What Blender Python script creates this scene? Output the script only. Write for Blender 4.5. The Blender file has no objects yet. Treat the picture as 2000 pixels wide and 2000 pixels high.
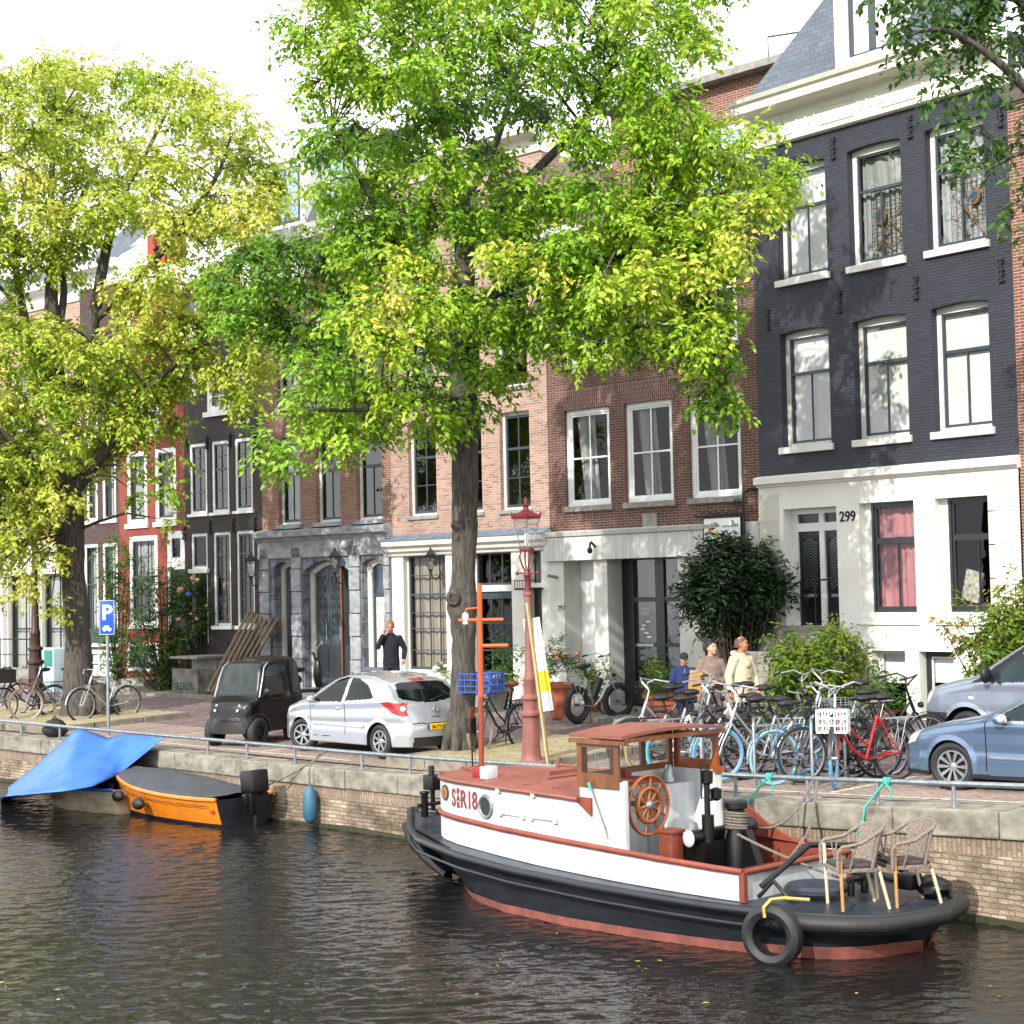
import bpy, bmesh, math, random
import numpy as np
from mathutils import Vector, Matrix
random.seed(7); rng=np.random.default_rng(7)
R=math.radians; PI=math.pi
S=bpy.context.scene; C=S.collection
# ---------------------------------------------------------------- camera
F=3300.; ZC=3.8; PITCH=math.atan(150/F); ROLL=-.022
CR=Matrix.Rotation(PI/2+PITCH,3,'X')@Matrix.Rotation(ROLL,3,'Z')
CP=Vector((0,0,ZC))
cd=bpy.data.cameras.new('camera'); cam=bpy.data.objects.new('camera',cd); C.objects.link(cam)
cam.matrix_world=Matrix.Translation(CP)@CR.to_4x4(); cd.sensor_width=36; cd.lens=F/2000*36
cd.clip_start=.5; cd.clip_end=2000; S.camera=cam
def ray(x,y): return CR@Vector(((x-1000)/F,-(y-1000)/F,-1))
def at_z(x,y,z): d=ray(x,y); return CP+d*((z-ZC)/d.z)
def at_d(x,y,Y): d=ray(x,y); return CP+d*(Y/d.y)
def at_plane(x,y,P,n):
    d=ray(x,y); return CP+d*((P-CP).dot(n)/d.dot(n))
def proj(P):
    q=CR.transposed()@(Vector(P)-CP); return 1000+F*q.x/-q.z,1000-F*q.y/-q.z
# quay frame: u along the quay (to the right), w away from the water
QA=at_z(0,1525,0); QB=at_z(1950,1807,0)
QT=(QB-QA).normalized(); QN=Vector((-QT.y,QT.x,0)); QANG=math.atan2(QT.y,QT.x)
def UW(u,w,z=0): p=QA+QT*u+QN*w; p.z=z; return p
def uw(p): d=Vector(p)-QA; return d.dot(QT),d.dot(QN)
def lerp(a,b,t): return a+(b-a)*t
def interp(x,xs,ys): return float(np.interp(x,xs,ys))
def quay_z(u): return interp(u,[-200,12,15,18,21,25,32,200],[.97,.97,1.0,1.06,1.15,1.3,1.5,1.6])
def gz(u,w):
    t=min(max(w/9.5,0),1); return quay_z(u)*(1-t)+max(1.25,quay_z(u)+.05)*t
def GP(u,w,dz=0): return UW(u,w,gz(u,w)+dz)
def at_g(x,y,dz=0):
    z=1.
    for _ in range(6):
        p=at_z(x,y,z+dz); u,w=uw(p); z=gz(u,w)
    p=at_z(x,y,z+dz); return p
# ---------------------------------------------------------------- materials
MC={}
def _nt(name):
    m=bpy.data.materials.new(name); m.use_nodes=True; nt=m.node_tree; b=nt.nodes['Principled BSDF']; return m,nt,b
def nd(nt,t,**k):
    n=nt.nodes.new(t)
    for a,v in k.items():
        if a in n.bl_rna.properties.keys(): setattr(n,a,v)
        else: n.inputs[a].default_value=v
    return n
def rgb(c):
    if isinstance(c,str):
        c=c.lstrip('#'); v=[int(c[i:i+2],16)/255 for i in (0,2,4)]
        return tuple(x/12.92 if x<=.04045 else ((x+.055)/1.055)**2.4 for x in v)+(1,)
    return tuple(c)+(1,) if len(c)==3 else tuple(c)
def mat(name,col,rough=.6,metal=0,var=.12,scale=6,bump=0,coat=0,col2=None,stretch=(1,1,1),spec=.5):
    if name in MC: return MC[name]
    m,nt,b=_nt(name); L=nt.links
    tc=nd(nt,'ShaderNodeTexCoord'); mp=nd(nt,'ShaderNodeMapping'); mp.inputs['Scale'].default_value=stretch
    L.new(tc.outputs['Object'],mp.inputs['Vector'])
    no=nd(nt,'ShaderNodeTexNoise'); no.inputs['Scale'].default_value=scale; no.inputs['Detail'].default_value=5; no.inputs['Roughness'].default_value=.62
    L.new(mp.outputs[0],no.inputs['Vector'])
    c=rgb(col); c2=rgb(col2) if col2 else tuple(x*(1-2.2*var) for x in c[:3])+(1,)
    cr=nd(nt,'ShaderNodeValToRGB'); e=cr.color_ramp.elements
    e[0].position=.3; e[1].position=.66; e[0].color=c2; e[1].color=tuple(min(1,x*(1+.5*var)) for x in c[:3])+(1,) if not col2 else c
    L.new(no.outputs['Fac'],cr.inputs[0]); L.new(cr.outputs[0],b.inputs['Base Color'])
    b.inputs['Roughness'].default_value=rough; b.inputs['Metallic'].default_value=metal; b.inputs['Specular IOR Level'].default_value=spec
    if coat: b.inputs['Coat Weight'].default_value=coat; b.inputs['Coat Roughness'].default_value=.05
    if bump:
        bp=nd(nt,'ShaderNodeBump'); bp.inputs['Strength'].default_value=bump; bp.inputs['Distance'].default_value=.02
        L.new(no.outputs['Fac'],bp.inputs['Height']); L.new(bp.outputs[0],b.inputs['Normal'])
    MC[name]=m; return m
def brick(name,c1,c2,cm,bw=.2,rh=.056,ms=.0095,stain=.35,bumpd=.01,axis='xz',bias=0,rough=.85,nscale=.7,offset=.5,fine=0,soldier=False,stainc=None,squash=1):
    if name in MC: return MC[name]
    m,nt,b=_nt(name); L=nt.links
    tc=nd(nt,'ShaderNodeTexCoord'); sp=nd(nt,'ShaderNodeSeparateXYZ'); L.new(tc.outputs['Object'],sp.inputs[0])
    cb=nd(nt,'ShaderNodeCombineXYZ')
    if axis=='xz':
        ad=nd(nt,'ShaderNodeMath',operation='ADD'); L.new(sp.outputs[0],ad.inputs[0]); L.new(sp.outputs[1],ad.inputs[1])
        L.new(ad.outputs[0],cb.inputs[1 if soldier else 0]); L.new(sp.outputs[2],cb.inputs[0 if soldier else 1])
    else: L.new(sp.outputs[0],cb.inputs[0]); L.new(sp.outputs[1],cb.inputs[1])
    wn=nd(nt,'ShaderNodeTexNoise'); wn.inputs['Scale'].default_value=3; L.new(cb.outputs[0],wn.inputs['Vector'])
    ws=nd(nt,'ShaderNodeVectorMath',operation='SCALE'); ws.inputs['Scale'].default_value=rh*.22; L.new(wn.outputs['Color'],ws.inputs[0])
    wa=nd(nt,'ShaderNodeVectorMath',operation='ADD'); L.new(cb.outputs[0],wa.inputs[0]); L.new(ws.outputs[0],wa.inputs[1])
    bt=nd(nt,'ShaderNodeTexBrick'); bt.inputs['Scale'].default_value=1; bt.inputs['Brick Width'].default_value=bw; bt.inputs['Row Height'].default_value=rh
    bt.inputs['Mortar Size'].default_value=ms; bt.inputs['Mortar Smooth'].default_value=.3; bt.inputs['Bias'].default_value=bias; bt.offset=offset
    bt.inputs['Color1'].default_value=rgb(c1); bt.inputs['Color2'].default_value=rgb(c2); bt.inputs['Mortar'].default_value=rgb(cm)
    L.new(wa.outputs[0],bt.inputs['Vector'])
    no=nd(nt,'ShaderNodeTexNoise'); no.inputs['Scale'].default_value=nscale; no.inputs['Detail'].default_value=7; no.inputs['Roughness'].default_value=.65
    L.new(tc.outputs['Object'],no.inputs['Vector'])
    cr=nd(nt,'ShaderNodeValToRGB'); e=cr.color_ramp.elements; e[0].position=.33; e[1].position=.62
    e[0].color=(1-stain,)*3+(1,) if stainc is None else rgb(stainc); e[1].color=(1,1,1,1); L.new(no.outputs['Fac'],cr.inputs[0])
    mx=nd(nt,'ShaderNodeMix',data_type='RGBA',blend_type='MULTIPLY'); mx.inputs['Factor'].default_value=1
    L.new(bt.outputs['Color'],mx.inputs['A']); L.new(cr.outputs[0],mx.inputs['B']); L.new(mx.outputs['Result'],b.inputs['Base Color'])
    b.inputs['Roughness'].default_value=rough
    n2=nd(nt,'ShaderNodeTexNoise'); n2.inputs['Scale'].default_value=40; L.new(tc.outputs['Object'],n2.inputs['Vector'])
    h=nd(nt,'ShaderNodeMath',operation='MULTIPLY_ADD'); L.new(bt.outputs['Fac'],h.inputs[0]); h.inputs[1].default_value=-1; L.new(n2.outputs['Fac'],h.inputs[2])
    bp=nd(nt,'ShaderNodeBump'); bp.inputs['Strength'].default_value=.6; bp.inputs['Distance'].default_value=bumpd
    L.new(h.outputs[0],bp.inputs['Height']); L.new(bp.outputs[0],b.inputs['Normal'])
    MC[name]=m; return m
def glass(name,tint=(.96,.98,.98),refl=1.4,base=.0,rough=.01,transp=1.):
    if name in MC: return MC[name]
    m,nt,b=_nt(name); L=nt.links; nt.nodes.remove(b); out=nt.nodes['Material Output']
    tr=nd(nt,'ShaderNodeBsdfTransparent'); tr.inputs[0].default_value=rgb(tint)
    gl=nd(nt,'ShaderNodeBsdfGlossy'); gl.inputs['Roughness'].default_value=rough
    fr=nd(nt,'ShaderNodeFresnel'); fr.inputs['IOR'].default_value=refl
    tc=nd(nt,'ShaderNodeTexCoord'); no=nd(nt,'ShaderNodeTexNoise'); no.inputs['Scale'].default_value=1.6; L.new(tc.outputs['Object'],no.inputs['Vector'])
    bp=nd(nt,'ShaderNodeBump'); bp.inputs['Strength'].default_value=.25; bp.inputs['Distance'].default_value=.02; L.new(no.outputs['Fac'],bp.inputs['Height'])
    L.new(bp.outputs[0],gl.inputs['Normal'])
    ad=nd(nt,'ShaderNodeMath',operation='ADD'); L.new(fr.outputs[0],ad.inputs[0]); ad.inputs[1].default_value=base
    mx=nd(nt,'ShaderNodeMixShader'); L.new(ad.outputs[0],mx.inputs[0]); L.new(tr.outputs[0],mx.inputs[1]); L.new(gl.outputs[0],mx.inputs[2])
    L.new(mx.outputs[0],out.inputs['Surface']); MC[name]=m; return m
# ---------------------------------------------------------------- mesh builder
def basis(d,up=Vector((0,0,1))):
    d=Vector(d).normalized()
    if abs(d.dot(up))>.98: up=Vector((1,0,0))
    x=d.cross(up).normalized(); y=x.cross(d).normalized(); return x,y,d
class MB:
    def __init__(s): s.v=[]; s.f=[]; s.m=[]
    def add(s,vs,fs,mi=0):
        o=len(s.v); s.v+= [tuple(v) for v in vs]; s.f+=[tuple(i+o for i in f) for f in fs]; s.m+=[mi]*len(fs); return s
    def box(s,x0,x1,y0,y1,z0,z1,mi=0):
        vs=[(x,y,z) for z in (z0,z1) for y in (y0,y1) for x in (x0,x1)]
        return s.add(vs,[(0,2,3,1),(4,5,7,6),(0,1,5,4),(2,6,7,3),(0,4,6,2),(1,3,7,5)],mi)
    def ob(s,c,sx,sy,sz,rot=None,mi=0):
        c=Vector(c); M=rot or Matrix.Identity(3)
        vs=[c+M@Vector((x*sx/2,y*sy/2,z*sz/2)) for z in (-1,1) for y in (-1,1) for x in (-1,1)]
        return s.add(vs,[(0,2,3,1),(4,5,7,6),(0,1,5,4),(2,6,7,3),(0,4,6,2),(1,3,7,5)],mi)
    def bar(s,a,b,w,h,mi=0,up=Vector((0,0,1))):
        a=Vector(a); b=Vector(b); x,y,d=basis(b-a,up); M=Matrix((x,y,d)).transposed()
        return s.ob((a+b)/2,w,h,(b-a).length,M,mi)
    def tube(s,pts,r,n=6,cap=True,mi=0,closed=False,flat=1.):
        pts=[Vector(p) for p in pts]; k=len(pts); rs=r if hasattr(r,'__len__') else [r]*k
        vs=[]; px=None
        for i,p in enumerate(pts):
            if closed: d=pts[(i+1)%k]-pts[i-1]
            else: d=pts[min(i+1,k-1)]-pts[max(i-1,0)]
            if d.length<1e-9: d=Vector((0,0,1))
            d.normalize()
            if px is None: x,y,_=basis(d)
            else:
                x=(px-d*px.dot(d))
                if x.length<1e-6: x,_,_=basis(d)
                x.normalize(); y=x.cross(d)
            px=x
            for j in range(n):
                a=2*PI*j/n; vs.append(p+(x*math.cos(a)+y*math.sin(a)*flat)*rs[i])
        fs=[]; kk=k if closed else k-1
        for i in range(kk):
            for j in range(n):
                a=i*n+j; b=i*n+(j+1)%n; i2=(i+1)%k; fs.append((a,i2*n+j,i2*n+(j+1)%n,b))
        if cap and not closed: fs.append(tuple(range(n))); fs.append(tuple((k-1)*n+j for j in reversed(range(n))))
        return s.add(vs,fs,mi)
    def lathe(s,prof,n=16,o=(0,0,0),M=None,mi=0,cap=True,fl=None):
        o=Vector(o); vs=[]
        for r,z in prof:
            for j in range(n):
                a=2*PI*j/n; rr=r*(1+(fl*math.cos(a*8) if fl else 0)); v=Vector((rr*math.cos(a),rr*math.sin(a),z)); vs.append(o+(M@v if M else v))
        fs=[]
        for i in range(len(prof)-1):
            for j in range(n): fs.append((i*n+j,i*n+(j+1)%n,(i+1)*n+(j+1)%n,(i+1)*n+j))
        if cap: fs.append(tuple(reversed(range(n)))); fs.append(tuple((len(prof)-1)*n+j for j in range(n)))
        return s.add(vs,fs,mi)
    def prism(s,pts,h0,h1,plane='xz',mi=0):
        n=len(pts)
        def P(a,b,h): return {'xz':(a,h,b),'xy':(a,b,h),'yz':(h,a,b)}[plane]
        vs=[P(a,b,h0) for a,b in pts]+[P(a,b,h1) for a,b in pts]
        fs=[tuple(range(n)),tuple(reversed(range(n,2*n)))]+[(i,n+i,n+(i+1)%n,(i+1)%n) for i in range(n)]
        return s.add(vs,fs,mi)
    def grid(s,rows,mi=0,closeu=False):
        nr=len(rows); nc=len(rows[0]); vs=[p for r in rows for p in r]; fs=[]
        for i in range(nr-1):
            for j in range(nc if closeu else nc-1): fs.append((i*nc+j,i*nc+(j+1)%nc,(i+1)*nc+(j+1)%nc,(i+1)*nc+j))
        return s.add(vs,fs,mi)
    def ell(s,c,rx,ry,rz,n=12,m=8,M=None,mi=0,jit=0):
        c=Vector(c); vs=[]
        for i in range(m+1):
            t=PI*i/m
            for j in range(n):
                a=2*PI*j/n; k=1+(random.uniform(-jit,jit) if jit else 0)
                v=Vector((rx*math.sin(t)*math.cos(a)*k,ry*math.sin(t)*math.sin(a)*k,rz*math.cos(t)*k)); vs.append(c+(M@v if M else v))
        fs=[]
        for i in range(m):
            for j in range(n): fs.append((i*n+j,(i+1)*n+j,(i+1)*n+(j+1)%n,i*n+(j+1)%n))
        return s.add(vs,fs,mi)
    def wheelring(s,c,ax,R_,r,n=28,m=8,mi=0,rw=None):
        c=Vector(c); x,y,d=basis(ax); pts=[c+(x*math.cos(2*PI*i/n)+y*math.sin(2*PI*i/n))*R_ for i in range(n)]
        vs=[]
        for i,p in enumerate(pts):
            o=(p-c).normalized()
            for j in range(m): a=2*PI*j/m; vs.append(p+o*r*math.cos(a)+d*(rw or r)*math.sin(a))
        fs=[(i*m+j,((i+1)%n)*m+j,((i+1)%n)*m+(j+1)%m,i*m+(j+1)%m) for i in range(n) for j in range(m)]
        return s.add(vs,fs,mi)
    def build(s,name,mats,parent=None,smooth=35,bevel=0,clean=True,label=None,at=None):
        me=bpy.data.meshes.new(name)
        if not isinstance(mats,(list,tuple)): mats=[mats]
        vs=s.v
        if at is not None: a=Vector(at); vs=[(v[0]-a.x,v[1]-a.y,v[2]-a.z) for v in vs]
        me.from_pydata(vs,[],s.f)
        for m in mats: me.materials.append(m)
        if len(mats)>1: me.polygons.foreach_set('material_index',s.m)
        if clean:
            bm=bmesh.new(); bm.from_mesh(me); bmesh.ops.remove_doubles(bm,verts=bm.verts,dist=1e-5)
            bmesh.ops.dissolve_degenerate(bm,edges=bm.edges,dist=1e-6)
            bmesh.ops.recalc_face_normals(bm,faces=bm.faces)
            if bevel:
                es=[e for e in bm.edges if len(e.link_faces)==2 and e.calc_face_angle(0)>.6]
                bmesh.ops.bevel(bm,geom=es,offset=bevel,segments=2,affect='EDGES',profile=.6,clamp_overlap=True)
            bm.to_mesh(me); bm.free()
        if smooth:
            me.polygons.foreach_set('use_smooth',[True]*len(me.polygons)); me.set_sharp_from_angle(angle=R(smooth))
        me.update()
        o=bpy.data.objects.new(name,me); C.objects.link(o)
        if parent is not None: o.parent=parent
        if label: o['label']=label
        if at is not None: o.location=at
        return o
def tag(o,label,cat,group=None,kind=None):
    o['label']=label; o['category']=cat
    if group: o['group']=group
    if kind: o['kind']=kind
    return o
def empty(name,loc=(0,0,0),rz=0,label=None,cat=None,group=None,rot=None):
    o=bpy.data.objects.new(name,None); C.objects.link(o); o.location=loc; o.rotation_euler=rot if rot else (0,0,rz); o.empty_display_size=.2
    if label: tag(o,label,cat,group)
    return o
def struct(o): o['kind']='structure'; return o
def copy_tree(o,parent=None,label=None):
    c=o.copy(); C.objects.link(c); c.parent=parent
    if label: c['label']=label
    for ch in [x for x in bpy.data.objects if x.parent==o]: copy_tree(ch,c)
    return c
_text={}
def text(body,name,parent,loc,size,m,rot=(PI/2,0,0),ext=.004,sx=1,align='CENTER',bold=0):
    cu=bpy.data.curves.new(name,'FONT'); cu.body=body; cu.size=size; cu.extrude=ext; cu.align_x=align; cu.offset=bold
    t=bpy.data.objects.new(name,cu); C.objects.link(t)
    dg=bpy.context.evaluated_depsgraph_get(); me=bpy.data.meshes.new_from_object(t.evaluated_get(dg)); bpy.data.objects.remove(t)
    me.materials.clear(); me.materials.append(m)
    o=bpy.data.objects.new(name,me); C.objects.link(o); o.parent=parent; o.location=loc; o.rotation_euler=rot; o.scale=(sx,1,1); return o
# ---------------------------------------------------------------- world and sun
SUN_AZ=Vector((-.50,-.87,0)).normalized(); SUN_EL=R(33)
w=bpy.data.worlds.new('World'); S.world=w; w.use_nodes=True; nt=w.node_tree; L=nt.links
bg=nt.nodes['Background']; bg.inputs['Strength'].default_value=.15
sk=nd(nt,'ShaderNodeTexSky',sky_type='NISHITA'); sk.sun_disc=False; sk.sun_elevation=SUN_EL; sk.sun_rotation=math.atan2(SUN_AZ.x,SUN_AZ.y)
sk.air_density=1.2; sk.dust_density=3.; sk.ozone_density=1
# thin bright cloud veil over the blue sky
tc=nd(nt,'ShaderNodeTexCoord'); mp=nd(nt,'ShaderNodeMapping'); mp.inputs['Scale'].default_value=(1,1,2.5); L.new(tc.outputs['Generated'],mp.inputs['Vector'])
cn=nd(nt,'ShaderNodeTexNoise'); cn.inputs['Scale'].default_value=2.2; cn.inputs['Detail'].default_value=6; L.new(mp.outputs[0],cn.inputs['Vector'])
cr=nd(nt,'ShaderNodeValToRGB'); cr.color_ramp.elements[0].position=.2; cr.color_ramp.elements[1].position=.48; cr.color_ramp.elements[0].color=(.6,.6,.6,1); L.new(cn.outputs['Fac'],cr.inputs[0])
mx=nd(nt,'ShaderNodeMix',data_type='RGBA'); L.new(cr.outputs[0],mx.inputs['Factor']); L.new(sk.outputs[0],mx.inputs['A']); mx.inputs['B'].default_value=(11.6,11.8,12.1,1)
L.new(mx.outputs['Result'],bg.inputs['Color'])
sl=bpy.data.lights.new('sun','SUN'); sl.energy=4.0; sl.angle=R(.6); sl.color=(1,.95,.87)
so=bpy.data.objects.new('sun',sl); C.objects.link(so)
sd=Vector((SUN_AZ.x*math.cos(SUN_EL),SUN_AZ.y*math.cos(SUN_EL),math.sin(SUN_EL)))
so.rotation_euler=sd.to_track_quat('Z','Y').to_euler(); so.location=(-20,-20,30)
S.view_settings.view_transform='Standard'; S.view_settings.look='None'; S.view_settings.exposure=.5; S.view_settings.gamma=1
S.cycles.max_bounces=6; S.cycles.transparent_max_bounces=16; S.cycles.diffuse_bounces=3; S.cycles.glossy_bounces=3; S.cycles.caustics_reflective=False; S.cycles.caustics_refractive=False
# ---------------------------------------------------------------- water
def water_mat():
    m,nt,b=_nt('canal_water'); L=nt.links
    b.inputs['Base Color'].default_value=(.010,.010,.009,1); b.inputs['Roughness'].default_value=.03; b.inputs['IOR'].default_value=1.333
    tc=nd(nt,'ShaderNodeTexCoord'); n1=nd(nt,'ShaderNodeTexNoise'); n1.inputs['Scale'].default_value=9; n1.inputs['Detail'].default_value=3; L.new(tc.outputs['Object'],n1.inputs['Vector'])
    b1=nd(nt,'ShaderNodeBump'); b1.inputs['Distance'].default_value=.012; L.new(n1.outputs['Fac'],b1.inputs['Height']); L.new(b1.outputs[0],b.inputs['Normal']); return m
# wind ripples are real geometry: a fine height field in the part of the canal near the boats, a flat sheet beyond
def water_mesh():
    g=np.random.default_rng(3); x=np.arange(-13,8,.03); y=np.arange(12.5,37.5,.026); X,Y=np.meshgrid(x,y); Z=np.zeros_like(X)
    n=70; lam=np.exp(g.uniform(np.log(.085),np.log(.5),n)); th=R(96)+g.normal(size=n)*R(22); th[::6]=g.uniform(0,PI,len(th[::6]))
    for k in range(n):
        kx,ky=2*PI/lam[k]*math.cos(th[k]),2*PI/lam[k]*math.sin(th[k]); wv=.25*np.sin(X*.9+k)+.2*np.sin(Y*.7+k*2.1)
        env=.55+.45*np.sin(X*g.uniform(.4,1.6)+Y*g.uniform(.4,1.6)+g.uniform(0,6)); Z+=env*lam[k]**1.05*np.sin(kx*X+ky*Y+g.uniform(0,6.28)+wv*2)
    gx,gy=np.gradient(Z,.026,.03); sl=np.sqrt((gx**2+gy**2).mean()); pat=.62+.38*np.sin(X*.35+1.2*np.sin(Y*.3)+.6)*np.sin(Y*.28+.9); Z*=.14/sl*np.clip(pat,.2,1.)
    ny,nx=X.shape; co=np.stack([X,Y,Z],-1).reshape(-1,3); idx=np.arange(nx*ny).reshape(ny,nx)
    q=np.stack([idx[:-1,:-1],idx[:-1,1:],idx[1:,1:],idx[1:,:-1]],-1).reshape(-1,4)
    ox=[-260,-13,8,160]; oy=[-60,12.5,37.5,160]; base=len(co); oc=[(a,c,-.0) for c in oy for a in ox]; of=[(r*4+c,r*4+c+1,(r+1)*4+c+1,(r+1)*4+c) for r in range(3) for c in range(3) if not(r==1 and c==1)]
    co=np.concatenate([co,np.array(oc)]); q=np.concatenate([q,np.array(of)+base]); me=bpy.data.meshes.new('canal_water'); me.vertices.add(len(co)); me.vertices.foreach_set('co',co.astype(np.float32).ravel())
    me.loops.add(q.size); me.loops.foreach_set('vertex_index',q.ravel().astype(np.int32)); me.polygons.add(len(q)); me.polygons.foreach_set('loop_start',(np.arange(len(q))*4).astype(np.int32)); me.polygons.foreach_set('loop_total',np.full(len(q),4,dtype=np.int32)); me.polygons.foreach_set('use_smooth',np.ones(len(q),dtype=bool)); me.update(calc_edges=True)
    me.materials.append(water_mat()); o=bpy.data.objects.new('canal_water',me); C.objects.link(o); return struct(o)
water_mesh()
# ---------------------------------------------------------------- ground sheets
M_klinker=brick('street_clinker','#7f6a69','#6b595b','#554b4b',bw=.2,rh=.1,ms=.012,stain=.25,axis='xy',nscale=.5)
M_park=brick('parking_brick','#a38e84','#907c74','#776b64',bw=.2,rh=.1,ms=.012,stain=.3,axis='xy',nscale=.7)
M_tile=brick('sidewalk_tile','#8b8782','#7c7874','#5f5b57',bw=.3,rh=.3,ms=.012,stain=.3,axis='xy',nscale=.6)
M_stone=mat('quay_stone','#8a8474',.85,var=.25,scale=5,bump=.4,col2='#5f5b50')
def sheet(name,m,u0,u1,w0,w1,dz=0,du=1.,dw=1.,kind='structure'):
    # local frame follows the quay so the paving pattern runs with it
    nu=max(1,int((u1-u0)/du)); nw=max(1,int(math.ceil((w1-w0)/dw))); rows=[]
    for i in range(nw+1):
        ww=lerp(w0,w1,i/nw); rows.append([(lerp(u0,u1,j/nu),ww,gz(lerp(u0,u1,j/nu),ww)+dz) for j in range(nu+1)])
    o=MB().grid(rows).build(name,m,smooth=0); o.location=(QA.x,QA.y,0); o.rotation_euler=(0,0,QANG); o['kind']=kind; return o
sheet('ground',M_klinker,-300,120,.02,60,-.012,2,4)
sheet('road',M_klinker,-60,60,2.9,7.2,0,1,1)
sheet('parking_strip',M_park,-60,60,.5,2.9,.004,1,1)
sheet('sidewalk',M_tile,-60,60,7.2,9.4,.06,1,1)
k=MB()
for i in range(-60,60): # kerb in stones
    k.add([(i,7.1,gz(i,7.1)-.1),(i+.985,7.1,gz(i+1,7.1)-.1),(i+.985,7.23,gz(i+1,7.1)-.1),(i,7.23,gz(i,7.1)-.1),(i,7.1,gz(i,7.1)+.075),(i+.985,7.1,gz(i+1,7.1)+.075),(i+.985,7.23,gz(i+1,7.1)+.075),(i,7.23,gz(i,7.1)+.075)],[(0,1,5,4),(1,2,6,5),(2,3,7,6),(3,0,4,7),(4,5,6,7)])
o=struct(k.build('kerb',M_stone,smooth=0)); o.location=(QA.x,QA.y,0); o.rotation_euler=(0,0,QANG)
# ---------------------------------------------------------------- quay wall
def quay_obj(name,mb,m,parent=None,**k):
    o=mb.build(name,m,parent,**k); return o
QR=empty('quay_wall',(QA.x,QA.y,0),QANG,'long old brick quay wall with a weathered stone coping along the canal','quay wall')
M_qbrick=brick('quay_brick','#b5a28f','#84725f','#7a725f',bw=.2,rh=.06,ms=.010,stain=.5,nscale=1.6,bumpd=.03,stainc='#77705a')
M_qsold=brick('quay_soldier_brick','#a58f7d','#8a7361','#7a705f',bw=.21,rh=.062,ms=.012,stain=.4,nscale=1.3,bumpd=.02,soldier=True)
M_cope=mat('coping_stone','#948f82',.85,var=.3,scale=3.5,bump=.6,col2='#57544a',stretch=(1,1,1.4))
M_moss=mat('wet_moss_line','#3a3b22',.7,var=.3,scale=9,bump=.5,col2='#1f2015')
wq=MB(); sd_=MB(); ms_=MB()
for i in range(-60,40):
    for (mb,a,b_,w0) in ((ms_,lambda u:-.6,lambda u:.06+.03*math.sin(u*1.7),-.012),(wq,lambda u:-.6,lambda u:quay_z(u)-.49,0),(sd_,lambda u:quay_z(u)-.49,lambda u:quay_z(u)-.30,-.004)):
        mb.add([(i,w0,a(i)),(i+1,w0,a(i+1)),(i+1,w0,b_(i+1)),(i,w0,b_(i)),(i,.3,b_(i)),(i+1,.3,b_(i+1))],[(0,1,2,3),(3,2,5,4)])
wq.build('brick_face',M_qbrick,QR,smooth=0); sd_.build('soldier_course',M_qsold,QR,smooth=0); ms_.build('moss_line',M_moss,QR,smooth=0)
cp=MB(); u=-60.
while u<40:
    L_=random.uniform(.9,1.5); a,b_=u+.006,u+L_-.006; pj=-.05+random.uniform(-.008,.008); zt=random.uniform(-.008,.006)
    vs=[(a,pj,quay_z(a)-.30),(b_,pj,quay_z(b_)-.30),(b_,.62,quay_z(b_)-.30),(a,.62,quay_z(a)-.30),(a,pj,quay_z(a)+zt),(b_,pj,quay_z(b_)+zt),(b_,.62,quay_z(b_)+zt+.008),(a,.62,quay_z(a)+zt+.008)]
    cp.add(vs,[(0,3,2,1),(4,5,6,7),(0,1,5,4),(1,2,6,5),(2,3,7,6),(3,0,4,7)]); u+=L_
cp.build('coping',M_cope,QR,smooth=0,bevel=.02)
# railing
M_galv=mat('galvanised_rail','#9aa3a8',.42,.75,var=.18,scale=14)
RL=empty('quay_railing',(QA.x,QA.y,0),QANG,'low galvanised tube railing running along the top of the quay wall','railing')
rail=MB(); rail.tube([(u_,.12,quay_z(u_)+.27) for u_ in np.arange(-40,40,.5)],.032,10); rail.build('top_rail',M_galv,RL)
posts_u=[]
for px_,py_ in [(0,1428),(67,1436),(108,1440),(380,1462),(450,1470),(535,1480),(636,1496),(733,1505),(1450,1556),(1610,1566),(1783,1572),(1978,1576)]:
    p=at_z(px_,py_,1.1); posts_u.append(uw(p)[0])
u=posts_u[-1]+1.6
while u<36: posts_u.append(u); u+=1.6
u=-1.6
while u>-34: posts_u.append(u); u-=1.6
posts_u+= [14.9,16.4]
for u_ in posts_u:
    p=MB(); p.tube([(u_,.12,quay_z(u_)-.02),(u_,.12,quay_z(u_)+.262)],.024,8); p.lathe([(.06,0),(.06,.012),(.03,.02)],8,(u_,.12,quay_z(u_)+.001)); p.build('post',M_galv,RL)
# ---------------------------------------------------------------- building kit
M_white=mat('white_frame_paint','#d9d8d2',.5,var=.06,scale=3)
M_white2=mat('bright_frame_paint','#e3e4e2',.45,var=.05,scale=3)
M_cream=mat('cream_frame_paint','#d2cfc6',.5,var=.06,scale=3)
M_sashg=mat('dark_green_sash','#20282a',.35,var=.1,scale=5)
M_sashb=mat('blue_grey_sash','#39454d',.4,var=.1,scale=5)
M_dark=mat('dark_room','#2b2a28',.9,var=.3,scale=.7)
M_darkdoor=mat('dark_door_paint','#141a1c',.35,var=.12,scale=4)
M_glass=glass('window_glass'); M_glassr=glass('window_glass_bright',base=.07)
M_blind=mat('white_roller_blind','#eeeeec',.7,var=.03,scale=2)
M_net=mat('grey_net_curtain','#a3a6a3',.8,var=.15,scale=3,stretch=(8,1,.3))
M_beige=mat('beige_curtain','#9c9080',.8,var=.25,scale=3,stretch=(6,1,.3))
M_pink=mat('pink_curtain','#b5546b',.8,var=.22,scale=2.5,stretch=(7,1,.2),col2='#a88a86')
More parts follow.
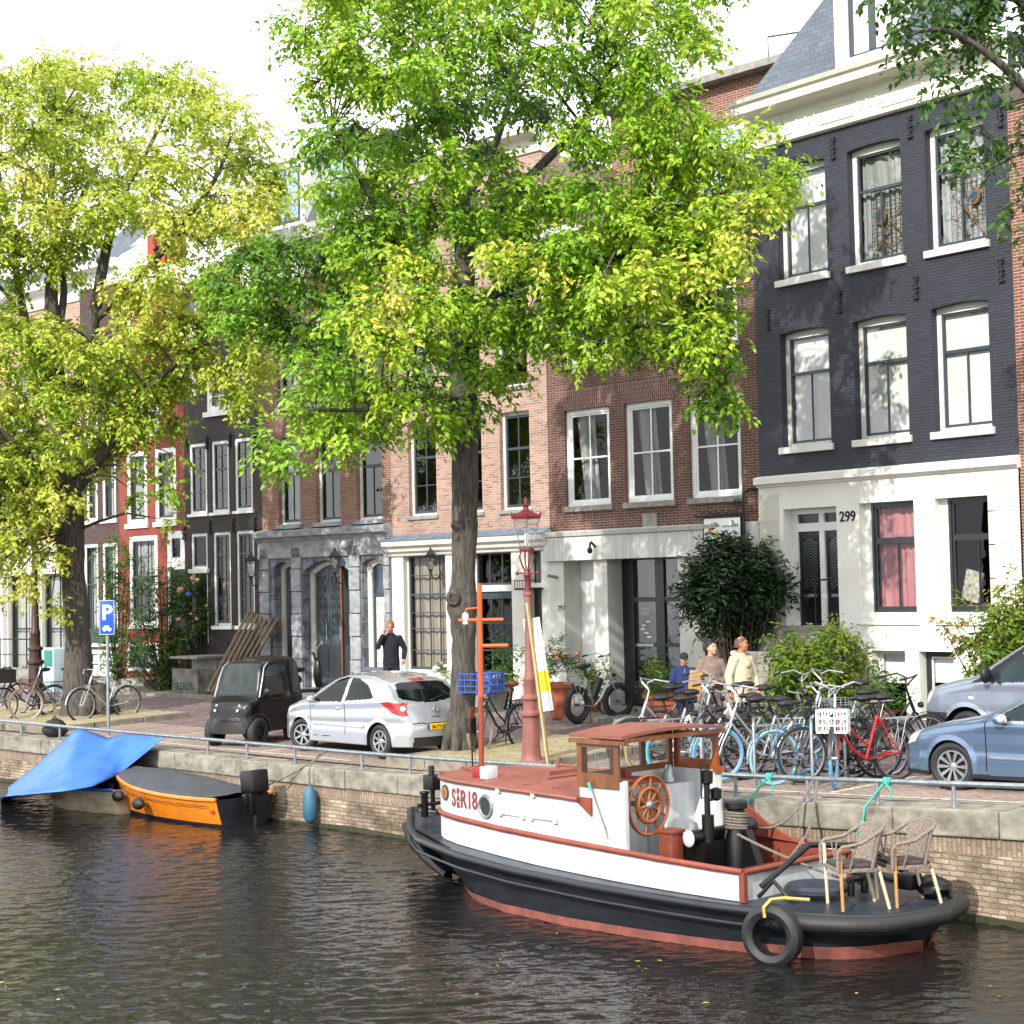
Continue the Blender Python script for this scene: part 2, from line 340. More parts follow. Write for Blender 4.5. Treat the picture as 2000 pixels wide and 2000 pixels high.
M_cstone=mat('sill_stone','#8e8c86',.8,var=.18,scale=6,bump=.2)
M_iron=mat('black_iron','#141414',.5,.3,var=.2,scale=10)
M_slate=brick('roof_slate','#5d6570','#4f5864','#3d444e',bw=.22,rh=.12,ms=.006,stain=.25,bumpd=.01)
M_anch=mat('painted_anchor','#26282f',.6)
class Bld:
    def __init__(s,name,label,P,ang,depth=9):
        s.P=Vector((P.x,P.y,0)); s.a=ang; s.t=Vector((math.cos(ang),math.sin(ang),0)); s.n=Vector((-s.t.y,s.t.x,0)); s.D=depth
        s.root=empty(name,s.P,ang,label,'house'); s.ops=[]; s.walls=[]
    def X(s,x,y=1000): return (at_plane(x,y,s.P,s.n)-s.P).dot(s.t)
    def Z(s,x,y): return at_plane(x,y,s.P,s.n).z
    def W(s,x,y,z): p=s.P+s.t*x+s.n*y; return Vector((p.x,p.y,z))
    def loc(s,p): d=Vector(p)-s.P; return d.dot(s.t),d.dot(s.n),p[2]
    def op(s,x0,yt,x1,yb): ym=(yt+yb)/2; return [s.X(x0,ym),s.X(x1,ym),s.Z(x0,yb),s.Z(x0,yt)]
    def wall(s,name,m,x0,x1,z0,z1,ops,dep=.14,rev=None,y=0):
        mb=MB(); xs=sorted({x0,x1}|{o[i] for o in ops for i in (0,1)}); zs=sorted({z0,z1}|{o[i] for o in ops for i in (2,3)})
        xs=[x for x in xs if x0<=x<=x1]; zs=[z for z in zs if z0<=z<=z1]
        for i in range(len(xs)-1):
            for j in range(len(zs)-1):
                cx,cz=(xs[i]+xs[i+1])/2,(zs[j]+zs[j+1])/2
                if any(o[0]<cx<o[1] and o[2]<cz<o[3] for o in ops): continue
                mb.add([(xs[i],y,zs[j]),(xs[i+1],y,zs[j]),(xs[i+1],y,zs[j+1]),(xs[i],y,zs[j+1])],[(0,1,2,3)])
        for o in ops:
            d=y+(o[4] if len(o)>4 else dep); a,b,c,e=o[:4]
            mb.add([(a,y,c),(b,y,c),(b,y,e),(a,y,e),(a,d,c),(b,d,c),(b,d,e),(a,d,e)],[(0,1,5,4),(1,2,6,5),(2,3,7,6),(3,0,4,7)])
        return mb.build(name,m,s.root,smooth=0)
    def shell(s,m,x0,x1,z0,z1,mroof=None,floors=()):
        mb=MB(); D=s.D
        mb.add([(x0,.0,z0),(x0,D,z0),(x0,D,z1),(x0,0,z1),(x1,0,z0),(x1,D,z0),(x1,D,z1),(x1,0,z1)],[(0,1,2,3),(5,4,7,6),(1,5,6,2)])
        mb.build('side_wall',m,s.root,smooth=0)
        MB().add([(x0,0,z1-.01),(x1,0,z1-.01),(x1,D,z1-.01),(x0,D,z1-.01)],[(0,1,2,3)]).build('flat_roof',mroof or M_slate,s.root,smooth=0)
        r=MB(); r.add([(x0+.05,2.6,z0),(x1-.05,2.6,z0),(x1-.05,2.6,z1-.05),(x0+.05,2.6,z1-.05)],[(0,1,2,3)])
        for f in floors: r.box(x0+.05,x1-.05,.3,2.59,f-.12,f+.12)
        r.build('interior',M_dark,s.root,smooth=0)
    def win(s,o,fr=None,sa=None,fw=.08,sw=.045,bars=(('h',.62),('v',.5,0,.62)),dep=.1,fill='dark',sill=None,arch=0,archm=None,fd=.08,gl=None,name='window',label=None,top=1.,split=None):
        x0,x1,z0,z1=o[:4]; fr=fr or M_white; sa=sa or M_sashg; W,H=x1-x0,z1-z0
        f=MB(); y0,y1=dep,dep+fd
        f.box(x0,x0+fw,y0,y1,z0,z1); f.box(x1-fw,x1,y0,y1,z0,z1); f.box(x0+fw,x1-fw,y0,y1,z1-fw-arch,z1); f.box(x0+fw,x1-fw,y0,y1,z0,z0+fw*.8)
        w_=f.build(name,fr,s.root,smooth=0,label=label)
        a,b,c,e=x0+fw,x1-fw,z0+fw*.8,z1-fw-arch; ys0,ys1=y0+.025,y0+.06
        m=MB(); m.box(a,a+sw,ys0,ys1,c,e); m.box(b-sw,b,ys0,ys1,c,e); m.box(a+sw,b-sw,ys0,ys1,c,c+sw*1.3); m.box(a+sw,b-sw,ys0,ys1,e-sw,e)
        h,w2=e-c,b-a; k=0
        for q in bars:
            k+=1
            if q[0]=='h':
                t=q[2] if len(q)>2 else sw*.7; zz=c+h*q[1]; m.box(a+sw,b-sw,ys0-.004,ys1+.004*k,zz-t/2,zz+t/2)
            else:
                t=q[4] if len(q)>4 else .026; xx=a+w2*q[1]; m.box(xx-t/2,xx+t/2,ys0+.006,ys1-.002,c+h*q[2]+sw*.4,c+h*q[3]-sw*.2)
        m.build('sash',sa,w_,smooth=0)
        g_=MB(); g_.add([(a+.01,ys1-.012,c+.01),(b-.01,ys1-.012,c+.01),(b-.01,ys1-.012,e-.01),(a+.01,ys1-.012,e-.01)],[(0,1,2,3)]); g_.build('pane',gl or M_glass,w_,smooth=0,clean=False)
        if fill in('blind','half'):
            q=MB(); zb=c if fill=='blind' else lerp(c,e,.55); q.box(a,b,ys1+.05,ys1+.058,zb,e); q.build('roller_blind',M_blind,w_,smooth=0)
        elif fill in('net','beige','pink','side','white','gather'):
            mm={'net':M_net,'beige':M_beige,'pink':M_pink,'side':M_net,'white':M_blind,'gather':M_net}[fill]
            rngx=[(a,b)]
            if fill=='side': rngx=[(a+.05*w2,a+.5*w2)]
            q=MB()
            for (p0,p1) in rngx:
                n=max(16,int((p1-p0)/.03)); r0=[];r1=[]
                for i in range(n+1):
                    t=i/n; xx=lerp(p0,p1,t); yy=ys1+.12+.028*math.sin(t*n*.9+math.sin(t*9)*2)
                    xb=lerp(p0+(.18*w2 if fill=='side' else 0),p1+(.12*w2 if fill=='side' else 0),t)
                    r0.append((xb,yy,c)); r1.append((xx,yy,e))
                q.grid([r0,r1])
            q.build('curtain',mm,w_,smooth=60)
        if sill:
            sm,pr,sh=sill; MB().box(x0-.06,x1+.06,-pr,dep+.02,z0-sh,z0-.002).build('sill',sm,w_,smooth=0,bevel=.008)
        if arch and archm:
            n=12; pts=[(x1,z1+.001),(x0,z1+.001),(x0,z1-arch)]+[(lerp(x0,x1,i/n),z1-arch*(2*i/n-1)**2) for i in range(1,n)]+[(x1,z1-arch)]
            MB().prism(pts,0.001,dep-.003,'xz').build('arch_brick',archm,w_,smooth=0)
            pts=[(x1,z1-arch),(x0,z1-arch)]+[(x0+.001,z1-arch)]+[(lerp(x0,x1,i/n),z1-arch*(2*i/n-1)**2) for i in range(1,n)]
        return w_
    def anchor(s,x,z,h=.55):
        m=MB(); m.bar((x,-.035,z-h/2),(x,-.035,z+h/2),.035,.02,up=Vector((0,1,0))); 
        for q in (-.5,0,.5): m.ob((x,-.03,z+q*h*.9),.11,.05,.03)
        for q in (-.25,.25):
            m.bar((x-.06,-.035,z+q*h-.05),(x+.06,-.035,z+q*h+.05),.022,.02,up=Vector((0,1,0)))
        m.build('wall_anchor',M_anch if h==.42 else M_iron,s.root,smooth=0)
def cornice(B,x0,x1,prof,m,name='cornice',parent=None):
    # prof: list of (y_out(negative is proud), z) from bottom to top, extruded along x with closed ends
    mb=MB(); pts=[(y,z) for y,z in prof]+[(.0,prof[-1][1]),(.0,prof[0][1])]
    mb.prism(pts,x0,x1,'yz'); return mb.build(name,m,parent or B.root,smooth=20)
# ---- facade line
a_q=QANG; A_B7=R(-50); 
pb=at_plane(1486,1000,UW(0,9.7),QN)        # corner between the brown house and the black one
b7=Bld('black_brick_house','black painted brick canal house number 299 with white stucco ground floor',pb,A_B7)
def leftof(prev,px,ang,name,label,y=1000):
    # plane of the new house passes through prev.P with its own angle; origin at its left edge
    t=Vector((math.cos(ang),math.sin(ang),0)); n=Vector((-t.y,t.x,0)); P=at_plane(px,y,prev.P,n)
    nb=Bld(name,label,P,ang); nb.len=(prev.P-nb.P).length; return nb
b6=leftof(b7,1073,R(-45),'brown_brick_house','dark brown brick house with white painted ground floor and a hanging shop sign')
b5=leftof(b6,765,R(-43.2),'mottled_brick_house','salmon mottled brick house with a cream shopfront and tall gridded shop window')
b4=leftof(b5,512,R(-42.5),'grey_stone_house','red brick house on a carved grey stone ground floor with arched doors')
b3=leftof(b4,361,R(-42.5),'dark_brown_gable_house','narrow dark brown gable house with tall white framed windows and wooden pallets leaning on it')
b2=leftof(b3,233,R(-42.5),'red_painted_house','narrow red painted house behind the climbing roses')
b1=leftof(b2,160,R(-42.5),'dull_brown_house','narrow dull brown house just right of the left tree trunk')
b0=leftof(b1,-330,R(-42.5),'glass_shopfront_house','pale brick house with a white cornice over a grey glass shopfront at the far left')
# ================= B7 black house
M_blk=brick('black_painted_brick','#353945','#2b2f3a','#22252d',stain=.3,nscale=.5,rough=.62,bumpd=.014)
M_stuc=mat('white_stucco','#e2e0d9',.8,var=.05,scale=1.2,bump=.08)
M_corn=mat('cornice_cream','#dad7ca',.6,var=.05,scale=2)
B=b7; XR=B.X(1995,1000); zb=B.Z(1482,938); zg=.9; zt=B.Z(1524,281)
up=[B.op(*o) for o in [(1518,329,1614,552),(1657,292,1762,523),(1809,251,1924,489),(1526,652,1621,877),(1669,626,1773,860),(1822,595,1934,843)]]
# align rows and sills so that each storey is level
for r in (up[:3],up[3:]):
    zt_=sum(o[3] for o in r)/3; z0_=sum(o[2] for o in r)/3
    for o in r: o[3]=zt_; o[2]=z0_
B.wall('brick_wall',M_blk,0,XR,zb,zt,up,dep=.17)
for i,o in enumerate(up):
    B.win(o,fr=M_white,sa=M_sashb,fw=.09,sw=.04,bars=(('h',.66,.06),('v',.5,0,.66)),dep=.165,fill='blind' if i in(0,3,4,5) else 'net',sill=(M_white,.07,.13),arch=.045,archm=M_blk,gl=M_glassr)
# leaded stained glass hung in two top windows
M_lead=mat('lead_came','#3a3a3a',.6); M_amber=mat('amber_glass','#946a48',.4); M_blug=mat('blue_glass','#41536e',.4)
for i,side in ((1,-1),(2,1)):
    o=up[i]; x0=o[0]+.33; x1=o[1]-.14; z0=o[2]+.13; z1=lerp(o[2],o[3],.62); m=MB(); y=.262
    for k in range(8): xx=lerp(x0,x1,k/7); m.box(xx-.006,xx+.006,y,y+.01,z0,z1)
    for k in range(9): zz=lerp(z0,z1,k/8); m.box(x0,x1,y+.001,y+.009,zz-.006,zz+.006)
    lp=MB(); cz=lerp(z0,z1,.3); cx=lerp(x0,x1,.5-.1*side)
    for (a,b_) in (((x0,z0+.05),(x1-.05,lerp(z0,z1,.75))) if side<0 else ((x1-.05,z0+.05),(x0,lerp(z0,z1,.75))),): 
        lp.bar((a[0],y-.004,a[1]),(b_[0],y-.004,b_[1]),.03,.012,up=Vector((0,1,0)))
    q=[(cx-.22,cz),(cx,cz-.25),(cx+.22,cz),(cx,cz+.25)]
    for j in range(4): lp.bar((q[j][0],y-.004,q[j][1]),(q[(j+1)%4][0],y-.004,q[(j+1)%4][1]),.02,.012,up=Vector((0,1,0)))
    par=m.build('leaded_panel',M_lead,B.root,smooth=0)
    lp.build('amber_band',M_amber,par,smooth=0)
    c=(lerp(x0,x1,.28 if side<0 else .66),lerp(z0,z1,.62)); n=20
    MB().prism([(c[0]+.13*math.cos(2*PI*j/n),c[1]+.17*math.sin(2*PI*j/n)) for j in range(n)],y-.012,y-.002,'xz').build('amber_roundel',M_amber,par,smooth=0)
    MB().prism([(c[0]-.02+.085*math.cos(2*PI*j/n),c[1]+.12*math.sin(2*PI*j/n)) for j in range(n)],y-.02,y-.013,'xz').build('blue_roundel',M_blug,par,smooth=0)
for (px,py) in [(1628,290),(1778,248),(1640,590),(1790,562),(1500,625),(1957,528),(1955,225)]: B.anchor(B.X(px,py),B.Z(px,py),.42)
# stucco ground floor
gd=[B.op(1536,995,1640,1222),B.op(1684,983,1791,1197),B.op(1832,974,1948,1195),B.op(1708,1270,1773,1411),B.op(1800,1272,1868,1405)]
gd[2][2]=gd[1][2]=(gd[1][2]+gd[2][2])/2; gd[2][3]=gd[1][3]=(gd[1][3]+gd[2][3])/2
for o in gd[:3]: o.append(.34)
for o in gd[3:]: o.append(.3)
B.wall('stucco_ground_floor',M_stuc,0,XR,zg,zb-.02,gd,y=-.05)
cornice(B,-.03,XR+.02,[(-.05,zb-.16),(-.09,zb-.155),(-.10,zb-.12),(-.17,zb-.10),(-.17,zb+.02),(-.05,zb+.06)],M_stuc,'stucco_band')
M_gray=mat('stucco_quoin','#c6c3b6',.85,var=.06,scale=1.5)
for (xa,xb) in ((0.0,.5),(XR-.62,XR)):
    z=zg
    while z<zb-.75: MB().box(xa,xb,-.065,-.045,z+.008,z+.57).build('quoin_block',M_gray,B.root,smooth=0); z+=.58
# voussoir grooves above
x0,x1,z0,z1=gd[0][:4]; yb=.21
fr=MB(); fr.box(x0,x0+.13,yb,yb+.1,z0,z1); fr.box(x1-.02,x1,yb,yb+.1,z0,z1); xm=lerp(x0,x1,.56); fr.box(xm-.06,xm+.06,yb-.01,yb+.1,z0,z1); zl=lerp(z0,z1,.84); fr.box(x0+.13,x1,yb-.02,yb+.1,zl-.08,zl+.08); fr.box(x0+.13,x1-.02,yb,yb+.1,z1-.1,z1)
dr=fr.build('front_door',M_white2,B.root,smooth=0)
for (a,b_) in ((x0+.13,xm-.06),(xm+.06,x1-.02)):
    d=MB(); d.box(a,b_,yb+.04,yb+.08,z0,zl-.08); leaf=d.build('door_leaf',M_darkdoor,dr,smooth=0)
    d=MB(); lo,hi=lerp(z0,zl,.36),zl-.2
    for zz in (lo,hi): d.box(a+.06,b_-.06,yb+.02,yb+.04,zz-.02,zz+.02)
    for xx in (a+.07,b_-.07): d.box(xx-.015,xx+.015,yb+.02,yb+.039,lo,hi)
    d.box(a+.12,b_-.12,yb+.015,yb+.035,z0+.1,lo-.35); d.build('panel_moulding',M_darkdoor,leaf,smooth=0)
    d=MB(); z=lo
    while z<hi-.08: d.bar((a+.09,yb+.03,z),((a+b_)/2,yb+.03,z+.1),.01,.008,up=Vector((0,1,0))); d.bar((b_-.09,yb+.03,z),((a+b_)/2,yb+.03,z+.1),.01,.008,up=Vector((0,1,0))); z+=.055
    d.build('lattice',M_galv,leaf,smooth=0)
    MB().box((a+b_)/2-.13,(a+b_)/2+.13,yb+.02,yb+.042,lo-.14,lo-.08).build('letterbox',M_galv,leaf,smooth=0)
    MB().box(a,b_,yb+.05,yb+.055,zl+.08,z1-.1).build('transom_glass',M_sashg,dr,smooth=0)
B.win([gd[1][0]+.16,gd[1][1],gd[1][2],gd[1][3]],fr=M_sashg,sa=M_sashg,fw=.05,sw=.05,bars=(('h',.66,.11),('v',.53,0,.66)),dep=.1,fill='pink')
B.win([gd[2][0]+.18,gd[2][1],gd[2][2],gd[2][3]],fr=M_sashg,sa=M_sashg,fw=.05,sw=.05,bars=(('h',.66,.11),('v',.56,0,.66)),dep=.1,fill='dark')
for i in(1,2):
    o=gd[i]; MB().box(o[0],o[0]+.155,.12,.2,o[2],o[3]).build('plaster_reveal',M_stuc,B.root,smooth=0); MB().box(o[0]-.05,o[1]+.06,-.1,-.052,o[2]-.22,o[2]-.19).build('sill_line',M_stuc,B.root,smooth=0)
c=gd[2]; MB().box(c[1]-.28,c[1]-.08,.3,.33,c[2]+.1,c[3]-.1).build('curtain',M_pink,B.root,smooth=0)
MB().box(c[0]+.3,c[1]-.1,.36,.5,c[2]+.02,c[2]+.12).build('window_bench',mat('orange_wood','#b06f2e',.6),B.root)
MB().ob((c[0]+.5,.3,c[2]+.45),.36,.06,.55,Matrix.Rotation(R(14),3,'Y')).build('cushion',mat('patterned_cushion','#c9c0ad',.9,var=.3,scale=14,col2='#4d5b50'),B.root,bevel=.02)
B.win([gd[3][0],gd[3][1],gd[3][2],gd[3][3]],fr=M_white2,sa=M_white2,fw=.05,sw=.03,bars=(),dep=.16,fill='half'); 
B.win([gd[4][0],gd[4][1],gd[4][2],gd[4][3]],fr=M_sashg,sa=M_white2,fw=.1,sw=.03,bars=(),dep=.16,fill='half')
text('299','house_number',B.root,(B.X(1659,1012),-.055,B.Z(1659,1018)),.27,M_iron,sx=.95,bold=.006)
B.shell(M_blk,0,XR,zg,zt+.9,floors=(zb-.2,(up[0][2]+up[3][3])/2,zt))
# entablature
ch=B.Z(1524,205)-zt
cornice(B,-.05,XR+.05,[(-.06,zt-.03),(-.11,zt),(-.11,zt+.03),(-.06,zt+.035),(-.06,zt+.56),(-.1,zt+.58),(-.14,zt+.62),(-.48,zt+.64),(-.5,zt+.78),(-.56,zt+.82),(-.6,zt+.9),(-.1,zt+.95)],M_corn,'cornice')
for k in range(4):
    xa=.35+k*XR/4; fm=MB(); fm.box(xa,xa+.8,-.085,-.055,zt+.12,zt+.14); fm.box(xa,xa+.8,-.085,-.055,zt+.44,zt+.46)
    for q in (.93,1.15,1.37): fm.bar((xa+q-.05,-.075,zt+.42),(xa+q+.06,-.075,zt+.2),.025,.03,up=Vector((0,1,0)))
    fm.build('frieze_ornament',M_corn,B.root,smooth=0)
z=zt+.95; rf=MB(); H=2.9
rf.add([(-.1,-.1,z),(XR,-.1,z),(XR,1.5,z+H),(1.65,1.5,z+H),(-.1,6,z),(1.65,6,z+H)],[(0,1,2,3),(4,0,3,5)]); rf.build('slate_roof',M_slate,B.root,smooth=0)
xa,xb=B.X(1634,100),B.X(1757,100); zd=z+.12
dm=MB(); dm.box(xa,xa+.3,-.05,.15,zd,zd+2.3); dm.box(xb-.1,xb,-.05,.15,zd,zd+2.3); dm.box(xa+.3,xb-.1,-.06,.15,zd,zd+.15); dm.box(xa-.1,xb+.1,-.15,1.2,zd+2.3,zd+2.5); dm.box(xa+.02,xa+.08,.15,1.2,zd,zd+2.3); dm.box(xb-.08,xb-.02,.15,1.2,zd,zd+2.3)
dmo=dm.build('dormer',M_white2,B.root,smooth=0)
ws_=MB(); a,b_=xa+.3,xb-.1; c,e=zd+.15,zd+2.3
ws_.box(a,a+.07,0,.06,c,e); ws_.box(b_-.07,b_,0,.06,c,e); ws_.box(a+.07,b_-.07,0,.06,c,c+.06); xm=(a+b_)/2; ws_.box(xm-.06,xm+.06,-.01,.06,c+.06,e); ws_.box(a+.07,b_-.07,-.015,.055,c+1.25,c+1.37); ws_.build('dormer_sash',M_sashb,dmo,smooth=0)
MB().box(a,b_,.07,.08,c,e).build('dormer_blind',M_blind,dmo,smooth=0)
# stoop of 299 in front of the door
sx0,sx1=B.X(1545,1300)-.75,B.X(1640,1300); zf=gd[0][2]
st=empty('stone_stoop',B.W(sx0,0,0),B.a,'worn grey stone steps rising to the black house door beside the round shrub','steps')
n=8; hs=(zf-1.12)/n
for i in range(n):
    MB().box(0+i*.0,2.1,-.12-(n-i)*.26,-.12,1.12+i*hs,1.12+(i+1)*hs-.0).build('step',mat('stoop_stone','#8c8880',.85,var=.25,scale=4,bump=.3),st,smooth=0,bevel=.015)
# stoop railing
hr=MB()
for xx in (1.9,2.25): hr.tube([(xx-.6,-.3,zf),(xx-.6,-.3,zf+.85)],.015,6)
hr.tube([(.9,-.5,zf+.6),(1.3,-.3,zf+.85),(2.1,-.3,zf+.88)],.018,6); hr.build('hand_rail',M_iron,st)
# ================= B8 right sliver
b8=Bld('red_brick_house','red brick house cut off at the right edge beside the black one',b7.W(XR,0,0),R(-50)); 
M_rb=brick('red_brick','#8a5145','#6f3f37','#a89888',stain=.2,nscale=.6)
B8=b8; B8.P=b7.W(XR,0,0); B8.root.location=B8.P
o8=[[1.2+k*2.1,2.3+k*2.1,z_,z_+2.1] for k in range(3) for z_ in (1.9,5.3,8.7)]
B8.wall('brick_wall',M_rb,0,7.5,.9,zt-.4,o8)
for o in o8: B8.win(o,fill='net',sill=(M_white,.06,.12))
B8.shell(M_rb,0,7.5,.9,zt-.4,floors=(4.8,8.2)); cornice(B8,0,7.5,[(-.05,zt-.4),(-.4,zt-.2),(-.45,zt),(-.05,zt)],M_white)
# ================= B6 brown brick house
M_bb=brick('brown_brick','#6b473c','#52322b','#8a7a70',stain=.35,nscale=.55,ms=.008)
M_bbs=brick('brown_soldier_brick','#6e4238','#5a342c','#8f8074',stain=.2,nscale=.8,ms=.011,soldier=True)
B=b6; XR=B.len; zb=B.Z(1073,1042); zt=B.Z(1476,408)
rows=[[(1104,802,1191.5,989),(1221,789.5,1314,983),(1346,774,1447,974.5)],[(1098,516,1185,713),(1211,495,1296,698),(1345,462,1438,678)]]
up=[]
for r in rows:
    rr=[B.op(*o) for o in r]; a=sum(o[2] for o in rr)/3; b_=sum(o[3] for o in rr)/3
    for o in rr: o[2]=a; o[3]=b_
    up+=rr
d3=up[3][3]-up[0][3]
if up[3][3]+d3*.93<zt-.3: up+=[[o[0],o[1],o[2]+d3*.96,min(o[3]+d3*.93,zt-.35)] for o in up[3:6]]
B.wall('brick_wall',M_bb,0,XR,zb,zt,up,dep=.1)
for i,o in enumerate(up):
    B.win(o,fr=M_white2,sa=M_white2,fw=.1,sw=.045,bars=(('h',.5,.035),('v',.5,0,1,.035)),dep=.07,fill='side',sill=(M_cstone,.06,.12))
    MB().prism([(o[0]-.02,o[3]+.01),(o[1]+.02,o[3]+.01),(o[1]+.2,o[3]+.46),(o[0]-.2,o[3]+.46)],-.006,.004,'xz').build('flat_arch',M_bbs,B.root,smooth=0)
M_dirtyw=mat('grimy_white_stucco','#c9c9c4',.8,var=.12,scale=3,stretch=(5,1,.35),col2='#a9aaa6')
M_greyst=mat('pale_stucco','#c4c4be',.8,var=.06,scale=2)
gd=[B.op(1106,1086,1165,1400)+[.75],B.op(1191,1082,1330,1392)+[.5]]; gd[0][2]=gd[1][2]=1.27
B.wall('stucco_ground_floor',M_greyst,0,XR,.9,zb-.25,gd,y=-.04)
MB().box(-.05,XR-1.0,-.16,-.045,zb-.62,zb-.1).build('fascia',M_dirtyw,B.root,smooth=0,bevel=.01)
cornice(B,-.05,XR-.98,[(-.05,zb-.1),(-.2,zb-.09),(-.24,zb-.0),(-.05,zb+.03)],M_dirtyw,'fascia_cap')
MB().box(XR-.9,XR-.01,-.1,-.045,zb-.7,zb+.02).build('corner_fascia',M_dirtyw,B.root,smooth=0)
# narrow door with transom window
x0,x1,z0,z1=gd[0][:4]; y=.5
f=MB(); xa=x0+.3; f.box(xa,xa+.1,y,y+.1,z0,z1); f.box(x0,xa,y+.02,y+.1,z0,z1); f.box(xa+.1,x1,y,y+.1,z1-.1,z1); zm=lerp(z0,z1,.6); f.box(xa+.1,x1,y-.01,y+.1,zm-.07,zm+.07); f.box(x1-.05,x1,y,y+.099,z0,z1-.1)
d=f.build('narrow_door',M_white2,B.root,smooth=0); MB().box(xa+.1,x1-.05,y+.04,y+.08,z0,zm-.07).build('door_leaf',M_darkdoor,d,smooth=0)
MB().box(xa+.16,x1-.1,y+.03,y+.037,zm+.13,z1-.16).build('transom_glass',M_dark,d,smooth=0)
q=MB(); q.box(xa+.1,xa+.15,y+.02,y+.06,zm+.07,z1-.1); q.box(x1-.1,x1-.05,y+.02,y+.06,zm+.07,z1-.1); q.box(xa+.15,x1-.1,y+.02,y+.06,zm+.07,zm+.12); q.box(xa+.15,x1-.1,y+.02,y+.06,z1-.15,z1-.1); q.build('transom_frame',M_darkdoor,d,smooth=0)
# double shop door
x0,x1,z0,z1=gd[1][:4]; y=.42; x0+=.02
f=MB(); sp=[x0,lerp(x0,x1,.16),lerp(x0,x1,.48),lerp(x0,x1,.60),lerp(x0,x1,.92),x1]
f.box(sp[0],sp[1],y,y+.08,z0,z1); f.box(sp[2],sp[3],y-.01,y+.08,z0,z1); f.box(sp[4],sp[5],y,y+.08,z0,z1); hz=[(0,.16),(.385,.41),(.68,.71),(.955,1.)]
for (a,b_) in ((1,2),(3,4)):
    for h0,h1 in hz: f.box(sp[a],sp[b_],y+.002,y+.078,lerp(z0,z1,h0),lerp(z0,z1,h1))
d=f.build('shop_door',M_darkdoor,B.root,smooth=0)
MB().add([(sp[1],y+.04,z0),(sp[4],y+.04,z0),(sp[4],y+.04,z1),(sp[1],y+.04,z1)],[(0,1,2,3)]).build('pane',M_glassr,d,smooth=0,clean=False)
MB().box(sp[1],sp[4],y+.5,y+.55,z0,z1).build('inside_screen',mat('shop_screen','#5c6263',.8,var=.3,scale=2,stretch=(4,1,.5)),d,smooth=0)
xm=(sp[1]+sp[2])/2; M_let=mat('white_lettering','#d8d8d8',.6)
for (s_,zz,h) in (('OPEN',.585,.10),('~~~',.62,.16)): text(s_,'window_lettering',d,(xm,y+.03,lerp(z0,z1,zz)),h,M_let)
q=MB()
for k in range(5): q.ob((xm+random.uniform(-.1,.1),y+.03,lerp(z0,z1,.45+.025*k)),.1+.05*random.random(),.003,.035)
q.build('window_sticker',M_let,d,smooth=0)
MB().box(sp[1]+.08,sp[2]-.08,y-.01,y+.01,lerp(z0,z1,.388),lerp(z0,z1,.405)).build('letterbox',M_galv,d)
MB().box(x0-.02,x1,-.02,.5,1.18,1.27).build('door_step',M_cstone,B.root,smooth=0)
MB().box(B.X(1256,1003),B.X(1284,1003),-.03,.0,B.Z(1270,1034),B.Z(1270,1003)).build('stone_tablet',M_cstone,B.root)
text('297','house_number',B.root,(B.X(1099,1190),-.045,B.Z(1099,1192)),.16,M_iron)
# gooseneck lamp, wall pipe
q=MB(); x,z=B.X(1173,1068),B.Z(1173,1068); q.tube([(x,-.16,z),(x,-.3,z+.1),(x+.04,-.38,z+.06),(x+.05,-.4,z-.04)],.025,6); q.ell((x+.06,-.41,z-.08),.06,.06,.07); q.build('wall_lamp',M_iron,B.root)
q=MB(); x,z=B.X(1092,1128),B.Z(1092,1128); q.tube([(x-.08,-.3,z+.05),(x,-.05,z)],.035,8); q.build('wall_spotlight',M_galv,B.root)
B.shell(M_bb,0,XR,.9,zt,floors=(zb-.3,(up[0][3]+up[3][2])/2,up[3][3]+.5))
cornice(B,-.05,XR+.0,[(-.05,zt),(-.12,zt+.04),(-.14,zt+.2),(-.42,zt+.26),(-.46,zt+.42),(-.05,zt+.46)],M_white,'cornice')
# set back top storey and roof terrace railing
zz=zt+.46; y=2.6
zt2=zz+3.2; oo=[[1.0,3.2,zz+.3,zz+2.2],[XR-3.0,XR-.9,zz+.3,zz+2.2]]
B.wall('top_storey_wall',M_rb,-.2,XR-.1,zz-.5,zt2,oo,y=y)
MB().box(-.3,XR+.0,y-.35,y+.5,zt2,zt2+.16).build('roof_slab',M_cstone,B.root,smooth=0); MB().box(-.2,XR-.1,y+.01,y+4,zz,zt2).build('top_storey_block',M_rb,B.root,smooth=0)
for o in oo:
    q=MB(); q.box(o[0],o[0]+.12,y+.0-.03,y+.05,o[2],o[3]); q.box(o[1]-.12,o[1],y-.03,y+.05,o[2],o[3]); q.box(o[0]+.12,o[1]-.12,y-.03,y+.05,o[3]-.12,o[3]); q.box(o[0]+.12,o[1]-.12,y-.03,y+.05,o[2],o[2]+.1); xm=(o[0]+o[1])/2; q.box(xm-.06,xm+.06,y-.035,y+.05,o[2]+.1,o[3]-.12); w_=q.build('window',M_white2,B.root,smooth=0)
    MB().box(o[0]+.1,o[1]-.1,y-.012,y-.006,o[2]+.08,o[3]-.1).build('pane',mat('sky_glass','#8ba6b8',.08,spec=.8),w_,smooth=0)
q=MB(); x=0
while x<XR-.05: q.box(x,x+.02,.0,.02,zz,zz+.85); x+=.13
q.box(0,XR-.05,-.005,.03,zz+.85,zz+.89); q.build('terrace_railing',M_iron,B.root,smooth=0)
q=MB(); q.tube([(XR-1.6,y+.3,zt2+.1),(XR-1.6,y+.3,zt2+.85),(XR+1.2,y+.3,zt2+.5)],.025,5); q.build('roof_pipe',M_sashb,B.root)
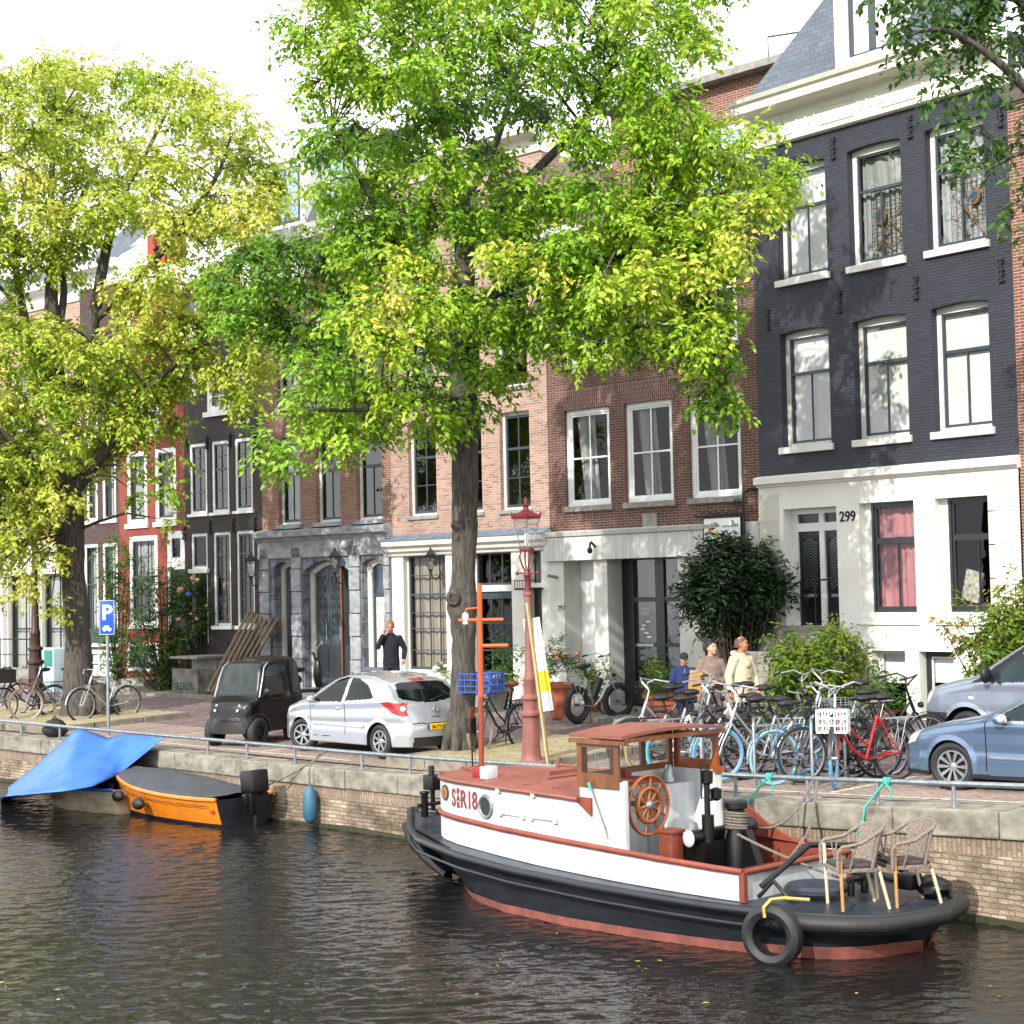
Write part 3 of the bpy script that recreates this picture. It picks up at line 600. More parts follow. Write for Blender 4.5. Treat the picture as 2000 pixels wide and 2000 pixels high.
# hanging shop sign on an ornate bracket
sx,sz=B.X(1462,985),B.Z(1462,985)
SG=empty('hanging_shop_sign',B.W(sx,0,sz),B.a,'white hanging shop sign with a round coloured logo under an ornate black iron bracket','sign')
q=MB(); Lb=1.05
# bracket stands off the wall and runs along the street, as in the photograph
q.tube([(.22,0,.28),(.12,-.1,.3),(.0,-.16,.22),(0,-.18,.0),(0,-.18,-.75)],.028,7); q.tube([(0,-.18,-.18),(-Lb-.1,-.18,-.2)],.022,6)
q.tube([(-Lb-.1,-.18,-.2),(-Lb-.22,-.18,-.16)],[.03,.004],6)
for k in range(6):
    a=-.12-k*.16; q.tube([(a,-.18,-.19),(a-.05,-.18,-.11),(a-.11,-.18,-.12),(a-.12,-.18,-.17)],.012,5)
q.wheelring((-.14,-.18,.02),(0,1,0),.09,.012,16,5); q.wheelring((-.14,-.18,.02),(0,1,0),.04,.01,12,5)
q.build('iron_bracket',M_iron,SG)
q=MB(); q.box(-.98,-.06,-.205,-.155,-.78,-.25); bd=q.build('sign_board',mat('sign_board_white','#d9dad8',.4,var=.03),SG,bevel=.01)
q=MB(); q.box(-1.0,-.98,-.21,-.15,-.8,-.23); q.box(-.06,-.04,-.21,-.15,-.8,-.23); q.box(-.98,-.06,-.21,-.15,-.8,-.78); q.box(-.98,-.06,-.21,-.15,-.25,-.23); q.build('sign_frame',M_iron,SG,smooth=0)
cols=['#2f8fa0','#e0a92a','#c9672a','#5f9a4a','#d8c24a']
for k in range(5):
    q=MB(); a0=.3+k*1.05; pts=[]
    for j in range(9): a=a0+j*.16; pts.append((-.72+.15*math.cos(a),-.47+.15*math.sin(a)))
    for j in range(8,-1,-1): a=a0+j*.16+.5; pts.append((-.72+.07*math.cos(a),-.47+.07*math.sin(a)))
    q.prism(pts,-.209-.0005*k,-.206,'xz'); q.build('logo_swirl',mat('logo_'+'abcde'[k],cols[k],.5,var=.02),bd,smooth=0)
q=MB(); g=random.Random(4); x=-.5
while x<-.14: h=g.uniform(.03,.07); q.box(x,x+.022,-.209,-.206,-.44,-.44+h); q.box(x,x+.03,-.2088,-.2062,-.44+h*.5,-.43+h*.5); x+=.045
q.build('sign_lettering',M_sashb,bd,smooth=0)
# ================= B5 mottled house
M_mb=brick('mottled_brick','#aa8878','#5f3a30','#b5aaa0',stain=.3,nscale=.9,ms=.008,bias=-.45)
B=b5; XR=B.len; zb=B.Z(765,1056); zt=B.Z(900,335)
rows=[[(798,832,852,1008),(887,818,941,1003),(977,805,1035,998)],[(792,606,845,790),(882,585,936,770),(968,560,1028,752)]]
up=[]
for r in rows:
    rr=[B.op(*o) for o in r]; a=sum(o[2] for o in rr)/3; b_=sum(o[3] for o in rr)/3
    for o in rr: o[2]=a; o[3]=b_
    up+=rr
d3=up[3][3]-up[0][3]; up+=[[o[0],o[1],o[2]+d3*.95,o[3]+d3*.9] for o in up[3:6]]
zt=max(zt,up[-1][3]+.4)
B.wall('brick_wall',M_mb,0,XR,zb,zt,up)
for o in up: B.win(o,fr=M_cream,sa=M_sashb,fw=.07,sw=.05,bars=(('h',.64,.06),('v',.5,0,1,.035),('h',.32,.025)),dep=.11,fill='gather' if random.random()<.4 else 'dark',sill=(M_cstone,.05,.09),gl=M_glassr)
gd=[B.op(791.5,1084,874,1310)+[.14],B.op(925,1078,1003,1345)+[.16],B.op(1037,1076,1062,1395)+[.2]]; gd[2][2]=1.35; gd[1][2]=1.5; gd[1][3]=gd[0][3]; gd[2][3]=gd[0][3]
B.wall('shopfront_wall',M_cream,0,XR,.9,zb-.25,gd,y=-.04)
prof=[(-.05,zb-.4),(-.1,zb-.38),(-.12,zb-.33),(-.2,zb-.28),(-.22,zb-.2),(-.32,zb-.15),(-.34,zb-.04),(-.05,zb+.08)]
cornice(B,-.05,XR+.04,prof,M_cream,'shop_cornice'); MB().add([(-.07,-.36,zb-.03),(XR+.06,-.36,zb-.03),(XR+.06,.0,zb+.12),(-.07,.0,zb+.12)],[(0,1,2,3)]).build('lead_flashing',mat('lead_flashing','#6f7f90',.5,.2,var=.2),B.root,smooth=0)
bars=[('h',.66,.05)]+[('h',f,.022) for f in(.17,.36,.5,.83)]+[('v',f,0,1,.022) for f in(.25,.5,.75)]
B.win(gd[0][:4],fr=M_cream,sa=M_sashb,fw=.04,sw=.05,bars=bars,dep=.1,fill='beige',name='shop_window')
x0,x1,z0,z1=gd[1][:4]; zm=lerp(z0,z1,.73)
B.win([x0,x1,zm+.06,z1],fr=M_cream,sa=M_sashb,fw=.03,sw=.04,bars=[('v',f,0,1,.03) for f in(.33,.66)],dep=.1,fill='dark',name='transom_window')
MB().box(x0,x1,.02,.18,zm-.06,zm+.058).build('door_lintel',M_cream,B.root,smooth=0)
B.win([x0,x1,z0,zm-.062],fr=M_sashb,sa=M_sashb,fw=.1,sw=.06,bars=[('v',f,0.1,1,.03) for f in(.33,.66)]+[('h',.4,.03),('h',.7,.03)],dep=.1,fill='dark',name='shop_door')
x0,x1,z0,z1=gd[2][:4]; zm=lerp(z0,z1,.76); MB().box(x0,x1,.14,.2,z0,zm-.05).build('side_door',M_darkdoor,B.root,smooth=0); MB().box(x0,x1,.02,.2,zm-.05,zm+.05).build('door_lintel',M_cream,B.root,smooth=0); MB().box(x0+.04,x1-.04,.16,.18,zm+.05,z1).build('transom_glass',M_sashb,B.root,smooth=0)
q=MB(); q.box(x0-.15,x1+.05,-.35,-.04,zm-.1,zm-.06)
for k in range(7): q.box(x0-.15+k*.08,x0-.14+k*.08,-.35,-.34,zm-.1,zm+.12)
q.box(x0-.15,x1+.05,-.36,-.33,zm+.1,zm+.12); q.build('iron_window_guard',M_iron,B.root,smooth=0)
B.shell(M_mb,0,XR,.9,zt,floors=(zb-.2,(up[0][3]+up[3][2])/2,(up[3][3]+up[6][2])/2))
cornice(B,-.05,XR+.03,[(-.05,zt),(-.1,zt+.3),(-.4,zt+.36),(-.44,zt+.5),(-.05,zt+.55)],M_cream)
def lantern(B,px,py,name,label,k=1.,mm=None,cat='lantern'):
    mm=mm or M_iron; x,z=B.X(px,py),B.Z(px,py); e=empty(name,B.W(x,-.3,z),B.a,label,cat); q=MB()
    q.tube([(0,.28,-.35*k),(0,.2,-.42*k),(0,.04,-.38*k),(0,0,-.24*k)],.014,6); q.lathe([(.02,-.24*k),(.07*k,-.2*k),(.085*k,-.19*k)],4); q.lathe([(.15*k,.13*k),(.155*k,.15*k),(.07*k,.24*k),(.03*k,.3*k),(.01,.34*k)],4)
    for j in range(4): a=2*PI*j/4; q.tube([(.08*k*math.cos(a),.08*k*math.sin(a),-.2*k),(.145*k*math.cos(a),.145*k*math.sin(a),.14*k)],.008,4)
    q.build('lantern_frame',mm,e); MB().lathe([(.075*k,-.19*k),(.138*k,.13*k)],4,cap=False).build('glass',M_glassr,e,smooth=0); MB().ell((0,0,-.05*k),.03,.03,.06*k,8,6).build('bulb',M_white2,e); return e
lantern(B,859,1096,'wall_lantern','black wall lantern on the cream pier left of the big middle tree')
# ================= B4 grey stone base
M_r4=brick('orange_red_brick','#8f6557','#74483c','#a3907f',stain=.25,nscale=.7)
def stone_mat():
    return brick('grey_carved_stone','#8f949c','#767c86','#474b52',bw=.62,rh=.62,ms=.012,stain=.55,nscale=3.5,bumpd=.03,rough=.75,offset=0,stainc='#7c8288')
M_st=stone_mat(); M_st2=mat('grey_trim_stone','#a3a5a8',.75,var=.3,scale=4,bump=.4,stretch=(1,1,2),col2='#6b707a')
B=b4; XR=B.len; zb=B.Z(512,1040); zt=B.Z(700,520)
rows=[[(543,851,586,1026),(617,846,664,1021),(696,841,746,1016)],[(540,622,583,797),(612,612,660,788),(690,600,742,778)]]
up=[]
for r in rows:
    rr=[B.op(*o) for o in r]; a=sum(o[2] for o in rr)/3; b_=sum(o[3] for o in rr)/3
    for o in rr: o[2]=a+(.0); o[3]=b_
    up+=rr
B.wall('brick_wall',M_r4,0,XR,zb,zt,up,dep=.14)
for i,o in enumerate(up): B.win(o,fr=M_white,sa=M_sashg,fw=.08,sw=.05,bars=(('h',.62,.08),('v',.5,0,.62)),dep=.12,fill=['net','dark','dark'][i%3],sill=(M_st2,.05,.1),arch=.1,archm=M_r4,gl=M_glassr)
gd=[B.op(540,1098,575,1350)+[.28],B.op(597,1096,687,1350)+[.28],B.op(712,1094,755,1303)+[.2]]; gd[0][2]=gd[1][2]=1.42
for o in gd: o[3]=gd[1][3]
B.wall('stone_ground_floor',M_st,0,XR,.9,zb-.3,gd,y=-.06)
for (xa,xb) in ((-.02,.36),(gd[0][1]+.04,gd[1][0]-.03),(gd[1][1]+.06,gd[2][0]-.04),(gd[2][1]+.04,XR-.02)):
    z=1.0; k=0
    while z<zb-.75:
        MB().box(xa,xb,-.12-.02*(k%2),-.062,z+.01,z+.56).build('rusticated_block',M_st2,B.root,smooth=0,bevel=.02); z+=.57; k+=1
cornice(B,-.06,XR+.02,[(-.06,zb-.72),(-.12,zb-.7),(-.12,zb-.3),(-.16,zb-.26),(-.2,zb-.2),(-.3,zb-.16),(-.32,zb-.02),(-.05,zb+.04)],M_st2,'stone_entablature')
for o in up[:3]: MB().box(o[0]-.15,o[1]+.15,-.2,-.002,zb+.045,o[2]-.1).build('stone_pedestal',M_st2,B.root,smooth=0,bevel=.01)
def arched(B,o,mfr,dep,fw,leafm,nleaf,detail):
    x0,x1,z0,z1=o[:4]; ar=.16*(x1-x0); n=14
    A=lambda x0,x1,z1,a: [(lerp(x0,x1,i/n),z1-a*(2*i/n-1)**2) for i in range(n+1)]
    MB().prism([(x1,z1+.001),(x0,z1+.001)]+A(x0,x1,z1,ar),-.06,dep-.004,'xz').build('arch_stone',M_st,B.root,smooth=0)
    q=MB(); q.prism([(x0,z0),(x0+fw,z0),(x0+fw,z1-ar),(x0,z1-ar)],dep,dep+.1,'xz'); q.prism([(x1-fw*.5,z0),(x1,z0),(x1,z1-ar),(x1-fw*.5,z1-ar)],dep,dep+.1,'xz')
    outer=A(x0,x1,z1-.001,ar); inner=A(x0+fw,x1-fw*.5,z1-fw*.8,ar*.9); q.prism(outer+list(reversed(inner)),dep,dep+.1,'xz'); fr_=q.build('arched_door' if nleaf else 'arched_window',mfr,B.root,smooth=0)
    return fr_
for i in (0,1):
    o=gd[i]; d=arched(B,o,M_cream,.18,.13,M_sashb,1 if i==0 else 2,None); x0,x1,z0,z1=o[0]+.13,o[1]-.06,o[2],o[3]-.04
    n=1 if i==0 else 3
    for k in range(n):
        a,b_=lerp(x0,x1,k/n)+.01,lerp(x0,x1,(k+1)/n)-.01; lf=MB().box(a,b_,.24,.3,z0,z1).build('door_leaf',M_sashb if not(i==1 and k==2) else M_dark,d,smooth=0)
        q=MB(); zA,zB=lerp(z0,z1,.08),lerp(z0,z1,.34); q.box(a+.06,b_-.06,.222,.24,zA,zB); 
        for c_ in (.3,.7):
            xx=lerp(a,b_,c_); q.tube([(xx-.07,.235,zB+.25),(xx-.07,.235,z1-.55),(xx-.05,.235,z1-.42),(xx,.235,z1-.36),(xx+.05,.235,z1-.42),(xx+.07,.235,z1-.55),(xx+.07,.235,zB+.25)],.016,4)
            q.tube([(xx,.235,zB+.3),(xx,.235,z1-.5)],.012,4)
            for zz in np.arange(zB+.3,z1-.5,.22): q.wheelring((xx,.232,zz),(0,1,0),.045,.008,8,4)
        q.build('carved_panel',M_sashg,lf,smooth=0)
        MB().tube([(b_-.06,.2,lerp(z0,z1,.38)),(b_-.06,.2,lerp(z0,z1,.52))],.014,6).build('door_handle',M_galv,lf)
    if i==1: MB().tube([(lerp(x0,x1,.66),.2,z0),(lerp(x0,x1,.66),.2,z1)],.03,6).build('copper_pipe',mat('copper_pipe','#7d4a35',.5,.3),d)
d=arched(B,gd[2],M_cream,.12,.16,None,0,None); o=gd[2]; x0,x1,z0,z1=o[0]+.16,o[1]-.08,o[2],o[3]-.05; zm=lerp(z0,z1,.68)
q=MB(); q.box(x0,x0+.05,.16,.2,z0,z1); q.box(x1-.03,x1,.16,.2,z0,z1); q.box(x0+.05,x1-.03,.15,.2,zm-.04,zm+.04); q.build('sash',M_sashb,d,smooth=0)
q=MB(); z=z0
while z<zm-.05: q.box(x0+.05,x1-.03,.2,.215,z,z+.032); z+=.045
q.build('slat_blind',M_blind,d,smooth=0); MB().box(x0+.05,x1-.03,.185,.19,zm+.04,z1).build('pane',mat('dull_blue_glass','#3d4656',.15),d,smooth=0)
MB().box(-.3,XR,-.3,-.13,.95,1.2).build('plinth_step',M_st2,B.root,smooth=0)
B.shell(M_r4,0,XR,.9,zt+1.4,floors=(zb,(up[0][3]+up[3][2])/2,zt))
H=B.Z(739,440)-B.Z(739,520); H=max(1.2,min(H,2.2))
cornice(B,-.05,XR+.03,[(-.08,zt),(-.14,zt+.05),(-.1,zt+.1),(-.1,zt+H*.55),(-.18,zt+H*.6),(-.2,zt+H*.68),(-.5,zt+H*.72),(-.54,zt+H*.86),(-.62,zt+H),(-.05,zt+H+.03)],M_white,'cornice')
q=MB(); x=.1
while x<XR-.1: q.box(x,x+.07,-.26,-.1,zt+H*.56,zt+H*.68); x+=.14
q.build('dentil_row',M_white,B.root,smooth=0)
z=zt+H; rf=MB(); rf.add([(0,-.1,z),(XR,-.1,z),(XR,1.2,z+2.4),(0,1.2,z+2.4)],[(0,1,2,3)]); rf.build('slate_roof',M_slate,B.root,smooth=0)
for xa in (.5,XR*.5+.3):
    q=MB(); q.box(xa,xa+1.4,-.02,1.3,z+.1,z+1.9); q.box(xa-.1,xa+1.5,-.12,1.4,z+1.9,z+2.02); dd=q.build('dormer',M_white2,B.root,smooth=0)
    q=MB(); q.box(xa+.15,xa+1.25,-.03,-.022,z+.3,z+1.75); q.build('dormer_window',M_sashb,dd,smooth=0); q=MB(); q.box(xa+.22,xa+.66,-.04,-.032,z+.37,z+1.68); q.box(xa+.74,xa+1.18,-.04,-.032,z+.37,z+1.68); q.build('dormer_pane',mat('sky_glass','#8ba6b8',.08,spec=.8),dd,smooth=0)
q=MB(); px_=B.X(575,450); q.lathe([(.55,z-.2),(.3,z+.6),(.12,z+1.3),(.04,z+2.0),(.0,z+2.6)],8,(px_,1,0)); q.build('corner_spire',M_slate,B.root)
for (px,py) in ((508,1108),(672,1100)): lantern(B,px,py,'wall_lantern','black wall lantern left of the narrow arched door on grey stone' if px<600 else 'dark green wall lantern between the big double door and the slatted window',1.2)
text('2','house_number',B.root,(B.X(581,1133),-.16,B.Z(581,1138)),.2,M_let)
q=MB(); x,z=B.X(690,1065),B.Z(690,1065); q.ell((x,-.3,z),.1,.1,.12); q.tube([(x,-.3,z+.05),(x+.15,-.05,z+.15)],.04,6); q.build('ornament_bracket',M_st2,B.root)
# ================= B3 dark brown gable house
M_b3=brick('dark_brown_brick','#362b2b','#2a2122','#1e1818',stain=.3,nscale=.6,rough=.7)
B=b3; XR=B.len; zs=B.Z(345,695); zt=B.Z(425,560); zk=B.Z(360,1240)
rows=[[(370,868,404,1004),(413,862,447,1002),(458,857,493,999)]]
up=[B.op(*o) for o in rows[0]]; a=sum(o[2] for o in up)/3; b_=sum(o[3] for o in up)/3
for o in up: o[2]=a;o[3]=b_
up.append(B.op(402,745,449,806)); gr=[B.op(374,1044,406,1256),B.op(417,1040,451,1222),B.op(462,1039,497,1221)]
for o in gr: o[3]=gr[1][3]
gr[2][2]=gr[1][2]
B.wall('brick_wall',M_b3,0,XR,.9,zs,up+gr,dep=.08)
for o in up[:3]: B.win(o,fr=M_white2,sa=M_sashg,fw=.09,sw=.04,bars=(('h',.62,.06),('h',.3,.02),('h',.82,.02),('v',.5,0,1,.02)),dep=.03,fill='dark',sill=(M_white2,.06,.08),gl=M_glassr)
B.win(up[3],fr=M_white2,sa=M_white2,fw=.12,sw=.05,bars=(('v',.5,0,1,.04),('h',.5,.03)),dep=.03,fill='net',sill=(M_white2,.08,.14))
for o in gr[1:]: B.win(o,fr=M_white,sa=M_sashb,fw=.08,sw=.05,bars=(('h',.78,.04),('h',.52,.02),('h',.27,.02),('v',.33,0,1,.02),('v',.66,0,1,.02)),dep=.03,fill='beige',sill=(M_white2,.06,.1))
o=gr[0]; zm=lerp(o[2],o[3],.66); B.win([o[0],o[1],zm+.05,o[3]],fr=M_white,sa=M_sashb,fw=.08,sw=.04,bars=(),dep=.03,fill='dark',name='transom_window')
q=MB(); q.box(o[0]-.04,o[1]+.08,-.08,.1,zm-.07,zm+.048); q.box(o[0],o[0]+.14,.02,.1,o[2],zm-.07); q.box(o[1]-.06,o[1],.02,.1,o[2],zm-.07); d=q.build('front_door',M_white,B.root,smooth=0); MB().box(o[0]+.14,o[1]-.06,.06,.1,o[2],zm-.07).build('door_leaf',M_darkdoor,d,smooth=0)
for (px,py) in [(404,865),(449,860),(496,855),(410,1030),(455,1026),(498,1023),(360,1042),(365,870)]: B.anchor(B.X(px,py),B.Z(px,py),.35)
# neck gable
n=10; xc=XR/2; nw=XR*.24
pts=[(0,zs),(XR,zs),(XR,zs+.25)]+[(lerp(XR,xc+nw,i/n),zs+.25+(i/n)**2*1.1) for i in range(1,n+1)]+[(xc+nw,zt-.4),(xc+nw*.9,zt-.35)]+[(xc+nw*math.cos(t)*.9,zt-.35+.5*math.sin(t)) for t in np.linspace(.2,PI-.2,8)]+[(xc-nw,zt-.4)]+[(lerp(xc-nw,0,i/n),zs+.25+(1-i/n)**2*1.1) for i in range(n+1)]
MB().prism(pts,0,.35,'xz').build('neck_gable',M_b3,B.root,smooth=0)
q=MB()
for s_ in (-1,1):
    cl=[(xc+s_*(nw+.0),zs+.3)]+[(lerp(xc+s_*nw,xc+s_*(XR/2-.05),i/8),zs+.32+(1-i/8)**1.6*1.25+.08*math.sin(i*1.3)) for i in range(9)]+[(xc+s_*(XR/2-.05),zs+.28)]
    q.prism(cl if s_<0 else cl,-.08,-.005,'xz')
q.prism([(xc-nw*1.1,zt-.42),(xc+nw*1.1,zt-.42),(xc+nw*1.1,zt-.3)]+[(xc+nw*1.05*math.cos(t),zt-.3+.6*math.sin(t)) for t in np.linspace(.1,PI-.1,9)]+[(xc-nw*1.1,zt-.3)],-.1,-.004,'xz'); q.build('gable_ornament',M_white2,B.root,smooth=0)
for px,py in ((377,753),(473,735)):
    x,z=B.X(px,py),B.Z(px,py); MB().prism([(x-.16,z-.3),(x+.16,z-.3)]+[(x+.16*math.cos(t),z+.15+.2*math.sin(t)) for t in np.linspace(0,PI,9)],-.03,-.003,'xz').build('arched_niche',M_white2,B.root,smooth=0)
B.shell(M_b3,0,XR,.9,zs,floors=(up[3][2]-.3,(gr[1][3]+up[0][2])/2)); rf=MB(); rf.add([(0,.3,zs),(XR/2,.3,zs+1.7),(XR,.3,zs),(0,9,zs),(XR/2,9,zs+1.7),(XR,9,zs)],[(0,1,4,3),(1,2,5,4),(3,4,5)]); rf.build('tile_roof',M_slate,B.root,smooth=0)
# ================= B2 red house
M_b2=mat('red_wall_paint','#82382f',.75,var=.08,scale=1.5,bump=.1)
B=b2; XR=B.len; zs=B.Z(240,705)
up=[B.op(248,880,287,1023),B.op(303,877,344,1020),B.op(272,768,310,846)]; up[0][2]=up[1][2]; up[0][3]=up[1][3]
gr=[B.op(253,1048,308,1221),B.op(327,1038,361,1230),B.op(248,1255,310,1310)]
B.wall('painted_wall',M_b2,0,XR,.9,zs,up+gr,dep=.06)
for o in up: B.win(o,fr=M_white2,sa=M_sashg,fw=.14,sw=.04,bars=(('h',.62,.05),('v',.33,.62,1,.02),('v',.66,.62,1,.02)),dep=.01,fill='net',sill=(M_white2,.06,.14))
B.win(gr[0],fr=M_white2,sa=M_sashb,fw=.14,sw=.04,bars=(('h',.55,.05),('v',.33,0,1,.02),('v',.66,0,1,.02)),dep=.01,fill='net',sill=(M_white2,.06,.1))
o=gr[1]; zm=lerp(o[2],o[3],.64); B.win([o[0],o[1],zm+.08,o[3]],fr=M_white2,sa=M_sashb,fw=.2,sw=.03,bars=(),dep=.01,fill='dark',name='transom_window'); q=MB(); q.box(o[0],o[1],.0,.08,zm-.08,zm+.078); q.box(o[0],o[0]+.14,.01,.08,o[2],zm-.08); d=q.build('front_door',M_white2,B.root,smooth=0); MB().box(o[0]+.14,o[1],.04,.08,o[2],zm-.08).build('door_leaf',mat('dark_green_door','#1d3a34',.4),d,smooth=0)
B.win(gr[2],fr=M_white2,sa=M_sashb,fw=.12,sw=.03,bars=(('v',.5,0,1,.03),),dep=.01,fill='net',name='basement_window')
pts=[(0,zs),(XR,zs),(XR*.70,zs+1.3),(XR*.70,zs+1.9),(XR*.30,zs+1.9),(XR*.30,zs+1.3)]; MB().prism(pts,0,.35,'xz').build('gable',M_b2,B.root,smooth=0)
q=MB(); q.box(XR*.26,XR*.74,-.15,.4,zs+1.9,zs+2.08); q.bar((0,-.03,zs+.05),(XR*.30,-.03,zs+1.35),.12,.1,up=Vector((0,1,0))); q.bar((XR,-.03,zs+.05),(XR*.70,-.03,zs+1.35),.12,.1,up=Vector((0,1,0))); q.build('gable_trim',M_white2,B.root,smooth=0)
B.shell(M_b2,0,XR,.9,zs,floors=(up[2][2]-.3,(gr[0][3]+up[0][2])/2)); rf=MB(); rf.add([(0,.3,zs),(XR/2,.3,zs+1.7),(XR,.3,zs),(0,9,zs),(XR/2,9,zs+1.7),(XR,9,zs)],[(0,1,4,3),(1,2,5,4),(3,4,5)]); rf.build('tile_roof',M_slate,B.root,smooth=0)
# ================= B1 dull brown
M_b1=brick('dull_brown_brick','#5d4744','#4c3937','#40302e',stain=.2,nscale=.6)
B=b1; XR=B.len; zs=B.Z(200,560)
up=[B.op(168,905,190,1018),B.op(199,898,226,1016),B.op(168,760,190,870),B.op(199,752,226,866)]; gr=[B.op(164,1063,192,1257),B.op(200,1061,230,1257),B.op(170,1268,231,1320)]
for r in (up[:2],up[2:4],gr[:2]): r[0][2]=r[1][2]; r[0][3]=r[1][3]
B.wall('brick_wall',M_b1,0,XR,.9,zs,up+gr,dep=.08)
for o in up+gr[:2]: B.win(o,fr=M_white2,sa=M_sashg,fw=.1,sw=.04,bars=(('h',.6,.05),('v',.5,0,1,.02)),dep=.03,fill='net',sill=(M_white2,.05,.1))
B.win(gr[2],fr=M_white2,sa=M_white2,fw=.08,sw=.05,bars=(('v',.3,0,1,.06),('h',.5,.03)),dep=.03,fill='blind',name='basement_window')
MB().box(B.X(170,1240),XR-.05,-.03,-.002,B.Z(200,1255),B.Z(200,1228)).build('green_panel',mat('dark_green_door','#1d3a34',.4),B.root,smooth=0)
cornice(B,-.05,XR+.05,[(-.05,zs),(-.1,zs+.4),(-.4,zs+.5),(-.45,zs+.7),(-.05,zs+.75)],M_white2); B.shell(M_b1,0,XR,.9,zs,floors=(up[2][2]-.4,(gr[0][3]+up[0][2])/2))
rf=MB(); rf.add([(0,0,zs+.7),(XR,0,zs+.7),(XR,2,zs+2.5),(0,2,zs+2.5)],[(0,1,2,3)]); rf.build('slate_roof',M_slate,B.root,smooth=0)
q=MB(); 
for k in range(3): q.box(XR+.1+k*.5,XR+.45+k*.5,1.0,1.4,zs+.6,zs+1.5)
q.build('chimney',mat('chimney_red','#a04a38',.8),B.root,smooth=0)
# ================= B0 glass shopfront
M_b0=brick('pale_pink_brick','#b58a7a','#9d7264','#b5a898',stain=.2,nscale=.6)
B=b0; XR=B.len; zb=B.Z(100,1072); zs=B.Z(100,600); nx=7
up=[]
for r_ in range(3):
    for k in range(nx):
        x=XR-.9-k*2.05; z0=zb+.7+r_*3.0
        if z0+1.9<zs: up.append([x-.95,x,z0,z0+1.9])
B.wall('brick_wall',M_b0,0,XR,zb,zs,up)
for o in up: B.win(o,fr=M_white2,sa=M_sashg,fw=.1,sw=.04,bars=(('h',.6,.05),('v',.5,0,1,.02)),dep=.08,fill='net',sill=(M_white2,.05,.1))
gr=[]
xs=[XR-.6-k*1.9 for k in range(8)]
gr=[[x-1.55,x,1.55,zb-.75,.2] for x in xs]
B.wall('shopfront',M_white,0,XR,.9,zb-.1,gr,y=-.04)
for o in gr: B.win(o[:4],fr=mat('grey_shop_frame','#59605f',.5),sa=M_iron,fw=.06,sw=.04,bars=(('h',.45,.04),('v',.5,0,1,.03)),dep=.08,fill='net',gl=M_glassr,name='shop_window')
cornice(B,-.05,XR+.03,[(-.05,zb-.6),(-.1,zb-.55),(-.1,zb-.2),(-.35,zb-.1),(-.4,zb+.1),(-.05,zb+.14)],M_white2,'shop_cornice')
for x in xs:
    q=MB(); q.box(x+.05,x+.3,-.32,-.05,zb-.75,zb-.2); q.box(x+.05,x+.3,-.2,-.05,1.2,zb-.75); q.build('console_bracket',M_white2,B.root,smooth=0,bevel=.02)
cornice(B,-.05,XR+.03,[(-.05,zs),(-.1,zs+.4),(-.4,zs+.5),(-.45,zs+.7),(-.05,zs+.75)],M_white2); B.shell(M_b0,0,XR,.9,zs,floors=(zb,zb+3,zb+6))
rf=MB(); rf.add([(0,0,zs+.7),(XR,0,zs+.7),(XR,2.2,zs+2.0),(0,2.2,zs+2.0)],[(0,1,2,3)]); rf.build('slate_roof',M_slate,B.root,smooth=0)
# stoop slabs in front of the left houses
def stoop(B,x0,x1,y0,h,name,label,steps=2,m=None):
    e=empty(name,B.W(x0,0,0),B.a,label,'steps')
    for i in range(steps): MB().box(0,(x1-x0),-(y0)*(1-i/steps*.7),-.14,.95 if i==0 else 1.2+h*(i)/steps-.0,1.2+h*(i+1)/steps).build('step',m or M_cstone,e,smooth=0,bevel=.012)
    return e
stoop(b3,b3.X(412,1290),b3.X(460,1290),1.2,.95,'stone_landing','high grey stone door landing with graffiti in front of the dark gable house',3)
lx=MB(); B=b3
e=[o for o in bpy.data.objects if o.name=='stone_landing'][0]
sidepl=MB().box(-.02,b3.X(460,1290)-b3.X(412,1290)+.02,-1.26,-1.2,1.0,1.9).build('front_face',mat('grimy_render','#76766f',.9,var=.25,scale=3),e,smooth=0)
text('apes','graffiti',e,(.5,-1.263,1.35),.42,mat('graffiti_grey','#3f4244',.8)); 
q=MB(); q.box(-.06,b3.X(460,1290)-b3.X(412,1290)+.06,-1.3,-.0,2.16,2.22); q.build('landing_slab',M_cstone,e)
stoop(b2,b2.X(240,1300),b2.X(330,1300),1.3,.35,'stone_doorstep','low worn stone doorstep in front of the red house',2)
stoop(b1,b1.X(165,1300),b1.X(228,1300),1.2,.25,'stone_doorstep','low stone doorstep in front of the dull brown house',1)
stoop(b0,b0.len-9,b0.len-.2,1.6,.5,'stone_doorstep','wide pale stone steps in front of the glass shopfront at the far left',3)
q=MB()
for nm,B_,xs_ in (('stoop_railing',b0,(b0.len-4.5,b0.len-.4)),):
    e=empty(nm,B_.W(xs_[0],-1.5,1.2),B_.a,'black iron railing on the pale steps before the glass shopfront','railing'); LL=xs_[1]-xs_[0]
    q.tube([(0,0,.95+.5),(LL,0,.95+.5)],.02,6); q.tube([(0,0,1.0),(LL,0,1.0)],.014,5)
    for k in range(6): q.tube([(LL*k/5,0,0),(LL*k/5,0,1.5)],.018 if k%5 else .035,6)
    q.build('rail_bars',M_iron,e)
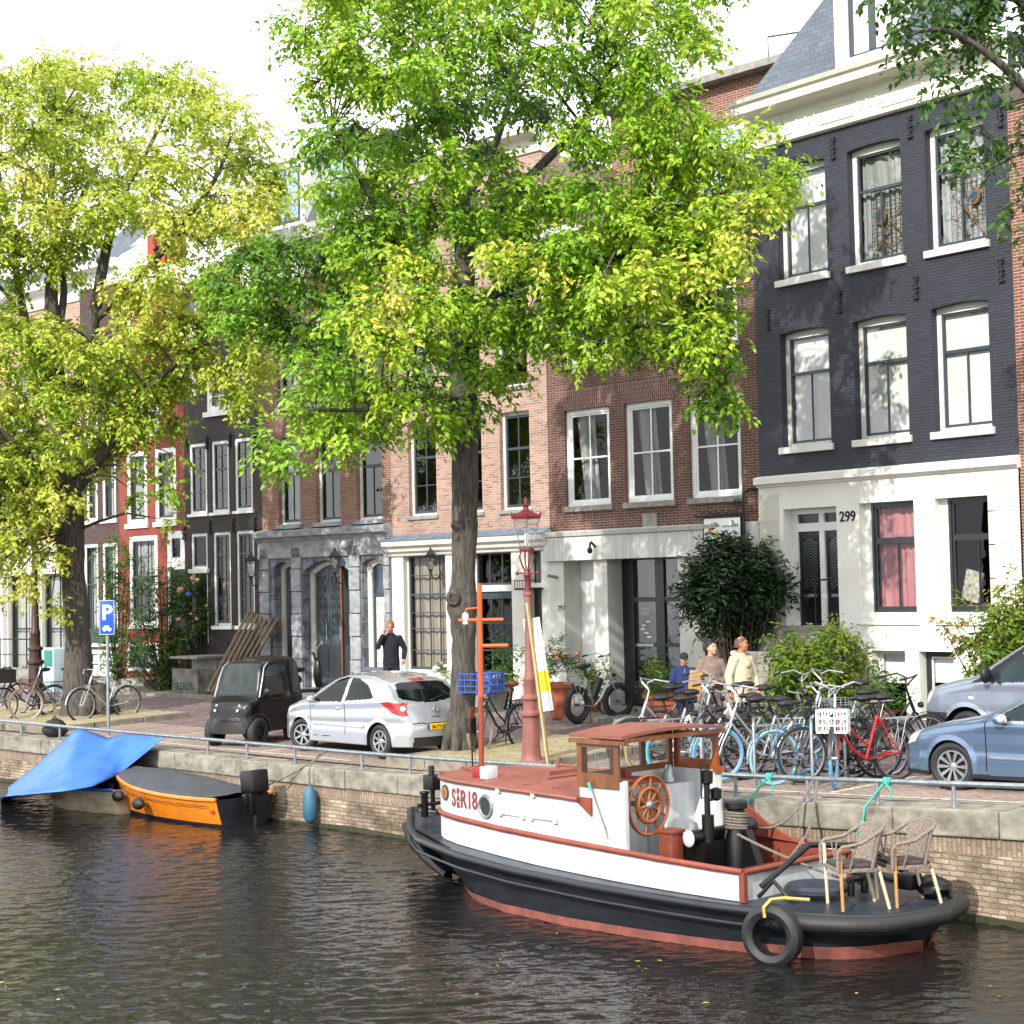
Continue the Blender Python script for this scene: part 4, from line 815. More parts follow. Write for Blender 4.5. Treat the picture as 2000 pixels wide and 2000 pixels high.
# ---------------------------------------------------------------- foliage kit
def leaf_mat(name,stops,trans=.4,rough=.45):
    m,nt,b=_nt(name); L=nt.links; out=nt.nodes['Material Output']
    at=nd(nt,'ShaderNodeAttribute'); at.attribute_name='tint'
    cr=nd(nt,'ShaderNodeValToRGB'); e=cr.color_ramp.elements
    e[0].position=stops[0][0]; e[0].color=stops[0][1]+(1,); e[1].position=stops[-1][0]; e[1].color=stops[-1][1]+(1,)
    for p,c in stops[1:-1]: x=e.new(p); x.color=c+(1,)
    L.new(at.outputs['Fac'],cr.inputs[0]); L.new(cr.outputs[0],b.inputs['Base Color']); b.inputs['Roughness'].default_value=rough
    t=nd(nt,'ShaderNodeBsdfTranslucent'); L.new(cr.outputs[0],t.inputs[0]); mx=nd(nt,'ShaderNodeMixShader'); mx.inputs[0].default_value=trans
    L.new(b.outputs[0],mx.inputs[1]); L.new(t.outputs[0],mx.inputs[2]); L.new(mx.outputs[0],out.inputs['Surface']); return m
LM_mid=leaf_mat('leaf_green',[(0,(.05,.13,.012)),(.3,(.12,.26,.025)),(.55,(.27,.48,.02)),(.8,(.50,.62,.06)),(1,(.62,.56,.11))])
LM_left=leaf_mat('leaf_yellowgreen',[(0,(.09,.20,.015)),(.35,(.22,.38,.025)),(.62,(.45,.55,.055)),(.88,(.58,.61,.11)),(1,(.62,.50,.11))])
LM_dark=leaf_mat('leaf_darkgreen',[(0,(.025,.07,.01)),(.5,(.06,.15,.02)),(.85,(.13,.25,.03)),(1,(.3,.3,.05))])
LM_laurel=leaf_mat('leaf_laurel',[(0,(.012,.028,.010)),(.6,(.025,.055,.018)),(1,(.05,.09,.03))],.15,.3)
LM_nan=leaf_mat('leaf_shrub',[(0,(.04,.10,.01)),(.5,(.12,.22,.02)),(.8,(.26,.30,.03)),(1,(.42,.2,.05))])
M_bark=mat('elm_bark','#5c564e',.95,var=.35,scale=7,bump=.9,col2='#242220',stretch=(3,3,.5))
M_twig=mat('twig_bark','#3a3128',.9,var=.2,scale=8)
def unit(a): return a/np.maximum(np.linalg.norm(a,axis=1,keepdims=True),1e-9)
def leaves(name,clumps,m,parent,L=.15,W=.075,nspray=26,nleaf=10,slen=.5,droop=.45,seed=1,squash=.8,twigs=True,base=None):
    """clumps: (x,y,z,r,tint). Builds every leaf of one crown as a small folded blade, plus fine twigs."""
    g=np.random.default_rng(seed); P=[];D=[];N=[];T=[];tw=MB()
    for (x,y,z,r,t0) in clumps:
        c=np.array([x,y,z]); k=max(4,int(nspray*(r/.65)**2*g.uniform(.85,1.15)))
        q=g.normal(size=(k,3)); q=unit(q)*(g.random((k,1))**.5); q[:,2]*=squash; o=c+q*r*.68
        d=q*1.0+g.normal(size=(k,3))*.35; d[:,2]-=droop; d=unit(d); l=slen*g.uniform(.6,1.2,k)
        if twigs:
            for i in range(0,k,2): tw.tube([c+(o[i]-c)*.15,o[i],o[i]+d[i]*l[i]*.6+np.array([0,0,-.04])],[.008,.005,.002],3,cap=False)
        ct=t0+g.normal()*.06
        for i in range(k):
            t=(np.arange(nleaf)+g.random(nleaf)*.6)/nleaf; side=np.cross(d[i],[0,0,1.]); side/=max(np.linalg.norm(side),1e-6)
            p=o[i]+d[i]*l[i]*t[:,None]; p[:,2]-=.22*l[i]*t**2; sg=np.where(np.arange(nleaf)%2==0,1,-1)[:,None]
            ld=d[i]*.55+side*sg*.8+g.normal(size=(nleaf,3))*.28; ld[:,2]-=.25; ld=unit(ld); p=p+g.normal(size=(nleaf,3))*.03
            nn=np.array([0,0,1.])+g.normal(size=(nleaf,3))*.45+np.array([-.15,-.3,0]); P.append(p);D.append(ld);N.append(nn); T.append(np.clip(ct+g.normal()*.09+g.normal(size=nleaf)*.07,0,1))
    P=np.concatenate(P);D=np.concatenate(D);N=np.concatenate(N);T=np.concatenate(T); n=len(P)
    s=g.uniform(.65,1.2,n)[:,None]; Wd=unit(np.cross(D,N)); Nn=unit(np.cross(Wd,D)); 
    v=np.empty((n,4,3)); v[:,0]=P; v[:,1]=P+D*L*s*.45+Wd*W*s*.5+Nn*W*.15; v[:,2]=P+D*L*s-Nn*L*.12; v[:,3]=P+D*L*s*.45-Wd*W*s*.5+Nn*W*.15
    if base is not None: v-=np.array(base)
    me=bpy.data.meshes.new(name); me.vertices.add(n*4); me.vertices.foreach_set('co',v.astype(np.float32).ravel())
    idx=(np.arange(n)*4)[:,None]+np.array([0,1,2,0,2,3]); me.loops.add(n*6); me.loops.foreach_set('vertex_index',idx.ravel().astype(np.int32))
    me.polygons.add(n*2); me.polygons.foreach_set('loop_start',(np.arange(n*2)*3).astype(np.int32)); me.polygons.foreach_set('loop_total',np.full(n*2,3,dtype=np.int32)); me.update(calc_edges=True)
    a=me.attributes.new('tint','FLOAT','POINT'); a.data.foreach_set('value',np.repeat(T,4).astype(np.float32)); me.materials.append(m)
    o=bpy.data.objects.new(name,me); C.objects.link(o); o.parent=parent
    if base is not None: o.location=(0,0,0)
    if twigs and tw.v:
        if base is not None: b=Vector(base); tw.v=[tuple(Vector(q)-b) for q in tw.v]
        tw.build('twigs',M_twig,parent,smooth=60,clean=False)
    return n
def inpoly(x,y,poly):
    c=False; j=len(poly)-1
    for i in range(len(poly)):
        a,b=poly[i],poly[j]
        if (a[1]>y)!=(b[1]>y) and x<(b[0]-a[0])*(y-a[1])/(b[1]-a[1])+a[0]: c=not c
        j=i
    return c
def scatter(poly,r,sp,seed=0,tries=2500):
    g=random.Random(seed); xs=[p[0] for p in poly]; ys=[p[1] for p in poly]; out=[]
    for _ in range(tries):
        x=g.uniform(min(xs),max(xs)); y=g.uniform(min(ys),max(ys))
        if inpoly(x,y,poly) and all((x-a)**2+(y-b)**2>sp*sp for a,b in out): out.append((x,y))
    return out
def tree(name,label,basepx,trunk,limbs,regions,lm,seed,leafk={},group='canal-side trees',cat='tree',Y=None,flare=1.15):
    g=random.Random(seed); bp=basepx if isinstance(basepx,Vector) else at_g(*basepx); Y0=Y or bp.y; e=empty(name,bp,0,label,cat,group); sk=[]
    def W(x,y,dy=0): return at_d(x,y,Y0+dy)-bp
    def rad(px,y=0): return px/2*Y0/F
    pts=[W(x,y,dy) for x,y,dy,_ in trunk]; rs=[rad(r_) for *_,r_ in trunk]
    def refine(pts,rs,n=4,j=.02):
        P=[];Q=[]
        for i in range(len(pts)-1):
            for k in range(n):
                t=k/n; p0=pts[max(i-1,0)];p1=pts[i];p2=pts[i+1];p3=pts[min(i+2,len(pts)-1)]
                P.append(.5*((2*p1)+(p2-p0)*t+(2*p0-5*p1+4*p2-p3)*t*t+(3*p1-p0-3*p2+p3)*t**3)); Q.append(lerp(rs[i],rs[i+1],t)*(1+g.uniform(-1,1)*j))
        P.append(pts[-1]);Q.append(rs[-1]); return P,Q
    P,Q=refine(pts,rs,6,.05); mb=MB(); mb.tube(P,Q,18)
    # lumpy bark: push vertices a little
    mb.v=[tuple(Vector(v)*1.0+Vector((g.uniform(-1,1),g.uniform(-1,1),0))*.012) for v in mb.v]
    for k in range(6): # root flare
        a=2*PI*k/6+.3; r0=rs[0]; mb.tube([(math.cos(a)*r0*.3,math.sin(a)*r0*.3,.7),(math.cos(a)*r0*.75,math.sin(a)*r0*.75,.28),(math.cos(a)*r0*flare,math.sin(a)*r0*flare,-.06)],[r0*.4,r0*.42,r0*.25],7)
    mb.build('trunk',M_bark,e,smooth=70); sk+=[(p,q) for p,q in zip(P,Q)][len(P)//3:]
    lb=MB()
    for lm_ in limbs:
        pp=[W(x,y,dy) for x,y,dy,_ in lm_]; rr=[rad(r_) for *_,r_ in lm_]; P,Q=refine(pp,rr,5,.04); lb.tube(P,Q,9); sk+=list(zip(P,Q))
    lb.build('limbs',M_bark,e,smooth=70)
    cl=[]; br=MB()
    for (poly,r,sp,tint,dys,nl) in regions:
        for li in range(nl):
            for (x,y) in scatter(poly,r,sp,g.random()):
                dy=g.uniform(*dys); p=W(x,y,dy); rr=r*Y0/F*g.uniform(.8,1.15)
                tt=tint+(.10*(-dy/2.5))+g.uniform(-.08,.08)  # nearer clumps tinted lighter as if front-lit, those behind darker
                cl.append((p.x,p.y,p.z,rr,min(max(tt,.05),.95)))
                best=min(sk,key=lambda s:(s[0]-p).length+max(0,s[0].z-p.z)*.8); q=best[0]; mid=(q+p)/2+Vector((g.uniform(-.15,.15),g.uniform(-.15,.15),.12*(p-q).length)); r0=min(best[1]*.45,.008+.014*(p-q).length)
                br.tube([q,lerp(q,mid,.5)+Vector((0,0,.04)),mid,lerp(mid,p,.6),p],[r0,r0*.85,r0*.65,r0*.4,.006],5,cap=False)
    br.build('branches',M_bark,e,smooth=70,clean=False)
    n=leaves('crown',cl,lm,e,seed=seed,**leafk); print('TREE',label[:20],len(cl),n); return e
# ---------------------------------------------------------------- central tree
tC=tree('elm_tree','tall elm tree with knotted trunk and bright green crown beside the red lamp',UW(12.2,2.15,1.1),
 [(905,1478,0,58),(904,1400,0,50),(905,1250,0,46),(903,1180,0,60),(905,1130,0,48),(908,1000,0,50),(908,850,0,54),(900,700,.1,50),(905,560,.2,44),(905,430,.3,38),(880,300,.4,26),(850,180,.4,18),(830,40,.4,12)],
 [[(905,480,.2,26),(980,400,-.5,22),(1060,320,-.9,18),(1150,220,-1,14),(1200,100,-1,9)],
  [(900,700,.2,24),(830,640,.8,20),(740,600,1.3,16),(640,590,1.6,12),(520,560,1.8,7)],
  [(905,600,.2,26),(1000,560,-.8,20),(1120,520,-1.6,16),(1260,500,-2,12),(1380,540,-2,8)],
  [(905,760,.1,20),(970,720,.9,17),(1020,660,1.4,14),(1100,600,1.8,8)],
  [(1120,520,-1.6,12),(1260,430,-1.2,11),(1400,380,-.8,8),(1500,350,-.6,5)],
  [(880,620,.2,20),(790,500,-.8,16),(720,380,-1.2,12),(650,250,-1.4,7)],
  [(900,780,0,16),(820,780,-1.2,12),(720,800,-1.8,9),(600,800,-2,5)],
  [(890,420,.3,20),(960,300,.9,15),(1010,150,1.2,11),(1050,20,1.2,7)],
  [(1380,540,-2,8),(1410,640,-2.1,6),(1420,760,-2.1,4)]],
 [# polygon, clump radius px, spacing, tint (front light and inner shade put in), depth range, layers
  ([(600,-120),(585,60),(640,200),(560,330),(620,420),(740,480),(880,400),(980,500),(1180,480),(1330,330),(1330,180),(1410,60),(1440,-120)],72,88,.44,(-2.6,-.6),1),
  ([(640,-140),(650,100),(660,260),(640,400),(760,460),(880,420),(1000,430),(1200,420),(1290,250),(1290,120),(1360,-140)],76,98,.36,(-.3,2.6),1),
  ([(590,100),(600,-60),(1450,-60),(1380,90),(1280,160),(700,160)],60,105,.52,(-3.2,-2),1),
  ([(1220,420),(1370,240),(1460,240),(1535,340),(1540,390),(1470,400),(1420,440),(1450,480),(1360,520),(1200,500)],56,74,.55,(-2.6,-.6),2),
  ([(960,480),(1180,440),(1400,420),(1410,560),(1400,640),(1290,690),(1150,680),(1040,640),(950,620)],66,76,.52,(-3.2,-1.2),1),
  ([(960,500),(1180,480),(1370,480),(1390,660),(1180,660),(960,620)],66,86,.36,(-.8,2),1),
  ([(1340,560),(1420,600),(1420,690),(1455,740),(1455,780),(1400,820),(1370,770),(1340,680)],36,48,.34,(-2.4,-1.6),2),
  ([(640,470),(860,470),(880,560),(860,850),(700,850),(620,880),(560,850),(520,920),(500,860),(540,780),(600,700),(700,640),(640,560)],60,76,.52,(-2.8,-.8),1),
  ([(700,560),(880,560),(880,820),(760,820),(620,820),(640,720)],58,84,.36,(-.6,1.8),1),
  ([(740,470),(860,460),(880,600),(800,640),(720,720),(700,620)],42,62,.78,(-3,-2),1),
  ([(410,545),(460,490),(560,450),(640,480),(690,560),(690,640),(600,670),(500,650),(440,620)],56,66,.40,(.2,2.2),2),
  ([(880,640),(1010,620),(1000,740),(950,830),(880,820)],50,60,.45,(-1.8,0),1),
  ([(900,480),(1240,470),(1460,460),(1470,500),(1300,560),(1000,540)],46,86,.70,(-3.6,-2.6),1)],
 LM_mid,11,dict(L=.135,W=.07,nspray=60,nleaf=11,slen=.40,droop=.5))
# knots on the trunk
# ---------------------------------------------------------------- left tree
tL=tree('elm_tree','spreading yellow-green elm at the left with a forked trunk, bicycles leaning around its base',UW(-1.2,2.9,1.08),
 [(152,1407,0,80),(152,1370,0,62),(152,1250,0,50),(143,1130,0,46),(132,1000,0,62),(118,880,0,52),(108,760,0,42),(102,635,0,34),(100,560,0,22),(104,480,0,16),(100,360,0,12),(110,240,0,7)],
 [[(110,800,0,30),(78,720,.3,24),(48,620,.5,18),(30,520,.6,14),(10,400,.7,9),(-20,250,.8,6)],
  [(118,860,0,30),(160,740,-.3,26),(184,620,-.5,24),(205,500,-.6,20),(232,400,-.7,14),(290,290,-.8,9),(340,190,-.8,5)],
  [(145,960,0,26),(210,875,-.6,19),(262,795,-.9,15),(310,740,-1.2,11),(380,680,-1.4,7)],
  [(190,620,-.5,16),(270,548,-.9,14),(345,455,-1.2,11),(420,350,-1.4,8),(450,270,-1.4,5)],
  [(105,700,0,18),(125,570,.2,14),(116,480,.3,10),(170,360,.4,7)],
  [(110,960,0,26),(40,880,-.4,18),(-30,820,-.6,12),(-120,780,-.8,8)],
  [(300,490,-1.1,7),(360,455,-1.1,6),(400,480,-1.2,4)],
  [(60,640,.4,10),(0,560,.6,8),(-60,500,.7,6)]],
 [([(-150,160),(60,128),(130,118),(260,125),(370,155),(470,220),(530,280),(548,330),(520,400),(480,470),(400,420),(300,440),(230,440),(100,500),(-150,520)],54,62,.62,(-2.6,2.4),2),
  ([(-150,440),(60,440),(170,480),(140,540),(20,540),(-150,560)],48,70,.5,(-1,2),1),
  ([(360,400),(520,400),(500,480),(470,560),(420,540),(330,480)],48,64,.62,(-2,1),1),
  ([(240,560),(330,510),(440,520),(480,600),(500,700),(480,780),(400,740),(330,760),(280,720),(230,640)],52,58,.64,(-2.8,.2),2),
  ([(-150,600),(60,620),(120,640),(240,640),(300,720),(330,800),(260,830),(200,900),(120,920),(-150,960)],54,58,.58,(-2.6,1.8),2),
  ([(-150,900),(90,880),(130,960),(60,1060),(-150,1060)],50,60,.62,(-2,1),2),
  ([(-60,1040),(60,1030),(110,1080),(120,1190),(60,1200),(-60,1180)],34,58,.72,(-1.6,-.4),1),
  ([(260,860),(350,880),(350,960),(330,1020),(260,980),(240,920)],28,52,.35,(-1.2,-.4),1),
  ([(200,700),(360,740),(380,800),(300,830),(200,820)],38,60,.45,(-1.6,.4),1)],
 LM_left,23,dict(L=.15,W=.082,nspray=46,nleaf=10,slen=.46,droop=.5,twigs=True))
# ---------------------------------------------------------------- right overhanging tree (trunk outside the frame)
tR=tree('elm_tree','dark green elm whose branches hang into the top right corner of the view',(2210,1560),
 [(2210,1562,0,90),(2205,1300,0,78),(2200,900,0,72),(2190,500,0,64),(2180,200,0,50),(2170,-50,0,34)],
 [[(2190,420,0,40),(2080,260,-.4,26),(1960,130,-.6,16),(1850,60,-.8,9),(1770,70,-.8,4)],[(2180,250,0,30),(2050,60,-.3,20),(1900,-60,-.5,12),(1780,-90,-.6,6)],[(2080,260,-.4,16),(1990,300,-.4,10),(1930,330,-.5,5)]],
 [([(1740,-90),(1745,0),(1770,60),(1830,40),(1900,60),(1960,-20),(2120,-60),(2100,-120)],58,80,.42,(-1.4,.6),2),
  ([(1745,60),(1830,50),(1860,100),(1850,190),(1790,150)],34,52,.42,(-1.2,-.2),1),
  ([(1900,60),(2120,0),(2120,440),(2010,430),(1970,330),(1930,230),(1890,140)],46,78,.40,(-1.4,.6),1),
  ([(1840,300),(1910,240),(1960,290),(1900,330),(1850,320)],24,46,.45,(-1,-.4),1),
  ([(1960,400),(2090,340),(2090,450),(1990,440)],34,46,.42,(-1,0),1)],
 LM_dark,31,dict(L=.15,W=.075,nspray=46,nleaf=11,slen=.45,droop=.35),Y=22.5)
for cx,cy in ((908,955),(889,1027)):
    p=at_d(cx,cy,tC.location.y-.22)-tC.location; q=MB(); q.wheelring(p,(0.2,-1,0),.05,.025,14,6); q.ell(p,.03,.02,.03,8,6); q.build('knot',M_bark,tC)
p=at_d(886,1168,tC.location.y-.2)-tC.location; q=MB(); q.ell(p,.13,.1,.15,12,10); q.wheelring(p+Vector((.0,-.09,-.01)),(0,-1,0),.085,.03,14,6); q.build('burl',M_bark,tC)
# ---------------------------------------------------------------- tug boat
M_hull=mat('navy_black_hull','#20242a',.36,.0,var=.35,scale=3,bump=.15,col2='#101318',stretch=(.6,1,3),spec=.5)
M_deck=mat('dark_deck_paint','#2c3440',.38,var=.3,scale=3,bump=.12)
M_boot=mat('faded_red_boot','#8f5044',.75,var=.3,scale=4,stretch=(1.5,1.5,1),col2='#5f3a32')
M_tugw=mat('tug_white','#cbd1d5',.45,var=.16,scale=3.6,stretch=(1.6,1.6,.3),bump=.05,col2='#a9a79f')
M_redox=mat('red_oxide_paint','#86402f',.55,var=.2,scale=4,col2='#6b3226')
M_redoxr=mat('red_oxide_roof','#875043',.6,var=.25,scale=2.5,col2='#6d3f35')
M_wood=mat('varnished_wood','#7d4a1c',.35,var=.3,scale=6,stretch=(1,1,.3),coat=.3,col2='#4e2a10')
M_wood2=mat('lit_orange_varnish','#a2571b',.35,var=.3,scale=6,stretch=(1,1,.3),coat=.3,col2='#6b3512')
M_rub=mat('black_rubber','#1c1c1e',.6,var=.2,scale=8,bump=.1)
M_blkm=mat('black_machine_paint','#0d0e10',.35,.1,var=.3,scale=8)
M_rope=mat('grey_rope','#736a60',.9,var=.25,scale=30,bump=.3); M_trope=mat('teal_rope','#3fae9c',.8,var=.2,scale=30); M_yrope=mat('yellow_rope','#b9a55a',.85,var=.2,scale=30)
TUG=empty('tug_boat',UW(19.5,-1.72,0),QANG,'old black and white tug boat with red oxide roof and varnished wooden wheelhouse','boat')
hx=[-3.95,-3.9,-3.75,-3.5,-3.05,-2.5,-1.4,-.4,.8,1.8,2.6,3.2,3.6,3.9,4.12,4.24,4.28]
hw=[.02,.07,.18,.40,.76,1.10,1.38,1.47,1.48,1.42,1.32,1.2,1.08,.92,.7,.42,.02]
HW=lambda x: interp(x,hx,hw)
ZD=lambda x: interp(x,[-3.95,-3.2,-2,-.5,1,2.5,4.2],[.82,.73,.65,.57,.52,.48,.46])
WL=lambda x: interp(x,[-2.9,-2.6,-2.15,-1.6,-.8,.4,1.6,2.6,3.3,3.75,4.0,4.15],[0,.2,.6,.98,1.26,1.38,1.32,1.18,1.0,.8,.5,.0])
ZS=lambda x: interp(x,[-3.95,-3.8,-3.5,-3.15,-2.8,-2.4],[.62,.45,.25,.1,-.05,-.4])
xs=sorted(set([round(v,3) for v in list(np.linspace(-3.94,-2.6,18))+list(np.linspace(-2.5,3,26))+list(np.linspace(3.1,4.26,18))]))
def hsec(x,sgn):
    zd=ZD(x); d=HW(x); zb=max(ZS(x),-.4); wlw=WL(x) if x<4.14 else 0; P=[]
    ww=min(wlw,d)
    for t in (0,.12,.3,.5,.7,.85,1.):
        z=lerp(zd-.05,.0 if zb<0 else zb,t)
        if zb>=0: y=d*(1-t)**.55
        else: y=lerp(d-.04,ww,t**.8 if x<0 else t)
        P.append((x if x<3.3 else x-(x-3.3)*.12*t,sgn*y,z))
    if zb<0: P.append((P[-1][0],sgn*ww*.75,-.4))
    else: P.append((P[-1][0],0,zb-.02))
    return P
q=MB()
for sg in (-1,1): q.grid([hsec(x,sg) for x in xs])
q.grid([hsec(xs[-1],-1),hsec(xs[-1],1)]); hull=q.build('hull',M_hull,TUG,smooth=50)
# boot stripe: thin skin proud of the hull near the waterline
q=MB()
for sg in (-1,1):
    r0=[];r1=[];r2=[]
    for x in xs:
        if x<-2.75: continue
        zd=ZD(x); d=HW(x)-.04; w_=min(WL(x),HW(x)) if x<4.14 else 0
        def at(z):
            t=1-z/(zd-.05); y=lerp(d,w_,max(t,0)**.8 if x<0 else t); xx=x if x<3.3 else x-(x-3.3)*.12*t
            return (xx+(.012 if x>3.3 else 0),sg*(y+.008),z)
        r0.append(at(.10+.05*max(0,(x-2.5)/1.7)));r1.append(at(.05));r2.append(at(.0)); 
    q.grid([r0,r1,r2]); 
q.build('boot_stripe',M_boot,hull,smooth=50)
q=MB()
q.v=[]
# deck
q=MB(); q.grid([[(x,y*HW(x)*.99,ZD(x)-.045+.035*(1-y*y)) for y in np.linspace(-1,1,11)] for x in xs]); q.build('deck',M_deck,TUG,smooth=60)
pl=[(x,-HW(x),ZD(x)-.02) for x in xs]; pr=[(x,HW(x),ZD(x)-.02) for x in reversed(xs)]
q=MB(); q.tube(pl+[(4.3,0,ZD(4.2)-.02)]+pr,.05,8,closed=True); q.tube([(x,-HW(x)-.01,ZD(x)-.16) for x in xs if x>-4],.022,6); q.build('rubbing_strake',M_hull,TUG,smooth=60)
# bow fender pad, bitts
q=MB(); q.tube([(-4.02,0,.62),(-3.85,-.03,.4),(-3.55,-.03,.2),(-3.15,-.05,.02)],[.1,.11,.1,.08],8); q.build('bow_fender',M_rub,TUG)
q=MB(); 
for y in (-.18,.18): q.lathe([(.05,0),(.05,.3),(.07,.3),(.07,.34)],10,(-3.45,y,ZD(-3.8)-.03))
q.tube([(-3.45,-.3,ZD(-3.4)+.18),(-3.45,.3,ZD(-3.4)+.18)],.028,8); q.tube([(-3.6,.1,ZD(-4)+.0),(-3.63,.1,ZD(-4)+.6)],[.03,.045],8); q.ob((-3.58,.1,ZD(-4)+.38),.2,.22,.2); q.build('bow_bitts',M_blkm,TUG,bevel=.01)
# superstructure outline (half plan), x -> y
sx=[-2.74,-2.72,-2.66,-2.54,-2.35,-2.0,-1.2,-.2,.8,1.6,2.2,2.58]; sy=[0.0,.34,.54,.68,.79,.88,.97,1.03,1.05,1.02,.97,.92]
SW=lambda x: interp(x,sx,sy)
ZB=lambda x: ZD(x)-.02; ZR=lambda x: interp(x,[-2.74,-1,.8,2.6],[.99,.91,.85,.77]); ZC_=lambda x: interp(x,[-3.1,0,.2],[1.43,1.39,1.38])
sxx=sorted(set([-2.74,-2.735,-2.72,-2.7,-2.66,-2.6,-2.54,-2.45,-2.35]+[round(v,2) for v in np.linspace(-2.25,2.58,40)]))
ZT=lambda x: ZC_(x) if x<=.2 else (ZR(x)+(1.38-ZR(x))*(1-min((x-.2)/.88,1))**1.12 if x<1.08 else ZR(x))
q=MB()
for sg in (-1,1):
    q.grid([[(x,sg*SW(x),ZB(x)),(x,sg*SW(x),ZR(x)),(x,sg*SW(x),max(ZT(x),ZR(x)+.001))] for x in sxx])
    q.grid([[(x,sg*(SW(x)-.03),ZB(x)-.1),(x,sg*(SW(x)-.03),ZR(x)),(x,sg*(SW(x)-.03),max(ZT(x),ZR(x)+.001))] for x in sxx if x>.2])
q.grid([[(2.58,y,ZB(2.5)),(2.58,y,ZR(2.6))] for y in (-.92,.92)]); 
q.build('white_bulwark',M_tugw,TUG,smooth=40)
q=MB(); n=[(x,-SW(x)-.012,ZR(x)) for x in sxx]; m_=[(x,SW(x)+.012,ZR(x)) for x in reversed(sxx)]
q.tube(n,.035,8); q.tube(m_,.035,8); q.tube([(2.6,-.92,ZR(2.6)),(2.6,.92,ZR(2.6))],.035,8)
q.box(2.55,2.62,-.96,-.90,ZB(2.6),ZR(2.6)); q.box(2.55,2.62,.90,.96,ZB(2.6),ZR(2.6)); q.build('red_capping_rail',M_redox,TUG,smooth=60)
# cabin roof, hatches
q=MB(); rx=[x for x in sxx if x<.35]+[.3]
q.grid([[(x,v*(SW(x)+.03),ZC_(x)+.05*(1-v*v)) for v in np.linspace(-1,1,11)] for x in rx]); q.tube([(x,-(SW(x)+.02),ZC_(x)-.005) for x in rx],.028,6); q.tube([(x,(SW(x)+.02),ZC_(x)-.005) for x in rx],.028,6)
roof=q.build('cabin_roof',M_redoxr,TUG,smooth=40)
q=MB()
for (a,b_,c,d_) in ((-1.6,-.9,-.35,.45),(-.75,.0,-.62,.25)): q.box(a,b_,c,d_,1.4,1.475)
q.tube([(-2.6,-.25,1.4),(-2.6,-.25,1.5),(-1.9,-.5,1.5),(-1.9,-.5,1.4)],.012,5)
for x in (-1.75,-.95,-.45): q.tube([(x,-.72,1.37),(x,-.72,1.44),(x+.12,-.74,1.44),(x+.12,-.74,1.37)],.01,5)
q.tube([(-1.6,.5,1.45),(-1.55,.5,1.62)],.03,6); q.tube([(-1.55,.5,1.52),(.1,.35,1.52)],.022,6); q.ob((-1.2,.1,1.5),.25,.5,.05); q.build('roof_hatch',M_redoxr,roof,smooth=0,bevel=.008)
q=MB(); 
for x in (-1.1,-.45): q.ob((x,-SW(x)-.02,1.37),.06,.05,.05)
for x0_ in (-1.08,-.5):
    for k in (0,.42): q.ob((x0_+k,-SW(x0_+k)-.015,1.09),.06,.04,.045)
    q.tube([(x0_,-SW(x0_)-.03,1.1),(x0_+.42,-SW(x0_+.42)-.03,1.1)],.008,5)
q.build('hatch_hinges',M_tugw,TUG,smooth=0)
def side_frame(x): # orthonormal frame of the cabin side at x, near side
    a=Vector((x-.05,-SW(x-.05),0)); b_=Vector((x+.05,-SW(x+.05),0)); t=(b_-a).normalized(); return t,Vector((t.y,-t.x,0))
for (x,rr,nm) in ((-1.38,.13,'porthole'),):
    t,n_=side_frame(x); c=Vector((x,-SW(x),1.15)); q=MB(); q.wheelring(c+n_*.01,n_,rr,.022,22,6); p=q.build(nm,M_redox if 0 else M_galv,TUG); M3=Matrix((t,Vector((0,0,1)),n_)).transposed(); MB().lathe([(rr,.0),(rr,.006)],22,c+n_*.004,M3).build('glass',mat('dark_porthole','#1b2422',.1),p)
t,n_=side_frame(-2.3); c=Vector((-2.3,-SW(-2.3),1.24)); M3=Matrix((t,Vector((0,0,1)),n_)).transposed(); q=MB().lathe([(.10,0),(.1,.012)],20,c,M3).build('bow_emblem',mat('emblem_dark','#3c3a36',.5),TUG)
MB().lathe([(.07,0),(.07,.008)],20,c+n_*.011,M3).build('emblem_ring',mat('emblem_gold','#8a7440',.5),q); MB().ob(c+n_*.022,.045,.07,.006,M3).build('emblem_shield',mat('emblem_red','#a8352c',.5),q)
M_redl=mat('dark_red_lettering','#7e3128',.5,var=.05)
def letter(s_,x,z,h,nm='registration_letter',sxl=1.):
    t,n_=side_frame(x); M4=Matrix((t,Vector((0,0,1)),n_)).transposed(); o=text(s_,nm,TUG,Vector((x,-SW(x),z))+n_*.006,h,M_redl,rot=M4.to_euler(),ext=.004,sx=sxl,bold=.006)
for s_,x,h in (('S',-2.07,.3),('R',-1.85,.3),('1',-1.72,.3),('8',-1.61,.3)): letter(s_,x,1.1,h,sxl=.75)
for k,s_ in enumerate('BAR'): letter(s_,-1.96,1.26-k*.085,.09)
# red and white lamp box, mast
q=MB(); q.box(-1.95,-1.8,-.66,-.49,1.42,1.58); lb_=q.build('side_light_box',mat('red_enamel','#8e1e22',.35),TUG,bevel=.01); MB().box(-1.8,-1.66,-.665,-.485,1.415,1.585).build('white_face',M_tugw,lb_,bevel=.008)
M_or=mat('orange_mast','#c4501f',.5,var=.12,scale=5)
mp_=at_d(929,1505,1).copy(); 
mx,my=-2.5,.0
mst=empty('mast',(mx,my,1.4)); mst.parent=TUG
q=MB(); q.tube([(0,0,0),(.02,.0,1.0)],.035,10); q.build('mast_foot',mat('mast_brown','#8a3a22',.5),mst); q=MB(); q.tube([(.02,0,1.0),(.035,0,2.48)],.034,10); q.tube([(.03-.22,-.18,2.0),(.03+.24,.2,2.0)],.024,8); q.tube([(.03,0,1.66),(.03+.28,.24,1.66)],.026,8)
